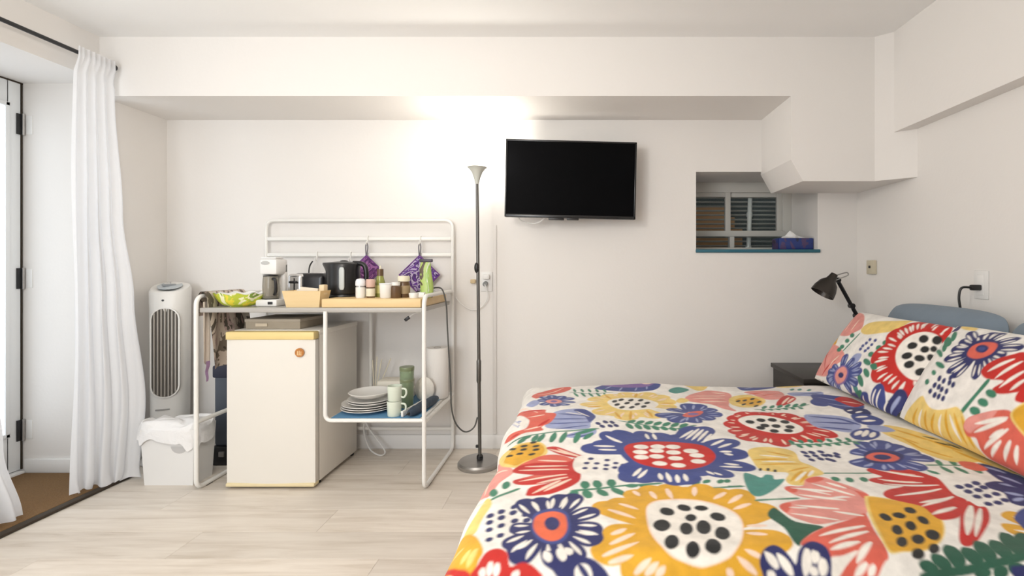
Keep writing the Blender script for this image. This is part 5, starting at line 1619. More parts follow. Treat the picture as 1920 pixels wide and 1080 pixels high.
def paint(U, V, shapes, aa):
    """rasterise the printed motifs (closed curves in cloth metres) on the cloth's own grid"""
    nu, nv = len(U), len(V)
    C = np.empty((nv, nu, 3), np.float32); C[:] = PRINT_BASE
    for ink, P in shapes:
        Q = smooth_poly(np.asarray(P, float))
        lo, hi = Q.min(0) - 2 * aa, Q.max(0) + 2 * aa
        i0, i1 = np.searchsorted(U, lo[0]), np.searchsorted(U, hi[0])
        j0, j1 = np.searchsorted(V, lo[1]), np.searchsorted(V, hi[1])
        if i1 <= i0 or j1 <= j0: continue
        X, Y = np.meshgrid(U[i0:i1], V[j0:j1])
        x, y = X.ravel(), Y.ravel()
        d2 = np.full(x.shape, 1e9); ins = np.zeros(x.shape, bool)
        R = np.roll(Q, -1, 0)
        for (ax, ay), (bx, by) in zip(Q, R):
            ex, ey = bx - ax, by - ay
            l2 = ex * ex + ey * ey
            if l2 < 1e-14: continue
            t = np.clip(((x - ax) * ex + (y - ay) * ey) / l2, 0, 1)
            qx, qy = x - ax - t * ex, y - ay - t * ey
            np.minimum(d2, qx * qx + qy * qy, out=d2)
            c = (ay > y) != (by > y)
            if ey != 0:
                ins ^= c & (x < ax + (y - ay) * ex / ey)
        sd = np.sqrt(d2) * np.where(ins, 1, -1)
        a = np.clip(sd / aa * .5 + .5, 0, 1).reshape(X.shape)[..., None]
        blk = C[j0:j1, i0:i1]
        blk[:] = blk * (1 - a) + np.array(INK[ink], np.float32) * a
    return C

def decode(txt):
    out = []
    for ln in txt.split(';'):
        ln = ln.strip()
        if not ln: continue
        a = [int(k) for k in ln[1:].split(',')]
        out.append((ln[0], np.array(a, float).reshape(-1, 2) / 1000.0))
    return out

def print_mat(name):
    m = bpy.data.materials.new(name); m.use_nodes = True
    nt = m.node_tree; N = nt.nodes; L = nt.links
    b = N['Principled BSDF']; b.inputs['Roughness'].default_value = 0.62; b.inputs['Specular IOR Level'].default_value = 0.35
    b.inputs['Sheen Weight'].default_value = 0.08
    a = N.new('ShaderNodeAttribute'); a.attribute_name = 'print'
    tc = N.new('ShaderNodeTexCoord')
    nz = N.new('ShaderNodeTexNoise'); nz.inputs['Scale'].default_value = 26; nz.inputs['Detail'].default_value = 4
    L.new(tc.outputs['Object'], nz.inputs['Vector'])
    mr = N.new('ShaderNodeMapRange'); mr.inputs[1].default_value = .3; mr.inputs[2].default_value = .7; mr.inputs[3].default_value = .90; mr.inputs[4].default_value = 1.10
    L.new(nz.outputs['Fac'], mr.inputs[0])
    hs = N.new('ShaderNodeHueSaturation'); L.new(a.outputs['Color'], hs.inputs['Color']); L.new(mr.outputs[0], hs.inputs['Value'])
    L.new(hs.outputs[0], b.inputs['Base Color'])
    n2 = N.new('ShaderNodeTexNoise'); n2.inputs['Scale'].default_value = 9; n2.inputs['Detail'].default_value = 4; L.new(tc.outputs['Object'], n2.inputs['Vector'])
    bp = N.new('ShaderNodeBump'); bp.inputs['Strength'].default_value = .25; bp.inputs['Distance'].default_value = .02
    L.new(n2.outputs['Fac'], bp.inputs['Height']); L.new(bp.outputs[0], b.inputs['Normal'])
    return m
M['print'] = print_mat('floral_cotton_print')

def cloth_object(name, X, Y, Z, C, quad_ok, material, parent=None):
    nv, nu = X.shape
    co = np.stack([X, Y, Z], -1).reshape(-1, 3)
    org = np.array([co[:, 0].mean(), co[:, 1].mean(), co[:, 2].min()])
    if parent is not None: org = np.array(ORG[parent.name])
    I = np.arange(nu * nv).reshape(nv, nu)
    q = np.stack([I[:-1, :-1], I[:-1, 1:], I[1:, 1:], I[1:, :-1]], -1)
    q = q[quad_ok] if quad_ok is not None else q.reshape(-1, 4)
    q = q.reshape(-1, 4)
    me = bpy.data.meshes.new(name)
    me.vertices.add(len(co)); me.vertices.foreach_set('co', (co - org).astype(np.float32).ravel())
    me.loops.add(q.size); me.loops.foreach_set('vertex_index', q.astype(np.int32).ravel())
    me.polygons.add(len(q)); me.polygons.foreach_set('loop_start', np.arange(0, q.size, 4, dtype=np.int32))
    me.polygons.foreach_set('use_smooth', np.ones(len(q), bool))
    me.update(calc_edges=True); me.validate()
    if C is not None:
        at_ = me.color_attributes.new('print', 'FLOAT_COLOR', 'POINT')
        rgba = np.ones((len(co), 4), np.float32); rgba[:, :3] = C.reshape(-1, 3)
        at_.data.foreach_set('color', rgba.ravel())
    me.materials.append(material)
    o = bpy.data.objects.new(name, me); COL.objects.link(o)
    if parent is not None: o.parent = parent
    else: o.location = org
    ORG[o.name] = Vector(org)
    return o

# bed frame and mattress under the duvet
bed = thing('bed', 'double bed base and mattress under the flowered duvet', 'bed', (0.72, 1.72, 0))
obj('bed_frame', MB().box(-.17, 1.66, 1.06, 2.39, .12, .26, .012), mat('bed_frame_fabric', (.35, .35, .36), .8, var=.1), bed)
for x_, y_ in ((-.10, 1.12), (-.10, 2.33), (1.60, 1.12), (1.60, 2.33)):
    obj('leg', MB().tube([(x_, y_, 0), (x_, y_, .13)], .025, 12), M['black'], bed)
obj('mattress', MB().box(-.18, 1.67, 1.03, 2.415, .26, .492, .05, 4), mat('mattress_ticking', (.8, .79, .77), .8, var=.03), bed)

def axis(*segs):
    out = []
    for a, b_, st in segs:
        out += list(np.arange(a, b_, st))
    out.append(segs[-1][1])
    return np.array(out)
U = axis((-0.58, -0.34, .008), (-0.34, 1.24, .0025), (1.24, 1.62, .010))
V = axis((0.62, 0.90, .008), (0.90, 1.70, .0025), (1.70, 2.52, .0032), (2.52, 2.82, .010))
rnd = random.Random(5)
fill = []   # motifs on the overhang, outside the frame of the photograph
def filler(cx, cy, R, col, eye):
    n = 9
    for k in range(n):
        a = 2 * PI * k / n
        ca, sa = math.cos(a), math.sin(a)
        pt = lambda r, w: (cx + ca * r - sa * w, cy + sa * r + ca * w)
        fill.append((col, [pt(.2 * R, 0), pt(.6 * R, .22 * R), pt(.92 * R, .2 * R), pt(R, 0), pt(.92 * R, -.2 * R), pt(.6 * R, -.22 * R)]))
        fill.append(('e', [pt(.55 * R, 0), pt(.7 * R, .04 * R), pt(.85 * R, 0), pt(.7 * R, -.04 * R)]))
    fill.append((eye, [(cx + .38 * R * math.cos(q), cy + .38 * R * math.sin(q)) for q in np.arange(0, 2 * PI, .6)]))
for k, (cx, cy) in enumerate([(-.46, .75), (-.45, 1.1), (-.47, 1.48), (-.45, 1.85), (-.46, 2.25), (-.1, .74), (.22, .72), (.55, .75), (.9, .73), (1.25, .76), (-.1, 2.68), (.25, 2.7), (.6, 2.67), (1.0, 2.7), (1.4, 2.68), (1.07, 1.06), (1.30, 1.10)]):
    filler(cx, cy, .12 + .03 * rnd.random(), 'ybrcp'[k % 5], 'eokes'[k % 5])
Cd = paint(U, V, fill + decode(PRINT_DUVET), .0030)
UU, VV = np.meshgrid(U, V)
X, Y, Z = duvet_surface(UU, VV)
uc, vc = (U[1:] + U[:-1]) / 2, (V[1:] + V[:-1]) / 2
UC, VC = np.meshgrid(uc, vc)
keep = ~((UC < -.195 - .13) & ((VC > 2.425 + .12) | (VC < 1.02 - .13)))
tag(cloth_object('duvet', X, Y, Z, Cd, keep, M['print']), 'white duvet printed with big colourful flowers on the double bed', 'duvet')

def pillow(name, key, shapes, material, label, cat='pillow', group=None, n=None):
    st = .0026 if shapes is not None else .012
    p = PILLOWS[key]
    L_ = abs(p['y0'] - p['y1']); W_ = math.hypot(p['t'][0] - p['b'][0], p['t'][1] - p['b'][1])
    a = np.linspace(0, 1, int(L_ / st)); b_ = np.linspace(0, 1, int(W_ / st))
    A, B = np.meshgrid(a, b_)
    C = paint(a * L_, b_ * W_, shapes, .003) if shapes is not None else None
    root = cloth_object(name, *pillow_surface(key, A, B, 1), C, None, material)
    a2, b2 = np.linspace(0, 1, 60), np.linspace(0, 1, 40)
    A2, B2 = np.meshgrid(a2, b2)
    Cb = np.full((40, 60, 3), PRINT_BASE, np.float32) if shapes is not None else None
    x, y_, z = pillow_surface(key, A2, B2, -1)
    back = cloth_object('pillow_back', x[:, ::-1], y_[:, ::-1], z[:, ::-1], Cb, None, material, root)
    tag(root, label, cat, group)
    return root
pillow('flowered_pillow', 'far', decode(PRINT_FAR), M['print'], 'flowered pillow with a big red bloom, nearer the back wall', group='flowered pillows')
pillow('flowered_pillow', 'near', decode(PRINT_NEAR), M['print'], 'flowered pillow with a navy bloom and green stem, overlapping the red-bloom pillow', group='flowered pillows')
M['bluecloth'] = mat('grey_blue_pillowcase', (0.195, 0.245, 0.30), 0.85, var=.08, scale=10, bump=.35, bscale=14, sheen=.1)
pillow('plain_pillow', 'bluefar', None, M['bluecloth'], 'grey-blue pillow propped behind the red-bloom pillow', group='grey-blue pillows')
pillow('plain_pillow', 'bluenear', None, M['bluecloth'], 'grey-blue pillow propped behind the navy-bloom pillow, by the wall plug', group='grey-blue pillows')

# nightstand behind the bed
M['blackbrown'] = mat('black_brown_wood', (0.022, 0.018, 0.015), 0.38, var=.3, scale=5, stretch=(1, 12, 12))
ns = thing('nightstand', 'black-brown nightstand in the corner behind the bed', 'nightstand', (1.41, 2.80, 0))
obj('top', MB().box(1.15, 1.665, 2.56, 3.005, .502, .526, .003), M['blackbrown'], ns)
obj('carcass', MB().box(1.165, 1.183, 2.59, 3.0, 0, .488).box(1.632, 1.65, 2.59, 3.0, 0, .488).box(1.183, 1.632, 2.98, 3.0, .05, .488).box(1.183, 1.632, 2.6, 2.98, .05, .07).box(1.165, 1.65, 2.59, 3.0, .488, .5021), M['blackbrown'], ns)
for z in (.07, .28):
    d_ = obj('drawer', MB().box(1.187, 1.628, 2.575, 2.95, z, z + .195, .002), M['blackbrown'], ns)
    obj('knob', MB().lathe([(.006, 0), (.006, .012), (.013, .016), (.013, .024), (.0, .026)], (0, 0, 0), 14).xform(Matrix.Translation((1.407, 2.575, z + .1)) @ Matrix.Rotation(PI / 2, 4, 'X')), M['steel'], d_)

# reading lamp on the nightstand
lp = thing('reading_lamp', 'black adjustable reading lamp on the nightstand behind the pillows', 'lamp', (1.56, 2.80, .526))
obj('lamp_foot', MB().lathe([(.001, 0), (.075, 0), (.078, .006), (.07, .016), (.014, .022), (.014, .04), (.001, .04)], (1.56, 2.80, .526), 28), M['blackmetal'], lp)
J0, J1, J2 = Vector((1.56, 2.80, .56)), Vector((1.603, 2.79, .80)), at(1570, 525, 2.76)
J1 = at(1607, 592, 2.79)
obj('lower_arm', MB().tube([J0, J1], .008, 10), M['blackmetal'], lp)
obj('upper_arm', MB().tube([J1, J1.lerp(J2, .35), J2], .0105, 12).tube([J1 + Vector((0, -.018, 0)), J1 + Vector((0, .018, 0))], .016, 14).tube([J1.lerp(J2, .28) + Vector((0, -.014, 0)), J1.lerp(J2, .28) + Vector((0, .014, 0))], .015, 14).tube([J2 + Vector((0, -.016, 0)), J2 + Vector((0, .016, 0))], .014, 14), M['blackmetal'], lp)
hc = at(1563, 517, 2.74); hd = (at(1540, 553, 2.74) - hc).normalized()
R_ = hd.to_track_quat('Z', 'Y').to_matrix().to_4x4()
sh = MB().lathe([(.001, -.012), (.018, -.010), (.022, .01), (.028, .028), (.048, .05), (.060, .085), (.064, .118), (.062, .118), (.057, .085), (.045, .053), (.025, .032), (.001, .03)], (0, 0, 0), 32).xform(Matrix.Translation(hc) @ R_)
head = obj('lamp_shade', sh, mat('dark_bronze_shade', (.045, .038, .033), .32, .5, var=.2, scale=20), lp)
obj('bulb', MB().ell(hc + hd * .07, .026, .026, .032), mat('frosted_bulb', (.85, .83, .78), .3, var=.02), head)
obj('handle', MB().tube(smooth_path([at(1561, 519, 2.735), at(1575, 514, 2.725), at(1588, 511, 2.72), at(1590, 516, 2.72), at(1578, 521, 2.725), at(1566, 526, 2.735)], 5), .0032, 8), M['steel'], lp)
obj('cord', MB().tube(smooth_path([J1, at(1616, 588, 2.80), at(1632, 596, 2.82), at(1645, 602, 2.85), Vector((1.665, 2.88, .70)), Vector((1.67, 2.9, .53))], 6), .0035, 8), M['black'], lp)

# sockets on the right wall
so = thing('wall_outlet', 'white wall outlet with a black plug above the grey-blue pillows', 'outlet', (XR, 2.09, .975))
obj('outlet_plate', MB().box(XR - .006, XR, 2.05, 2.125, .968, 1.088, .003), M['whitepl'], so)
obj('outlet_insert', MB().box(XR - .009, XR - .004, 2.07, 2.105, .985, 1.071, .002), M['trim'], so)
pl = thing('plug_cord', 'black plug and cord hanging from the outlet behind the pillows', 'cord', (XR - .03, 2.085, .60))
obj('plug', MB().box(XR - .048, XR - .009, 2.075, 2.097, 1.005, 1.029, .005), M['black'], pl)
obj('cord', MB().tube(smooth_path([(XR - .045, 2.086, 1.017), (XR - .075, 2.10, 1.015), (XR - .083, 2.105, .98), (XR - .078, 2.105, .93), (XR - .05, 2.11, .80), (XR - .04, 2.12, .60)], 6), .005, 8), M['black'], pl)
jk = thing('wall_jack', 'small beige phone jack box high on the right wall', 'wall jack', (XR, 2.86, 1.06))
obj('jack_box', MB().box(XR - .022, XR, 2.825, 2.895, 1.063, 1.143, .004), mat('aged_ivory', (.62, .56, .42), .5, var=.06), jk)
obj('jack_socket', MB().box(XR - .026, XR - .020, 2.852, 2.868, 1.098, 1.112, .001), M['black'], jk)

# tissue box on the window sill
tb = thing('tissue_box', 'blue patterned tissue box on the blue window sill', 'tissue box', (1.34, 3.13, WZ0 + .008))
zb = WZ0 + .0085
obj('box', MB().box(1.228, 1.442, 3.07, 3.19, zb, zb + .072, .008), ramp_mat('tissue_print', [(0, (.012, .018, .07)), (.35, (.018, .04, .20)), (.5, (.08, .05, .14)), (.62, (.04, .04, .05)), (.72, (.25, .32, .45))], 7, 'noise', .4, dist=1.5), tb)
def tissue(u, v):
    a, b_ = (u - .5), (v - .5)
    return (1.335 + a * .12 + .012 * math.sin(9 * v), 3.13 + b_ * .06 + .008 * math.sin(11 * u), zb + .072 + .036 * (1 - abs(2 * a) ** 2) * (1 - abs(2 * b_)) * (1 + .35 * math.sin(13 * u + 4 * v)))
obj('tissue', MB().grid(tissue, 14, 10), mat('tissue_paper', (.85, .85, .84), .9, var=.02), tb)

# ================================================================ TELEVISION
tvY = 2.87
tvc = at(1070.5, 336.5, tvY)
tv = thing('television', 'black flat-screen television on the back wall', 'television', tuple(tvc))
Rt = Matrix.Translation(tvc) @ Matrix.Rotation(math.radians(1.2), 4, 'Y') @ Matrix.Rotation(math.radians(1.5), 4, 'Z')
w_, h_ = .3775, .2235
obj('casing', MB().box(-w_, w_, 0, .035, -h_, h_, .006).box(-.22, .22, .03, .062, -.15, .10, .012).xform(Rt), M['black'], tv)
mb = MB()
for a in ((-w_, -w_ + .010, -h_, h_), (w_ - .010, w_, -h_, h_), (-w_, w_, h_ - .010, h_), (-w_, w_, -h_, -h_ + .017)):
    mb.box(a[0], a[1], -.006, .004, a[2], a[3], .002)
obj('bezel', mb.xform(Rt), mat('gloss_black_bezel', (.006, .006, .007), .25, var=.1), tv)
obj('screen', MB().box(-w_ + .009, w_ - .009, -.003, .002, -h_ + .016, h_ - .009).xform(Rt), mat('screen_glass', (.0025, .0025, .003), .42, var=.05, spec=.03), tv)
obj('sensor_bar', MB().box(-.125, -.035, .0, .03, -h_ - .012, -h_ + .003, .003).box(-.02, .05, .0, .03, -h_ - .010, -h_ + .003, .003).xform(Rt), M['black'], tv)
obj('wall_bracket', MB().box(-.05, .05, .06, .075, -.1, .1, .004).box(-.02, .02, .07, .12, -.02, .02, .004).xform(Rt).box(tvc.x - .05, tvc.x + .05, YB - .02, YB, tvc.z - .12, tvc.z + .12, .003).box(tvc.x - .02, tvc.x + .02, tvY + .10, YB - .01, tvc.z - .02, tvc.z + .02, .003), M['blackmetal'], tv)
obj('cable', MB().tube(smooth_path([at(971, 400, 2.90), at(974, 411, 2.92), at(985, 417, 2.94), at(1003, 419, 2.94), at(1015, 414, 2.92), at(1024, 404, 2.90)], 6), .004, 8), M['whitepl'], tv)['label'] = 'thin white cable loop'

# ================================================================ FLOOR LAMP
LX, LY = -.564, 2.765
fl = thing('floor_lamp', 'tall slim grey uplighter floor lamp beside the television', 'floor lamp', (LX, LY, 0))
obj('base', MB().lathe([(.001, 0), (.112, 0), (.116, .006), (.116, .02), (.108, .03), (.03, .034), (.001, .035)], (LX, LY, 0), 48), M['steel'], fl)
M['polemetal'] = mat('dark_grey_pole', (.14, .135, .125), .32, .75, var=.25, scale=6)
lean = lambda z: LX + .006 - .010 * z
obj('pole', MB().tube([(lean(z), LY, z) for z in (.03, .4, .55, .75, 1.0, 1.3, 1.57)], [.0095, .0095, .0095, .009, .009, .009, .008], 14), M['polemetal'], fl)
obj('pole_coupling', MB().lathe([(.010, 0), (.013, .01), (.013, .12), (.010, .13)], (lean(.62) , LY, .46), 14), M['polemetal'], fl)
obj('collar', MB().lathe([(.010, 0), (.018, .004), (.018, .02), (.010, .03)], (lean(.04), LY, .034), 16), M['black'], fl)
obj('base_clip', MB().box(lean(.12) - .022, lean(.12) - .006, LY - .008, LY + .008, .10, .115, .003), M['black'], fl)
obj('switch', MB().ell((lean(1.1) - .006, LY - .004, 1.10), .014, .013, .030), M['black'], fl)
sx = lean(1.6)
obj('shade', MB().lathe([(.009, 1.565), (.012, 1.575), (.018, 1.60), (.030, 1.632), (.046, 1.652), (.054, 1.658), (.052, 1.660), (.043, 1.655), (.027, 1.635), (.014, 1.603), (.008, 1.585), (.0005, 1.584)], (sx, LY, 0), 36), mat('grey_green_shade', (.60, .61, .55), .5, .0, var=.05), fl)
obj('bulb', MB().ell((sx, LY, 1.618), .011, .011, .022, 14, 8), mat('lit_bulb', (1, .95, .85), .3, emit=((1, .93, .82), 6.0)), fl)
ld = bpy.data.lights.new('floor_lamp_light', 'POINT'); ld.energy = 5.5; ld.color = (1.0, .955, .88); ld.shadow_soft_size = .040
lo = bpy.data.objects.new('floor_lamp_light', ld); COL.objects.link(lo); lo.location = (sx, LY, 1.690)
# unseen pendant added to hold the room light, hung low to brighten the ceiling
pd = thing('added_pendant', 'unseen white pendant added over the open floor to carry the room light', 'pendant lamp', (-.9, .8, 1.95))
obj('ceiling_rose', MB().lathe([(.001, 2.31), (.05, 2.31), (.045, 2.285), (.006, 2.275), (.001, 2.275)], (-.9, .8, 0), 28), M['whitepl'], pd)
obj('pendant_cord', MB().tube([(-.9, .8, 2.28), (-.9, .8, 2.02)], .004, 8), M['whitepl'], pd)
obj('lamp_holder', MB().lathe([(.001, 2.03), (.014, 2.03), (.020, 2.01), (.022, 1.955), (.001, 1.955)], (-.9, .8, 0), 20), M['whitepl'], pd)

# socket and plugs on the wall by the lamp
s2 = thing('wall_outlet', 'white wall outlet with grey plug beside the floor lamp pole', 'outlet', (-.57, YB, .955))
obj('outlet_plate', MB().box(-.605, -.535, YB - .006, YB, .955, 1.075, .003), M['whitepl'], s2)
obj('grey_plug', MB().tube([(-.575, YB - .006, 1.005), (-.575, YB - .035, 1.0)], .014, 14), mat('grey_plug', (.25, .26, .26), .5, var=.05), s2)
obj('white_plug', MB().box(-.59, -.55, YB - .03, YB - .005, 1.03, 1.06, .006), M['whitepl'], s2)
tag(obj('wall_plug', MB().box(-.665, -.635, YB - .03, YB, 1.005, 1.03, .005), mat('beige_plug', (.62, .48, .28), .5, var=.08)), 'small beige plug on the wall left of the floor lamp pole', 'plug')
obj('cord', MB().tube(smooth_path([(-.575, YB - .035, 1.0), (-.56, YB - .03, .92), (-.60, YB - .02, .86), (-.66, YB - .02, .845), (-.72, YB - .02, .88), (-.757, YB - .012, .92)], 6), .003, 8), M['whitepl'], s2)

# ================================================================ LEFT: MAT, CURTAINS, ROD
dm = thing('doormat', 'brown coir doormat in front of the door', 'doormat', (-2.64, 2.2, .0))
obj('coir_pile', MB().box(-2.94, -2.385, 1.72, 2.632, .001, .016, .004), M['coir'], dm)
obj('binding', MB().box(-2.388, -2.35, 1.72, 2.632, .001, .014, .004), M['binding'], dm)

rd = thing('curtain_rod', 'thin black curtain rod above the doorway', 'curtain rod', (-2.42, 1.9, 2.13))
obj('rod', MB().tube([(-2.42, 1.0, 2.138), (-2.42, 2.567, 2.138)], .0095, 12), M['black'], rd)
obj('finial', MB().ell((-2.42, 2.577, 2.138), .017, .017, .017), M['black'], rd)
for yy in (1.25, 2.55):
    obj('bracket', MB().tube([(-2.42, yy, 2.126), (XL, yy, 2.126)], .006, 8).box(XL, XL + .006, yy - .012, yy + .012, 2.09, 2.16, .002), M['black'], rd)

def interp(z, pts):
    for (z0, f0), (z1, f1) in zip(pts, pts[1:]):
        if z1 <= z <= z0:
            t = (z0 - z) / (z0 - z1)
            t = t * t * (3 - 2 * t)
            return f0 + (f1 - f0) * t
    return pts[-1][1] if z < pts[-1][0] else pts[0][1]
def curtain1(s, t):
    z = 2.165 - t * (2.165 - .021)
    fl_ = interp(z, [(2.2, .0), (2.10, .0), (2.0, .015), (1.38, .06), (.94, .12), (.42, .178), (.0, .14)])
    x = -2.425 + fl_ * s ** 1.4
    amp = .009 + .011 * min(1, t * 2.5)
    ph = 2 * PI * 4.5 * s
    x += amp * math.sin(ph + .6 * math.sin(3 * t)) * (1 - .45 * s)
    yv = 2.372 + .203 * s + .012 * math.cos(ph * 2 + 2 * t) * min(1, t * 2) * math.sin(PI * s)
    if s < .12: yv += .010 * math.sin(9 * t + 2) * (1 - s / .12) - .006 * t
    if z < .06: x += .02 * (1 - z / .06) * math.sin(ph * .5)
    # heading gathered on the rod
    hd_ = min(1., max(0., (.055 - t) / .03))
    x = x * (1 - hd_) + hd_ * (-2.403 + .004 * math.sin(ph * 1.7))
    return (x, yv, z + .006 * math.sin(ph * 1.3) * (t > .9))
tag(obj('curtain', MB().grid(curtain1, 110, 90), M['curtain'], ang=0, recalc=False), 'white curtain panel gathered beside the tower fan', 'curtain', 'door curtains')
def curtain2(s, t):
    z = 2.165 - t * (2.165 - .021)
    yr = interp(z, [(2.2, 2.02), (1.2, 2.03), (.7, 2.055), (.34, 2.095), (0, 2.172)])
    yv = 1.66 + (yr - 1.66) * s
    ph = 2 * PI * 7 * s
    x = -2.43 + (.014 + .012 * min(1, 2 * t)) * math.sin(ph + .5 * math.sin(4 * t)) * (1 - .6 * max(0, s - .85) / .15)
    hd_ = min(1., max(0., (.055 - t) / .03))
    x = x * (1 - hd_) + hd_ * (-2.403 + .004 * math.sin(ph * 1.5))
    return (x, yv, z)
tag(obj('curtain', MB().grid(curtain2, 120, 70), M['curtain'], ang=0, recalc=False), 'white curtain panel at the left edge of the picture, only its hem showing', 'curtain', 'door curtains')

# ================================================================ TOWER FAN
FX, FY = -2.365, 2.87
tf = thing('tower_fan', 'white tower fan with dark vertical louvres in the corner', 'tower fan', (FX, FY, 0))
M['fanwhite'] = mat('fan_white_plastic', (.80, .785, .75), .35, var=.03, scale=3)
def stad(w, z0, z1, n=8):
    P = []
    for k in range(n + 1):
        a = PI * k / n; P.append((w * math.cos(a), z1 - w + w * math.sin(a)))
    for k in range(n + 1):
        a = PI + PI * k / n; P.append((w * math.cos(a), z0 + w + w * math.sin(a)))
    return P
hw = .094
body = MB()
prof = [(.072, .06), (.082, .10), (.086, .30), (.092, .85), (.094, .975), (.094, .978)]
n = 40
vs, fs = [], []
def ring(r, z, sl=0):
    out = []
    for k in range(n):
        a = 2 * PI * k / n
        ca, sa = math.cos(a), math.sin(a)
        e = .8
        px = math.copysign(abs(ca) ** e, ca) * r
        py = math.copysign(abs(sa) ** e, sa) * r * .98
        out.append((FX + px, FY + py, z + sl * (py + r) / (2 * r)))
    return out
rings = [ring(.076, .06), ring(.084, .10), ring(.088, .30), ring(.092, .85), ring(.0935, .955, .045), ring(.086, .965, .05), ring(.05, .968, .05), ring(.001, .97, .05)]
for r_ in rings: vs += r_
for i in range(len(rings) - 1):
    for k in range(n):
        l = (k + 1) % n
        fs.append((i * n + k, i * n + l, (i + 1) * n + l, (i + 1) * n + k))
obj('housing', body.add(vs, fs), M['fanwhite'], tf, ang=50)
obj('fan_base', MB().lathe([(.001, 0), (.135, 0), (.14, .008), (.12, .03), (.08, .05), (.075, .07), (.001, .07)], (FX, FY, 0), 40), M['fanwhite'], tf)
ff = FY - .088
gx = FX
P0 = [(gx + a, b_) for a, b_ in stad(.0600, .375, .872)]
obj('grille_recess', MB().prism(P0, ff - .002, ff + .02, 'y'), mat('grille_dark', (.10, .09, .08), .6, var=.1), tf)
mb = MB(); Po = [(gx + a, b_) for a, b_ in stad(.0665, .368, .879)]
vs = [(a, ff - .006, b_) for a, b_ in P0] + [(a, ff - .006, b_) for a, b_ in Po] + [(a, ff + .01, b_) for a, b_ in P0] + [(a, ff + .01, b_) for a, b_ in Po]
k_ = len(P0)
fs = []
for i in range(k_):
    j = (i + 1) % k_
    fs += [(i, j, j + k_, i + k_), (i, i + 2 * k_, j + 2 * k_, j), (i + k_, j + k_, j + 3 * k_, i + 3 * k_)]
obj('grille_rim', mb.add(vs, fs), M['fanwhite'], tf)
M['louvre'] = mat('louvre_taupe', (.40, .37, .33), .45, var=.05)
for k in range(7):
    dx_ = -.048 + .016 * k
    hh = math.sqrt(max(0, .0600 ** 2 - dx_ ** 2))
    obj('louvre', MB().box(gx + dx_ - .0035, gx + dx_ + .0035, ff - .009, ff + .004, .375 + .06 - hh + .002, .872 - .06 + hh - .002, .0015), M['louvre'], tf)
obj('control_panel', MB().lathe([(.001, 0), (.055, 0), (.055, .004), (.001, .006)], (0, 0, 0), 30).xform(Matrix.Translation((FX, FY - .01, .994)) @ Matrix.Rotation(math.radians(15), 4, 'X') @ Matrix.Diagonal((1.05, 1.2, 1, 1))), mat('control_panel_grey', (.55, .60, .63), .25, var=.1, scale=15), tf)
obj('control_knob', MB().box(-.035, .03, -.008, .008, 0, .012, .003).xform(Matrix.Translation((FX, FY - .02, .995)) @ Matrix.Rotation(math.radians(35), 4, 'Z')), mat('knob_grey', (.30, .32, .34), .3, var=.05), tf)
obj('indicator', MB().tube([(FX - .01, ff + .004, .917), (FX - .01, ff - .004, .917)], .006, 12), M['black'], tf)
obj('badge', MB().box(FX - .045, FX + .02, ff - .001, ff + .004, .30, .308, .001), mat('badge_grey', (.35, .34, .33), .4, var=.05), tf)
obj('seam', MB().box(FX - .07, FX + .07, ff + .0005, ff + .004, .248, .252), M['louvre'], tf)

tf.rotation_euler = (0, 0, math.radians(24))
# ================================================================ WASTE BIN
bn = thing('waste_bin', 'white square waste bin with a white bag, in front of the tower fan', 'bin', (-2.075, 2.575, 0))
def frust(x0, x1, y0, y1, z0, z1, tp, th=.004):
    """open-topped tapered tub with wall thickness"""
    m_ = MB()
    o0 = [(x0 + tp, y0 + tp), (x1 - tp, y0 + tp), (x1 - tp, y1 - tp), (x0 + tp, y1 - tp)]
    o1 = [(x0, y0), (x1, y0), (x1, y1), (x0, y1)]
    i1 = [(x0 + th, y0 + th), (x1 - th, y0 + th), (x1 - th, y1 - th), (x0 + th, y1 - th)]
    i0 = [(x0 + tp + th, y0 + tp + th), (x1 - tp - th, y0 + tp + th), (x1 - tp - th, y1 - tp - th), (x0 + tp + th, y1 - tp - th)]
    v_ = [(a, b_, z0) for a, b_ in o0] + [(a, b_, z1) for a, b_ in o1] + [(a, b_, z1) for a, b_ in i1] + [(a, b_, z0 + th) for a, b_ in i0]
    f_ = [(0, 3, 2, 1), (12, 13, 14, 15)]
    for q in range(3):
        for k in range(4):
            l = (k + 1) % 4
            f_.append((q * 4 + k, q * 4 + l, q * 4 + 4 + l, q * 4 + 4 + k))
    return m_.add(v_, f_)
obj('tub', frust(-2.215, -1.945, 2.50, 2.655, 0, .285, .012), M['whitepl'], bn, ang=30)
def bag(s, t):
    a = 2 * PI * s
    ca, sa = math.cos(a), math.sin(a)
    e = .45
    bx = math.copysign(abs(ca) ** e, ca); by = math.copysign(abs(sa) ** e, sa)
    wob = math.sin(5 * a + 1) * .5 + math.sin(11 * a) * .35 + math.sin(17 * a + 2) * .2
    prof = [(.02, .318), (.45, .322), (.80, .318), (1.02, .308), (1.07, .295), (1.09, .27), (1.11, .238)]
    q = t * (len(prof) - 1); i = min(int(q), len(prof) - 2); f = q - i
    r = prof[i][0] * (1 - f) + prof[i + 1][0] * f; z = prof[i][1] * (1 - f) + prof[i + 1][1] * f
    out = max(0, (t - .5) * 2)
    r += out * (.03 * wob)
    z += out * (-.035 * math.sin(3 * a + 2.2) - .02 * wob) + .012 * math.sin(2 * a + .5) * t + .010 * math.sin(4 * a + 9 * t) * math.sin(PI * t)
    lft = max(0, -ca) ** 2
    fr = max(0, math.cos(a + PI / 2 - .5)) ** 6
    return (-2.08 + bx * .136 * r - out * lft * .020, 2.5775 + by * .079 * r - .004 * out, z + out * lft * .022 - out * fr * .06)
obj('bin_bag', MB().grid(bag, 120, 24), mat('bin_bag_film', (.86, .85, .84), .35, var=.02, bump=.5, bscale=30), bn, ang=0, recalc=False)
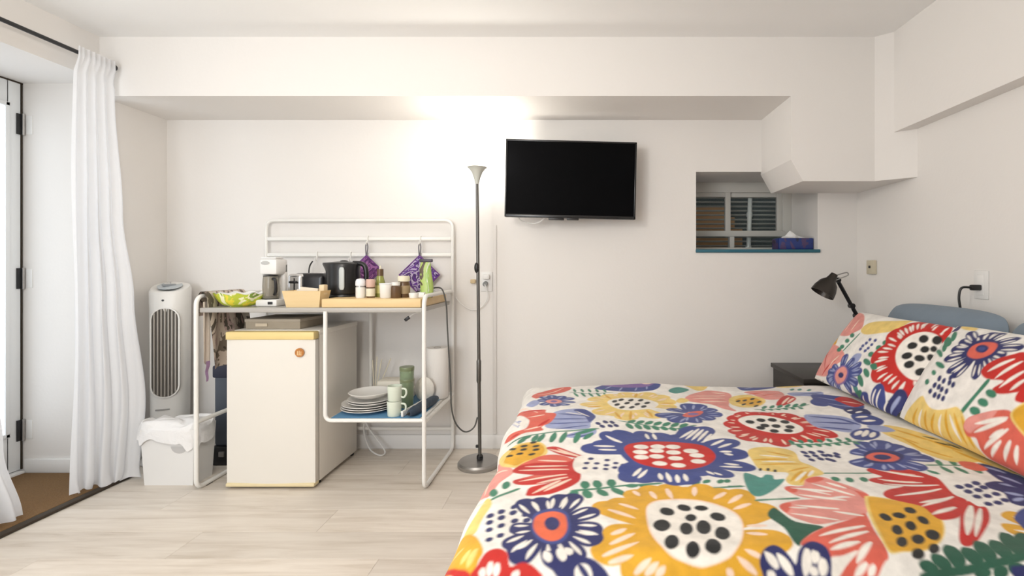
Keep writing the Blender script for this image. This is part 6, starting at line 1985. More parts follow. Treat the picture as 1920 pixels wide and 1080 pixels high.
obj('tub_emblem', MB().prism([(-2.02 + .042 * math.cos(q), .20 + .036 * math.sin(q)) for q in [PI + PI * k / 12 for k in range(13)]], 2.503, 2.509, 'y'), mat('emblem_grey', (.55, .54, .53), .4, var=.03), bn)

# ================================================================ SLIM CASE BEHIND THE BIN
cs = thing('upright_case', 'slim dark blue-grey case standing between the bin and the fridge', 'case', (-1.985, 2.86, 0))
obj('case_body', MB().box(-2.045, -1.925, 2.77, 2.955, .10, .50, .02, 3), mat('case_shell', (.055, .065, .085), .4, var=.12, scale=8), cs)
obj('case_lid', MB().box(-2.05, -1.92, 2.765, 2.96, .485, .555, .01), mat('case_lid_navy', (.015, .017, .035), .6, var=.1), cs)
obj('case_base', MB().box(-2.055, -1.915, 2.76, 2.965, .0, .105, .01), M['black'], cs)
obj('case_latch', MB().box(-2.005, -1.975, 2.752, 2.762, .05, .08, .003), M['steel'], cs)

# ================================================================ KITCHEN RACK
kx0, kx1, kyf, kyb = -1.893, -.770, 2.45, 2.998
rk = thing('kitchen_rack', 'white tubular mini kitchen rack with grey worktop and hanging rails', 'kitchen rack', ((kx0 + kx1) / 2, 2.72, 0))
TR = .0105
for X_ in (kx0, kx1):
    loop = fillet([(X_, kyb, .0), (X_, kyb, .0135), (X_, kyf, .0135), (X_, kyf, .955), (X_, kyb - .02, .955)], .06, 7) if False else None
    path = fillet([(X_, kyb, .60), (X_, kyb, TR), (X_, kyf, TR), (X_, kyf, .96), (X_, kyb, .96), (X_, kyb, .60)], .05, 7)
    obj('side_frame', MB().tube(path[1:-1] + [Vector((X_, kyb, .60))], TR, 12, closed=True), M['white'], rk)
    obj('side_bar', MB().tube([(X_, kyf, .338), (X_, kyb, .338)], .011, 10), M['white'], rk)
    obj('foot_pad', MB().box(X_ - .008, X_ + .008, kyf + .06, kyf + .10, -.0005, .006, .001), M['black'], rk)
top = [(kx0, kyb, .95), (kx0, kyb, 1.385), (kx1, kyb, 1.385), (kx1, kyb, .95)]
obj('back_frame', MB().tube(fillet(top, .05, 7), .0095, 12), M['white'], rk)
for z in (1.274, 1.178):
    obj('hanging_rail', MB().box(kx0 + .008, kx1 - .008, kyb - .008, kyb + .006, z - .011, z + .011, .004), M['white'], rk)
obj('rear_crossbar', MB().tube([(kx0, kyb, .13), (kx1, kyb, .13)], .0105, 10), M['white'], rk)
M['grey'] = mat('grey_laminate', (.44, .42, .39), .32, var=.05, scale=8)
obj('worktop', MB().box(kx0 + .012, kx1 - .012, kyf + .004, kyb - .02, .878, .902, .005), M['grey'], rk)
obj('shelf_hanger', MB().tube(fillet([(-1.2565, kyf, .885), (-1.2565, kyf, .347), (kx1, kyf, .347)], .035, 6), .0098, 12), M['white'], rk)
obj('shelf_hanger', MB().tube(fillet([(-1.2565, kyb - .02, .885), (-1.2565, kyb - .02, .347), (kx1, kyb - .02, .347)], .035, 6), .0098, 12), M['white'], rk)
obj('shelf', MB().box(-1.247, kx1 - .012, kyf + .012, kyb - .03, .343, .352, .003), M['white'], rk)
def hook(px, z, Y=kyb - .012):
    x = (px - VX) * Y / FPX
    obj('hook', MB().tube(smooth_path([(x, kyb + .004, z + .004), (x, kyb - .004, z + .018), (x, Y, z + .012), (x, Y, z - .020), (x, Y - .008, z - .034), (x, Y - .018, z - .030), (x, Y - .020, z - .016)], 5), .0035, 8), M['white'], rk)
    return Vector((x, Y - .010, z - .034))
h1 = hook(689, 1.274); h2 = hook(788, 1.274); hook(594, 1.178); hook(657, 1.178)

# pot holders hanging from hooks
def holder_mat(nm, c1, c2, c3): return ramp_mat(nm, [(0, c1), (.38, c2), (.47, c3), (.54, c1), (.62, c2)], 16, 'noise', .85, dist=2.2)
def pot_holder(hk, size, yaw, label, m_):
    t_ = thing('pot_holder', label, 'pot holder', tuple(hk), 'pot holders on the rack hooks')
    hs_ = size / 2
    c = hk + Vector((0, -.004, -.066 - hs_ * math.sqrt(2)))
    Rm = Matrix.Translation(c) @ Matrix.Rotation(yaw, 4, 'Z') @ Matrix.Rotation(PI / 4, 4, 'Y')
    def pf(sd):
        def f(u, v):
            a, b_ = 2 * u - 1, 2 * v - 1
            k = max(0, (1 - a ** 6) * (1 - b_ ** 6)) ** .5
            q = .006 + .003 * abs(math.sin(a * 6)) * abs(math.sin(b_ * 6))
            return Rm @ Vector((a * hs_, sd * q * k, b_ * hs_))
        return f
    obj('quilted_pad', MB().grid(pf(-1), 24, 24).grid(pf(1), 24, 24), m_, t_, ang=0)
    obj('hanging_loop', MB().tube(smooth_path([c + Vector((-.002, 0, hs_ * 1.38)), hk + Vector((-.006, 0, -.015)), hk + Vector((0, 0, .006)), hk + Vector((.006, 0, -.015)), c + Vector((.002, 0, hs_ * 1.38))], 6), .0035, 8), mat('loop_grey', (.16, .15, .17), .8, var=.1), t_)
    obj('border', MB().tube([Rm @ Vector((a * hs_, 0, b_ * hs_)) for a, b_ in ((-1, -1), (1, -1), (1, 1), (-1, 1))], .0045, 8, closed=True), mat('border_purple', (.17, .05, .26), .85, var=.1), t_)
pot_holder(h1, .125, math.radians(38), 'mauve patterned pot holder above the kettle spout side, hung edge-on', holder_mat('mauve_print', (.20, .06, .24), (.38, .16, .40), (.10, .03, .14)))
pot_holder(h2, .165, math.radians(8), 'purple and lilac pot holder hung diamond-wise behind the green pouch', holder_mat('purple_print', (.13, .04, .30), (.50, .42, .60), (.06, .025, .13)))

# ================================================================ FRIDGE
fr_ = thing('mini_fridge', 'small white fridge with yellowed top edge under the worktop', 'fridge', (-1.54, 2.70, 0))
M['fridge'] = mat('fridge_white', (.80, .765, .70), .38, var=.02, scale=3)
M['yellowed'] = mat('yellowed_plastic', (.80, .62, .27), .45, var=.08, scale=5)
obj('cabinet', MB().box(-1.755, -1.322, 2.525, 2.945, .018, .765, .006), M['fridge'], fr_)
obj('top_cap', MB().box(-1.757, -1.320, 2.520, 2.95, .758, .785, .006), M['fridge'], fr_)
def fdoor(u, v):
    x = -1.76 + .44 * u
    return (x, 2.466 + .010 * (2 * u - 1) ** 2, .022 + .72 * v)
dr = MB().grid(fdoor, 16, 2)
nvd = len(dr.v)
dr.box(-1.758, -1.322, 2.476, 2.515, .022, .742, .004)
dd = obj('door', dr, M['fridge'], fr_, ang=40)
obj('door_cap', MB().box(-1.760, -1.320, 2.462, 2.515, .742, .782, .007), M['yellowed'], dd)
obj('door_sill', MB().box(-1.760, -1.320, 2.464, 2.515, .012, .03, .005), mat('aged_cream', (.80, .68, .42), .45, var=.05), dd)
obj('gasket', MB().box(-1.748, -1.332, 2.513, 2.527, .03, .75), M['binding'], fr_)
ex = (562 - VX) * 2.466 / FPX; ez = CAM_H - (661 - VY) * 2.466 / FPX
bd = obj('badge', MB().tube([(ex, 2.468, ez), (ex, 2.461, ez)], .022, 24), mat('badge_bronze', (.50, .20, .05), .35, .4, var=.2, scale=60), dd)
obj('badge_emblem', MB().box(ex - .010, ex - .005, 2.4595, 2.462, ez - .010, ez + .008).box(ex - .001, ex + .003, 2.4595, 2.462, ez - .010, ez + .010).box(ex + .007, ex + .011, 2.4595, 2.462, ez - .010, ez + .006).box(ex - .012, ex + .013, 2.4595, 2.462, ez - .013, ez - .010), mat('badge_light', (.80, .55, .28), .4, var=.05), bd)
for x_ in (-1.73, -1.345):
    for y_ in (2.55, 2.92):
        obj('foot', MB().tube([(x_, y_, 0), (x_, y_, .02)], .014, 12), M['black'], fr_)
# flat box on the fridge
bx_ = thing('flat_box', 'flat taupe box lying on the fridge', 'box', (-1.58, 2.68, .785))
obj('box_body', MB().box(-1.715, -1.435, 2.545, 2.80, .7852, .835, .004), mat('taupe_board', (.36, .31, .24), .7, var=.1, scale=10), bx_)
obj('box_lid', MB().box(-1.718, -1.432, 2.542, 2.803, .822, .838, .003), mat('taupe_lid', (.42, .37, .30), .7, var=.1, scale=10), bx_)
obj('box_label', MB().box(-1.66, -1.60, 2.5395, 2.5425, .800, .815), mat('box_label', (.60, .52, .40), .7, var=.05), bx_)

# cloths draped over the rack's left side
M['scarf'] = ramp_mat('scarf_print', [(0, (.07, .06, .045)), (.34, (.20, .16, .12)), (.40, (.66, .56, .47)), (.50, (.52, .38, .34)), (.55, (.13, .11, .085)), (.60, (.68, .60, .50))], 3.4, 'noise', .9, stretch=(1, 1.6, .9), dist=2.4)
def scarf(s, t):
    y_ = 2.475 + .30 * s
    z = .995 - .02 * math.sin(PI * s) - t * (.40 - .06 * s)
    x = kx0 + .030 + .016 * math.sin(12 * s + 2 * t) * (t ** .5) + .03 * t
    if t < .12:
        q = t / .12
        x = kx0 + .002 + .028 * q
        z = .976 + .012 * math.sin(PI * q) - .02 * q
    return (x, y_, z)
def scarf2(s, t):
    y_ = 2.475 + .30 * s
    return (kx0 - .018 - .012 * math.sin(10 * s) * t + .02 * (1 - t) ** 6, y_, .976 + .005 * (1 - t) - t * .12)
o = obj('draped_cloth', MB().grid(scarf, 40, 50), M['scarf'], ang=0, recalc=False)
tag(o, 'brown and cream patterned cloth draped inside the rack left side', 'cloth')
o2 = obj('outer_fold', MB().grid(scarf2, 30, 16), M['scarf'], o, ang=0, recalc=False)
tag(obj('hanging_towel', MB().grid(lambda s, t: (kx0 + .020 + .004 * math.sin(9 * s + t), 2.468 + .05 * s, .93 - t * (.30 + .015 * math.sin(3 * s))), 10, 30), mat('cream_towel', (.75, .67, .58), .95, var=.05, bump=.3), ang=0, recalc=False), 'narrow cream towel hanging behind the rack left front leg', 'towel')
tag(obj('lilac_ribbon', MB().grid(lambda s, t: (kx0 + .028 + .003 * math.sin(9 * t), 2.475 + .028 * s * (1 - .5 * t), .632 - t * .10), 6, 14), mat('lilac_cloth', (.42, .27, .46), .9, var=.1), ang=0, recalc=False), 'lilac ribbon end dangling below the cream towel', 'ribbon')

# ================================================================ ON THE WORKTOP
WT = .9025
# wooden board under the right half
M['boardwood'] = mat('pale_bamboo', (.72, .50, .23), .45, col2=(.82, .62, .34), scale=3, stretch=(2, 14, 14))
tag(obj('chopping_board', MB().box(-1.283, -.79, 2.462, 2.93, WT, .945, .005), M['boardwood']), 'long pale wooden board on the right of the worktop', 'board')
BT = .9452
# bowl with citrus print
M['citrus'] = ramp_mat('citrus_print', [(0, (.72, .68, .06)), (.30, (.80, .66, .05)), (.42, (.50, .58, .05)), (.52, (.86, .84, .55)), (.60, (.22, .34, .05)), (.68, (.75, .74, .12))], 9, 'noise', .55, dist=1.2)
bw = thing('citrus_bowl', 'yellow-green citrus patterned bowl on the left of the worktop', 'bowl', (-1.748, 2.555, WT))
def bowl(rs):
    def f(u, v):
        a = 2 * PI * u
        q = rs[0] + (rs[1] - rs[0]) * v
        r = .062 + .056 * q ** .6
        z = WT + .004 + .062 * q ** 1.3 + (.005 * math.sin(9 * a) * q)
        r += .006 * math.sin(9 * a + 1) * q
        return (-1.748 + math.cos(a) * r * rs[2], 2.555 + math.sin(a) * r * .78 * rs[2], z + rs[3])
    return f
obj('bowl_outer', MB().grid(bowl((0, 1, 1.0, 0)), 60, 12).lathe([(.001, WT), (.048, WT), (.05, WT + .005), (.001, WT + .005)], (-1.748, 2.555, 0), 40), M['citrus'], bw, ang=0)
obj('bowl_inner', MB().grid(bowl((0, 1, .965, .004)), 60, 12).lathe([(.001, WT + .009), (.048, WT + .009), (.0485, WT + .0095)], (-1.748, 2.555, 0), 40), mat('bowl_white', (.85, .84, .80), .35, var=.02), bw, ang=0)
# coffee maker
cm = thing('coffee_maker', 'white drip coffee maker between the citrus bowl and the toaster', 'coffee maker', (-1.604, 2.60, WT))
cx, cy = -1.604, 2.60
obj('cm_base', MB().box(cx - .055, cx + .055, cy - .065, cy + .06, WT, WT + .035, .008), M['whitepl'], cm)
obj('tank', MB().box(cx - .046, cx + .046, cy + .02, cy + .055, WT + .03, WT + .225, .012), M['whitepl'], cm)
obj('brew_head', MB().box(cx - .046, cx + .046, cy - .05, cy + .055, WT + .16, WT + .245, .016), M['whitepl'], cm)
obj('lid', MB().box(cx - .04, cx + .04, cy - .045, cy + .02, WT + .243, WT + .252, .004), M['trim'], cm)
obj('brew_label', MB().lathe([(.001, 0), (.022, 0), (.022, .003), (.001, .003)], (0, 0, 0), 20).xform(Matrix.Translation((cx - .012, cy - .049, WT + .222)) @ Matrix.Rotation(PI / 2, 4, 'X') @ Matrix.Diagonal((1, .45, 1, 1))), mat('label_grey', (.50, .50, .49), .4, var=.05), cm)
ca = obj('carafe', MB().lathe([(.001, 0), (.033, 0), (.036, .012), (.037, .06), (.035, .10), (.033, .116), (.030, .116), (.033, .06), (.032, .014), (.001, .008)], (cx - .004, cy - .02, WT + .037), 30), mat('smoky_glass', (.62, .58, .50), .08, trans=.75, ior=1.3), cm)
obj('carafe_lid', MB().lathe([(.001, 0), (.033, 0), (.034, .006), (.001, .008)], (cx - .004, cy - .02, WT + .152), 24), M['black'], ca)
obj('carafe_handle', MB().tube(smooth_path([(cx + .02, cy - .04, WT + .140), (cx + .042, cy - .055, WT + .135), (cx + .045, cy - .055, WT + .08), (cx + .028, cy - .04, WT + .06)], 6), .007, 8), M['black'], ca)
obj('switch', MB().box(cx + .010, cx + .035, cy - .068, cy - .063, WT + .010, WT + .024, .002), M['black'], cm)
obj('hot_plate', MB().tube([(cx - .004, cy - .02, WT + .034), (cx - .004, cy - .02, WT + .038)], .038, 28), M['black'], cm)
# toaster
tx0, tx1, ty0, ty1 = -1.605, -1.405, 2.715, 2.90
to = thing('toaster', 'chrome and black toaster behind the wooden basket', 'toaster', (-1.52, 2.80, WT))
obj('toaster_body', MB().box(tx0 + .016, tx1, ty0 + .01, ty1, WT + .015, WT + .168, .028, 4), mat('toaster_black', (.02, .02, .022), .25, .2, var=.1), to)
obj('end_panel', MB().box(tx0, tx0 + .088, ty0 - .002, ty1 - .03, WT + .012, WT + .165, .020, 4), M['chrome'], to)
obj('plinth', MB().box(tx0 + .006, tx1 - .004, ty0 + .004, ty1 - .008, WT, WT + .018, .004), M['black'], to)
lx = tx0 + .044
obj('lever_slot', MB().box(lx - .003, lx + .003, ty0 - .004, ty0 + .002, WT + .05, WT + .14), M['black'], to)
obj('lever', MB().box(lx - .020, lx + .020, ty0 - .022, ty0 - .003, WT + .112, WT + .126, .005), M['black'], to)
obj('bread_slot', MB().box(tx0 + .1, tx1 - .02, ty0 + .05, ty0 + .075, WT + .163, WT + .1695).box(tx0 + .1, tx1 - .02, ty0 + .11, ty0 + .135, WT + .163, WT + .1695), M['chrome'], to)
obj('cord', MB().tube(smooth_path([(-1.615, 2.93, WT + .005), (-1.605, 2.935, WT + .12), (-1.602, 2.94, WT + .20), (-1.603, 2.975, WT + .235)], 6), .004, 8), M['black'], to)
# basket
bk = thing('wooden_basket', 'pale wooden basket of paper packets in front of the toaster', 'basket', (-1.385, 2.53, WT))
def loft(x0, x1, y0, y1, z0, z1, tp):
    return frust(x0, x1, y0, y1, z0, z1, tp, .005)
obj('basket_tray', loft(-1.482, -1.290, 2.468, 2.572, WT, WT + .082, .014), mat('pale_wood_chip', (.74, .54, .27), .6, col2=(.80, .62, .36), scale=5, stretch=(1, 1, 10)), bk, ang=30)
obj('basket_handle', MB().box(-1.318, -1.292, 2.505, 2.545, WT + .06, WT + .112, .004), mat('pale_wood_strip', (.80, .64, .42), .6, var=.06), bk)
obj('paper_packet', MB().box(-1.42, -1.33, 2.50, 2.515, WT + .03, WT + .098, .003).xform(Matrix.Translation((-1.38, 2.5, WT)) @ Matrix.Rotation(math.radians(6), 4, 'Y') @ Matrix.Translation((1.38, -2.5, -WT))), mat('packet_paper', (.82, .72, .58), .8, var=.05), bk)
obj('paper_packet', MB().box(-1.45, -1.36, 2.54, 2.552, WT + .03, WT + .088, .003), mat('packet_paper_pale', (.80, .74, .64), .8, var=.05), bk)
# kettle
kc = Vector((-1.276, 2.685, 0))
ke = thing('kettle', 'black electric kettle with a grey level window on the wooden board', 'kettle', (kc.x, kc.y, BT))
obj('power_base', MB().lathe([(.001, 0), (.074, 0), (.074, .012), (.07, .018), (.001, .018)], (kc.x, kc.y, BT), 36), M['black'], ke)
M['kettle'] = mat('kettle_black', (.008, .008, .009), .34, var=.1)
kb = MB().lathe([(.001, .018), (.083, .018), (.086, .03), (.083, .08), (.080, .14), (.083, .172), (.078, .18), (.04, .188), (.001, .19)], (kc.x, kc.y, BT), 44)
for i, p in enumerate(kb.v):   # pulled-out spout at the left
    z = p[2] - BT
    a = math.atan2(p[1] - kc.y, p[0] - kc.x)
    if z > .08:
        k = max(0, math.cos(a - PI)) ** 6 * ((z - .08) / .1) ** 1.5 * .035
        if math.hypot(p[0] - kc.x, p[1] - kc.y) > .06: kb.v[i] = (p[0] - k, p[1], p[2] + k * .05)
obj('kettle_body', kb, M['kettle'], ke, ang=40)
obj('kettle_handle', MB().tube(fillet([(kc.x + .05, kc.y, BT + .180), (kc.x + .112, kc.y, BT + .178), (kc.x + .124, kc.y, BT + .11), (kc.x + .110, kc.y, BT + .05), (kc.x + .075, kc.y, BT + .045)], .035, 6), .0125, 12), M['kettle'], ke)
obj('level_window', MB().lathe([(.0005, -.060), (.010, -.058), (.014, -.045), (.014, .045), (.010, .058), (.0005, .060)], (0, 0, 0), 20, sy=.35).xform(Matrix.Translation((kc.x + .027, kc.y - .0835, BT + .098))), mat('level_grey', (.55, .58, .57), .4, var=.05), ke)
obj('kettle_lid_knob', MB().ell((kc.x, kc.y, BT + .19), .02, .02, .006), M['kettle'], ke)

# small jars, bottles
def jar(name, label, px, Y, base, parts, cat='jar'):
    x = (px - VX) * Y / FPX
    t_ = thing(name, label, cat, (x, Y, base))
    for (nm, prof, m_) in parts:
        obj(nm, MB().lathe(prof, (x, Y, base), 26), m_, t_)
    return t_
M['jarwhite'] = mat('jar_white', (.84, .82, .78), .4, var=.03)
M['lidwhite'] = mat('lid_white', (.82, .83, .85), .35, var=.03)
M['pinklid'] = mat('pink_lid', (.66, .44, .36), .45, var=.06)
M['cream'] = mat('cream_label', (.80, .74, .58), .6, var=.05)
M['brown'] = mat('coffee_brown', (.12, .065, .03), .3, var=.25, scale=25)
M['olive'] = mat('olive_glass', (.30, .32, .08), .15, var=.1)
jar('salt_shaker', 'white shaker with a domed white lid just right of the kettle', 676, 2.56, BT, [('shaker_body', [(.001, 0), (.022, 0), (.0235, .01), (.0235, .055), (.001, .055)], M['jarwhite']), ('shaker_neck', [(.021, .052), (.021, .064), (.001, .064)], mat('neck_grey', (.45, .45, .45), .3, .5, var=.05)), ('shaker_lid', [(.024, .062), (.025, .07), (.024, .086), (.018, .097), (.001, .100)], M['lidwhite'])], 'shaker')
jar('spice_jar', 'small jar with a pinkish lid and cream label', 695, 2.57, BT, [('jar_body', [(.001, 0), (.020, 0), (.0215, .006), (.0215, .055), (.001, .055)], M['brown']), ('jar_label', [(.0218, .008), (.0222, .01), (.0222, .046), (.0218, .048)], M['cream']), ('jar_lid', [(.0215, .055), (.0225, .058), (.0225, .092), (.020, .096), (.001, .096)], M['pinklid'])])
jar('oil_bottle', 'slim olive green bottle with a dark cap behind the jars', 713, 2.63, BT, [('bottle_body', [(.001, 0), (.024, 0), (.026, .008), (.026, .07), (.018, .10), (.015, .115), (.001, .115)], M['olive']), ('bottle_label', [(.0262, .02), (.0266, .022), (.0266, .06), (.0262, .062)], mat('label_yellowgreen', (.62, .60, .22), .5, var=.15, scale=30)), ('bottle_cap', [(.0165, .112), (.0165, .148), (.001, .148)], M['brown']), ('bottle_spout', [(.006, .146), (.004, .166), (.001, .166)], M['cream'])], 'bottle')
cu = jar('small_cup', 'small cream cup between the olive bottle and the brown jars', 724, 2.54, BT, [('cup', [(.001, 0), (.026, 0), (.029, .004), (.032, .072), (.030, .072), (.027, .006), (.001, .006)], M['jarwhite'])], 'cup')
obj('cup_lip', MB().lathe([(.0315, .068), (.0335, .072), (.0315, .076), (.029, .072), (.0315, .068)], (ORG[cu.name].x, 2.54, BT), 26), M['lidwhite'], cu)
jar('coffee_jar', 'brown jar with a white lid beside the cream cup', 742, 2.55, BT, [('jar_body', [(.001, 0), (.024, 0), (.026, .006), (.026, .058), (.020, .066), (.001, .066)], M['brown']), ('jar_lid', [(.022, .064), (.022, .080), (.001, .082)], M['jarwhite'])])
jar('tea_jar', 'taller brown jar with a cream lid in front of the purple pot holder', 757, 2.60, BT, [('jar_body', [(.001, 0), (.030, 0), (.032, .008), (.032, .075), (.026, .084), (.001, .084)], M['brown']), ('jar_lid', [(.030, .083), (.031, .086), (.031, .106), (.028, .112), (.001, .112)], M['cream']), ('jar_label', [(.0322, .02), (.0326, .022), (.0326, .06), (.0322, .062)], mat('kraft_label', (.38, .28, .16), .6, var=.2, scale=40))])
tag(obj('small_tub', MB().lathe([(.001, 0), (.022, 0), (.025, .022), (.023, .026), (.001, .027)], ((776 - VX) * 2.55 / FPX, 2.55, BT), 24), M['jarwhite']), 'low white tub on the board left of the green pouch', 'tub')
# green pouch (printed stand-up bag)
px_, py_ = (799 - VX) * 2.60 / FPX, 2.60
def pouch(u, v):
    a = 2 * PI * u
    w = .034 * (1 - .25 * v ** 3) ; d = .024 * (1 - v) ** .6 + .002
    return (px_ + math.copysign(abs(math.cos(a)) ** .8, math.cos(a)) * w + .004 * math.sin(6 * v), py_ + math.sin(a) * d, BT + .19 * v)
po = thing('green_pouch', 'tall green and brown printed pouch at the right of the board', 'pouch', (px_, py_, BT))
obj('pouch_bag', MB().grid(pouch, 32, 20), ramp_mat('pouch_print', [(0, (.10, .07, .05)), (.38, (.40, .52, .14)), (.50, (.30, .46, .10)), (.55, (.52, .55, .40)), (.59, (.10, .08, .05)), (.66, (.50, .28, .14))], 9, 'noise', .35, stretch=(1.4, 1, .8), dist=.8), po, ang=0)
obj('pouch_clip', MB().box(px_ - .034, px_ + .034, py_ - .008, py_ + .008, BT + .184, BT + .200, .004), mat('pouch_clip', (.05, .04, .06), .4, var=.1), po)
# power strip and the lamp cord
ps = thing('power_strip', 'white power strip on the right end of the board', 'power strip', (-.82, 2.75, BT))
obj('strip_body', MB().box(-.845, -.800, 2.55, 2.90, BT, BT + .028, .006), M['whitepl'], ps)
for k in range(4):
    obj('strip_socket', MB().box(-.838, -.807, 2.58 + k * .08, 2.61 + k * .08, BT + .0275, BT + .0295, .001), mat('socket_grey', (.45, .45, .46), .5, var=.05) if k == 0 else bpy.data.materials['socket_grey'], ps)
lc = [(-.815, 2.72, BT + .036), (-.79, 2.715, BT + .046), (-.752, 2.71, BT + .035), (-.728, 2.70, .90), (-.722, 2.70, .78), (-.713, 2.70, .62), (-.706, 2.71, .46), (-.705, 2.72, .34), (-.690, 2.74, .25), (-.655, 2.76, .195), (-.622, 2.775, .187), (-.593, 2.79, .21), (-.578, 2.79, .26)]
tag(obj('lamp_cord', MB().tube(smooth_path(lc, 6), .0042, 8), mat('dark_grey_cord', (.09, .09, .085), .5, var=.1)), 'dark grey cord looping from the power strip to the floor lamp', 'cord')
tag(obj('black_adapter', MB().box(-.885, -.845, 2.68, 2.72, BT, BT + .030, .006), M['black']), 'black plug adapter lying beside the power strip', 'adapter')
hp = thing('hanging_plug', 'small black plug dangling under the right of the worktop', 'plug', (-.885, 2.55, .83))
obj('plug', MB().box(-.014, .014, -.008, .008, -.008, .008, .003).xform(Matrix.Translation((-.888, 2.55, .838)) @ Matrix.Rotation(math.radians(-38), 4, 'Y')), M['black'], hp)
obj('plug_lead', MB().tube(smooth_path([(-.877, 2.55, .846), (-.86, 2.55, .862), (-.83, 2.55, .872), (-.80, 2.55, .877)], 5), .003, 8), M['whitepl'], hp)

# ================================================================ ON THE LOWER SHELF
ST = .3525
tag(obj('blue_shelf_mat', MB().box(-1.238, -.795, 2.468, 2.955, ST, ST + .003, .001), mat('denim_blue_mat', (.10, .25, .42), .7, var=.12, scale=30)), 'denim blue mat covering the lower shelf', 'shelf mat')
MT = ST + .0032
M['china'] = mat('white_china', (.86, .84, .80), .22, var=.02)
def plate_prof(r, h):
    return [(.001, 0), (r * .6, 0), (r * .66, .003), (r, h), (r, h + .003), (r * .66, .008), (r * .6, .006), (r * .001, .006)]
z_ = MT
for k, (r, ox) in enumerate(((.138, 0), (.138, .002), (.136, -.002), (.115, .006), (.115, .003))):
    tag(obj('dinner_plate', MB().lathe(plate_prof(r, .020), (-1.108 + ox, 2.612 + .004 * k, z_), 48), M['china']),
        ['bottom plate of the white stack on the blue mat, resting on the mat', 'second plate up in the white stack', 'third plate up in the white stack', 'fourth and smaller plate in the white stack', 'topmost small plate of the white stack'][k], 'plate', 'stacked white plates')
    z_ += .0095
tag(obj('serving_bowl', MB().lathe([(.001, 0), (.05, 0), (.07, .004), (.10, .022), (.108, .030), (.105, .032), (.095, .025), (.06, .008), (.001, .006)], (-1.11, 2.63, z_ + .014), 44), M['china']), 'white shallow bowl on top of the plate stack', 'bowl')
tag(obj('paper_napkins', MB().box(-1.16, -.96, 2.80, 2.93, MT, MT + .05, .006).box(-1.15, -.97, 2.805, 2.925, MT + .05, MT + .105, .012), mat('napkin_cream', (.84, .79, .68), .9, var=.04, scale=20)), 'cream folded napkins at the back of the lower shelf', 'napkins')
st_ = thing('straw_bundle', 'pale straws sticking up behind the plates', 'straws', (-1.19, 2.86, MT))
for k, (dx_, dz_) in enumerate(((-.03, .20), (.0, .22), (.03, .205), (.09, .21))):
    obj('straw', MB().tube([(-1.205 + dx_ * .1, 2.915, MT), (-1.20 + dx_ * .9, 2.935, MT + dz_)], .003, 8), M['cream'], st_)
# green mugs
M['mint'] = mat('mint_glass', (.74, .80, .68), .25, var=.04)
def mug(x, y_, z, label, r=.036, h=.075):
    t_ = thing('mint_mug', label, 'mug', (x, y_, z), 'mint green mugs')
    obj('mug_body', MB().lathe([(.001, 0), (r * .86, 0), (r * .92, .003), (r, h), (r * .93, h), (r * .86, .006), (.001, .006)], (x, y_, z), 30), M['mint'], t_)
    obj('mug_handle', MB().tube(smooth_path([(x + r * .93, y_, z + h * .8), (x + r * 1.5, y_, z + h * .75), (x + r * 1.6, y_, z + h * .45), (x + r * 1.3, y_, z + h * .22), (x + r * .88, y_, z + h * .25)], 6), .005, 8), M['mint'], t_)
mug(-.937, 2.505, MT, 'lower mint green mug standing on the blue mat beside the plates')
mug(-.935, 2.506, MT + .0755, 'upper mint green mug stacked on the other mug')
# green tumbler
gx_, gy_ = (763 - VX) * 2.66 / FPX, 2.66
M['greenglass'] = mat('green_glass', (.50, .62, .42), .08, trans=.6, ior=1.35)
tu = thing('green_tumbler', 'tall clear green tumbler behind the mint mugs', 'tumbler', (gx_, gy_, MT))
obj('tumbler_glass', MB().lathe([(.001, 0), (.031, 0), (.033, .004), (.037, .215), (.034, .215), (.030, .008), (.001, .008)], (gx_, gy_, MT), 32), M['greenglass'], tu)
obj('tumbler_band', MB().lathe([(.0370, .195), (.0380, .198), (.0382, .212), (.0372, .2155)], (gx_, gy_, MT), 32), mat('tumbler_band', (.20, .24, .13), .3, var=.05), tu)
obj('tumbler_band', MB().lathe([(.0352, .135), (.0362, .137), (.0364, .150), (.0354, .152)], (gx_, gy_, MT), 32), bpy.data.materials['tumbler_band'], tu)
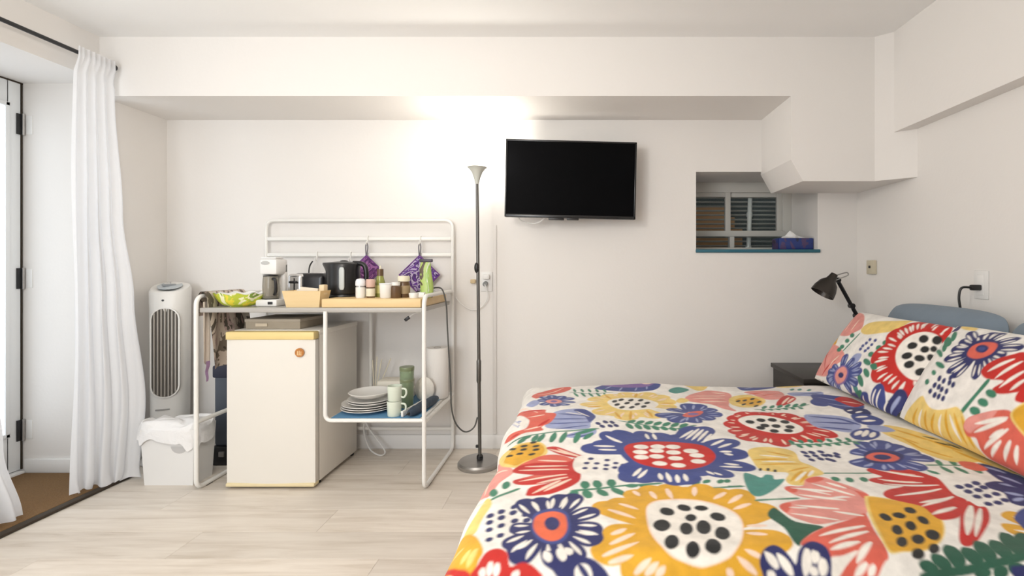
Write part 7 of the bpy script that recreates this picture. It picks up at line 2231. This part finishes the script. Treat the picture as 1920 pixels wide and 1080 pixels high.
# paper towel rolls
def roll(x, y_, z, r, h, label):
    t_ = thing('paper_towel_roll', label, 'paper towel', (x, y_, z), 'paper rolls on the lower shelf')
    obj('roll', MB().lathe([(.020, 0), (r - .002, 0), (r, .003), (r, h - .003), (r - .002, h), (.020, h)], (x, y_, z), 40), mat('towel_paper', (.85, .82, .78), .95, var=.02, bump=.15, bscale=120) if 'towel_paper' not in bpy.data.materials else bpy.data.materials['towel_paper'], t_)
    obj('core', MB().lathe([(.0205, -.0), (.0205, h + .001), (.018, h + .001), (.018, 0)], (x, y_, z), 24), M['brown'], t_)
roll((820 - VX) * 2.865 / FPX, 2.865, MT, .062, .285, 'tall white paper towel roll at the back right of the lower shelf')
tag(obj('round_sponge', MB().ell((-.868, 2.772, MT + .068), .054, .022, .068), mat('pale_sponge', (.86, .83, .76), .95, var=.03, bump=.3, bscale=60)), 'pale round pad leaning before the paper towel roll', 'pad')
# rolled dark umbrella along the right edge of the shelf
um = thing('folded_umbrella', 'dark blue folded umbrella lying at the right edge of the lower shelf', 'umbrella', (-.83, 2.65, MT))
a0, a1 = Vector((-.846, 2.455, MT + .024)), Vector((-.792, 2.74, MT + .026))
pts = [a0.lerp(a1, k / 10) for k in range(11)]
obj('umbrella_canopy', MB().tube(pts, [.012, .021, .024, .022, .025, .023, .025, .023, .024, .022, .014], 14), mat('umbrella_slate', (.035, .055, .085), .6, var=.25, scale=18, bump=.4, bscale=40), um)
obj('umbrella_strap', MB().tube([a0.lerp(a1, .48), a0.lerp(a1, .52)], .0262, 14), mat('umbrella_strap', (.06, .09, .12), .6, var=.1), um)
obj('umbrella_tip', MB().tube([a0, a0 + (a0 - a1).normalized() * .02], [.008, .004], 10), M['black'], um)
tag(obj('white_tray_divider', MB().box(-.894, -.882, 2.475, 2.70, MT, MT + .03, .004).xform(Matrix.Translation((-.905, 2.47, 0)) @ Matrix.Rotation(math.radians(-9), 4, 'Z') @ Matrix.Translation((.905, -2.47, 0))), M['white']), 'white narrow bar lying between mugs and umbrella', 'bar')
# loose white cable on the floor behind the fridge
tag(obj('floor_cable', MB().tube(smooth_path([(-1.30, 2.985, .24), (-1.285, 2.98, .17), (-1.25, 2.97, .12), (-1.19, 2.95, .06), (-1.15, 2.93, .012), (-1.17, 2.90, .006), (-1.24, 2.93, .03), (-1.29, 2.97, .10), (-1.30, 2.985, .16)], 6), .0045, 8), M['whitepl']), 'white power cable looping behind the fridge', 'cable')
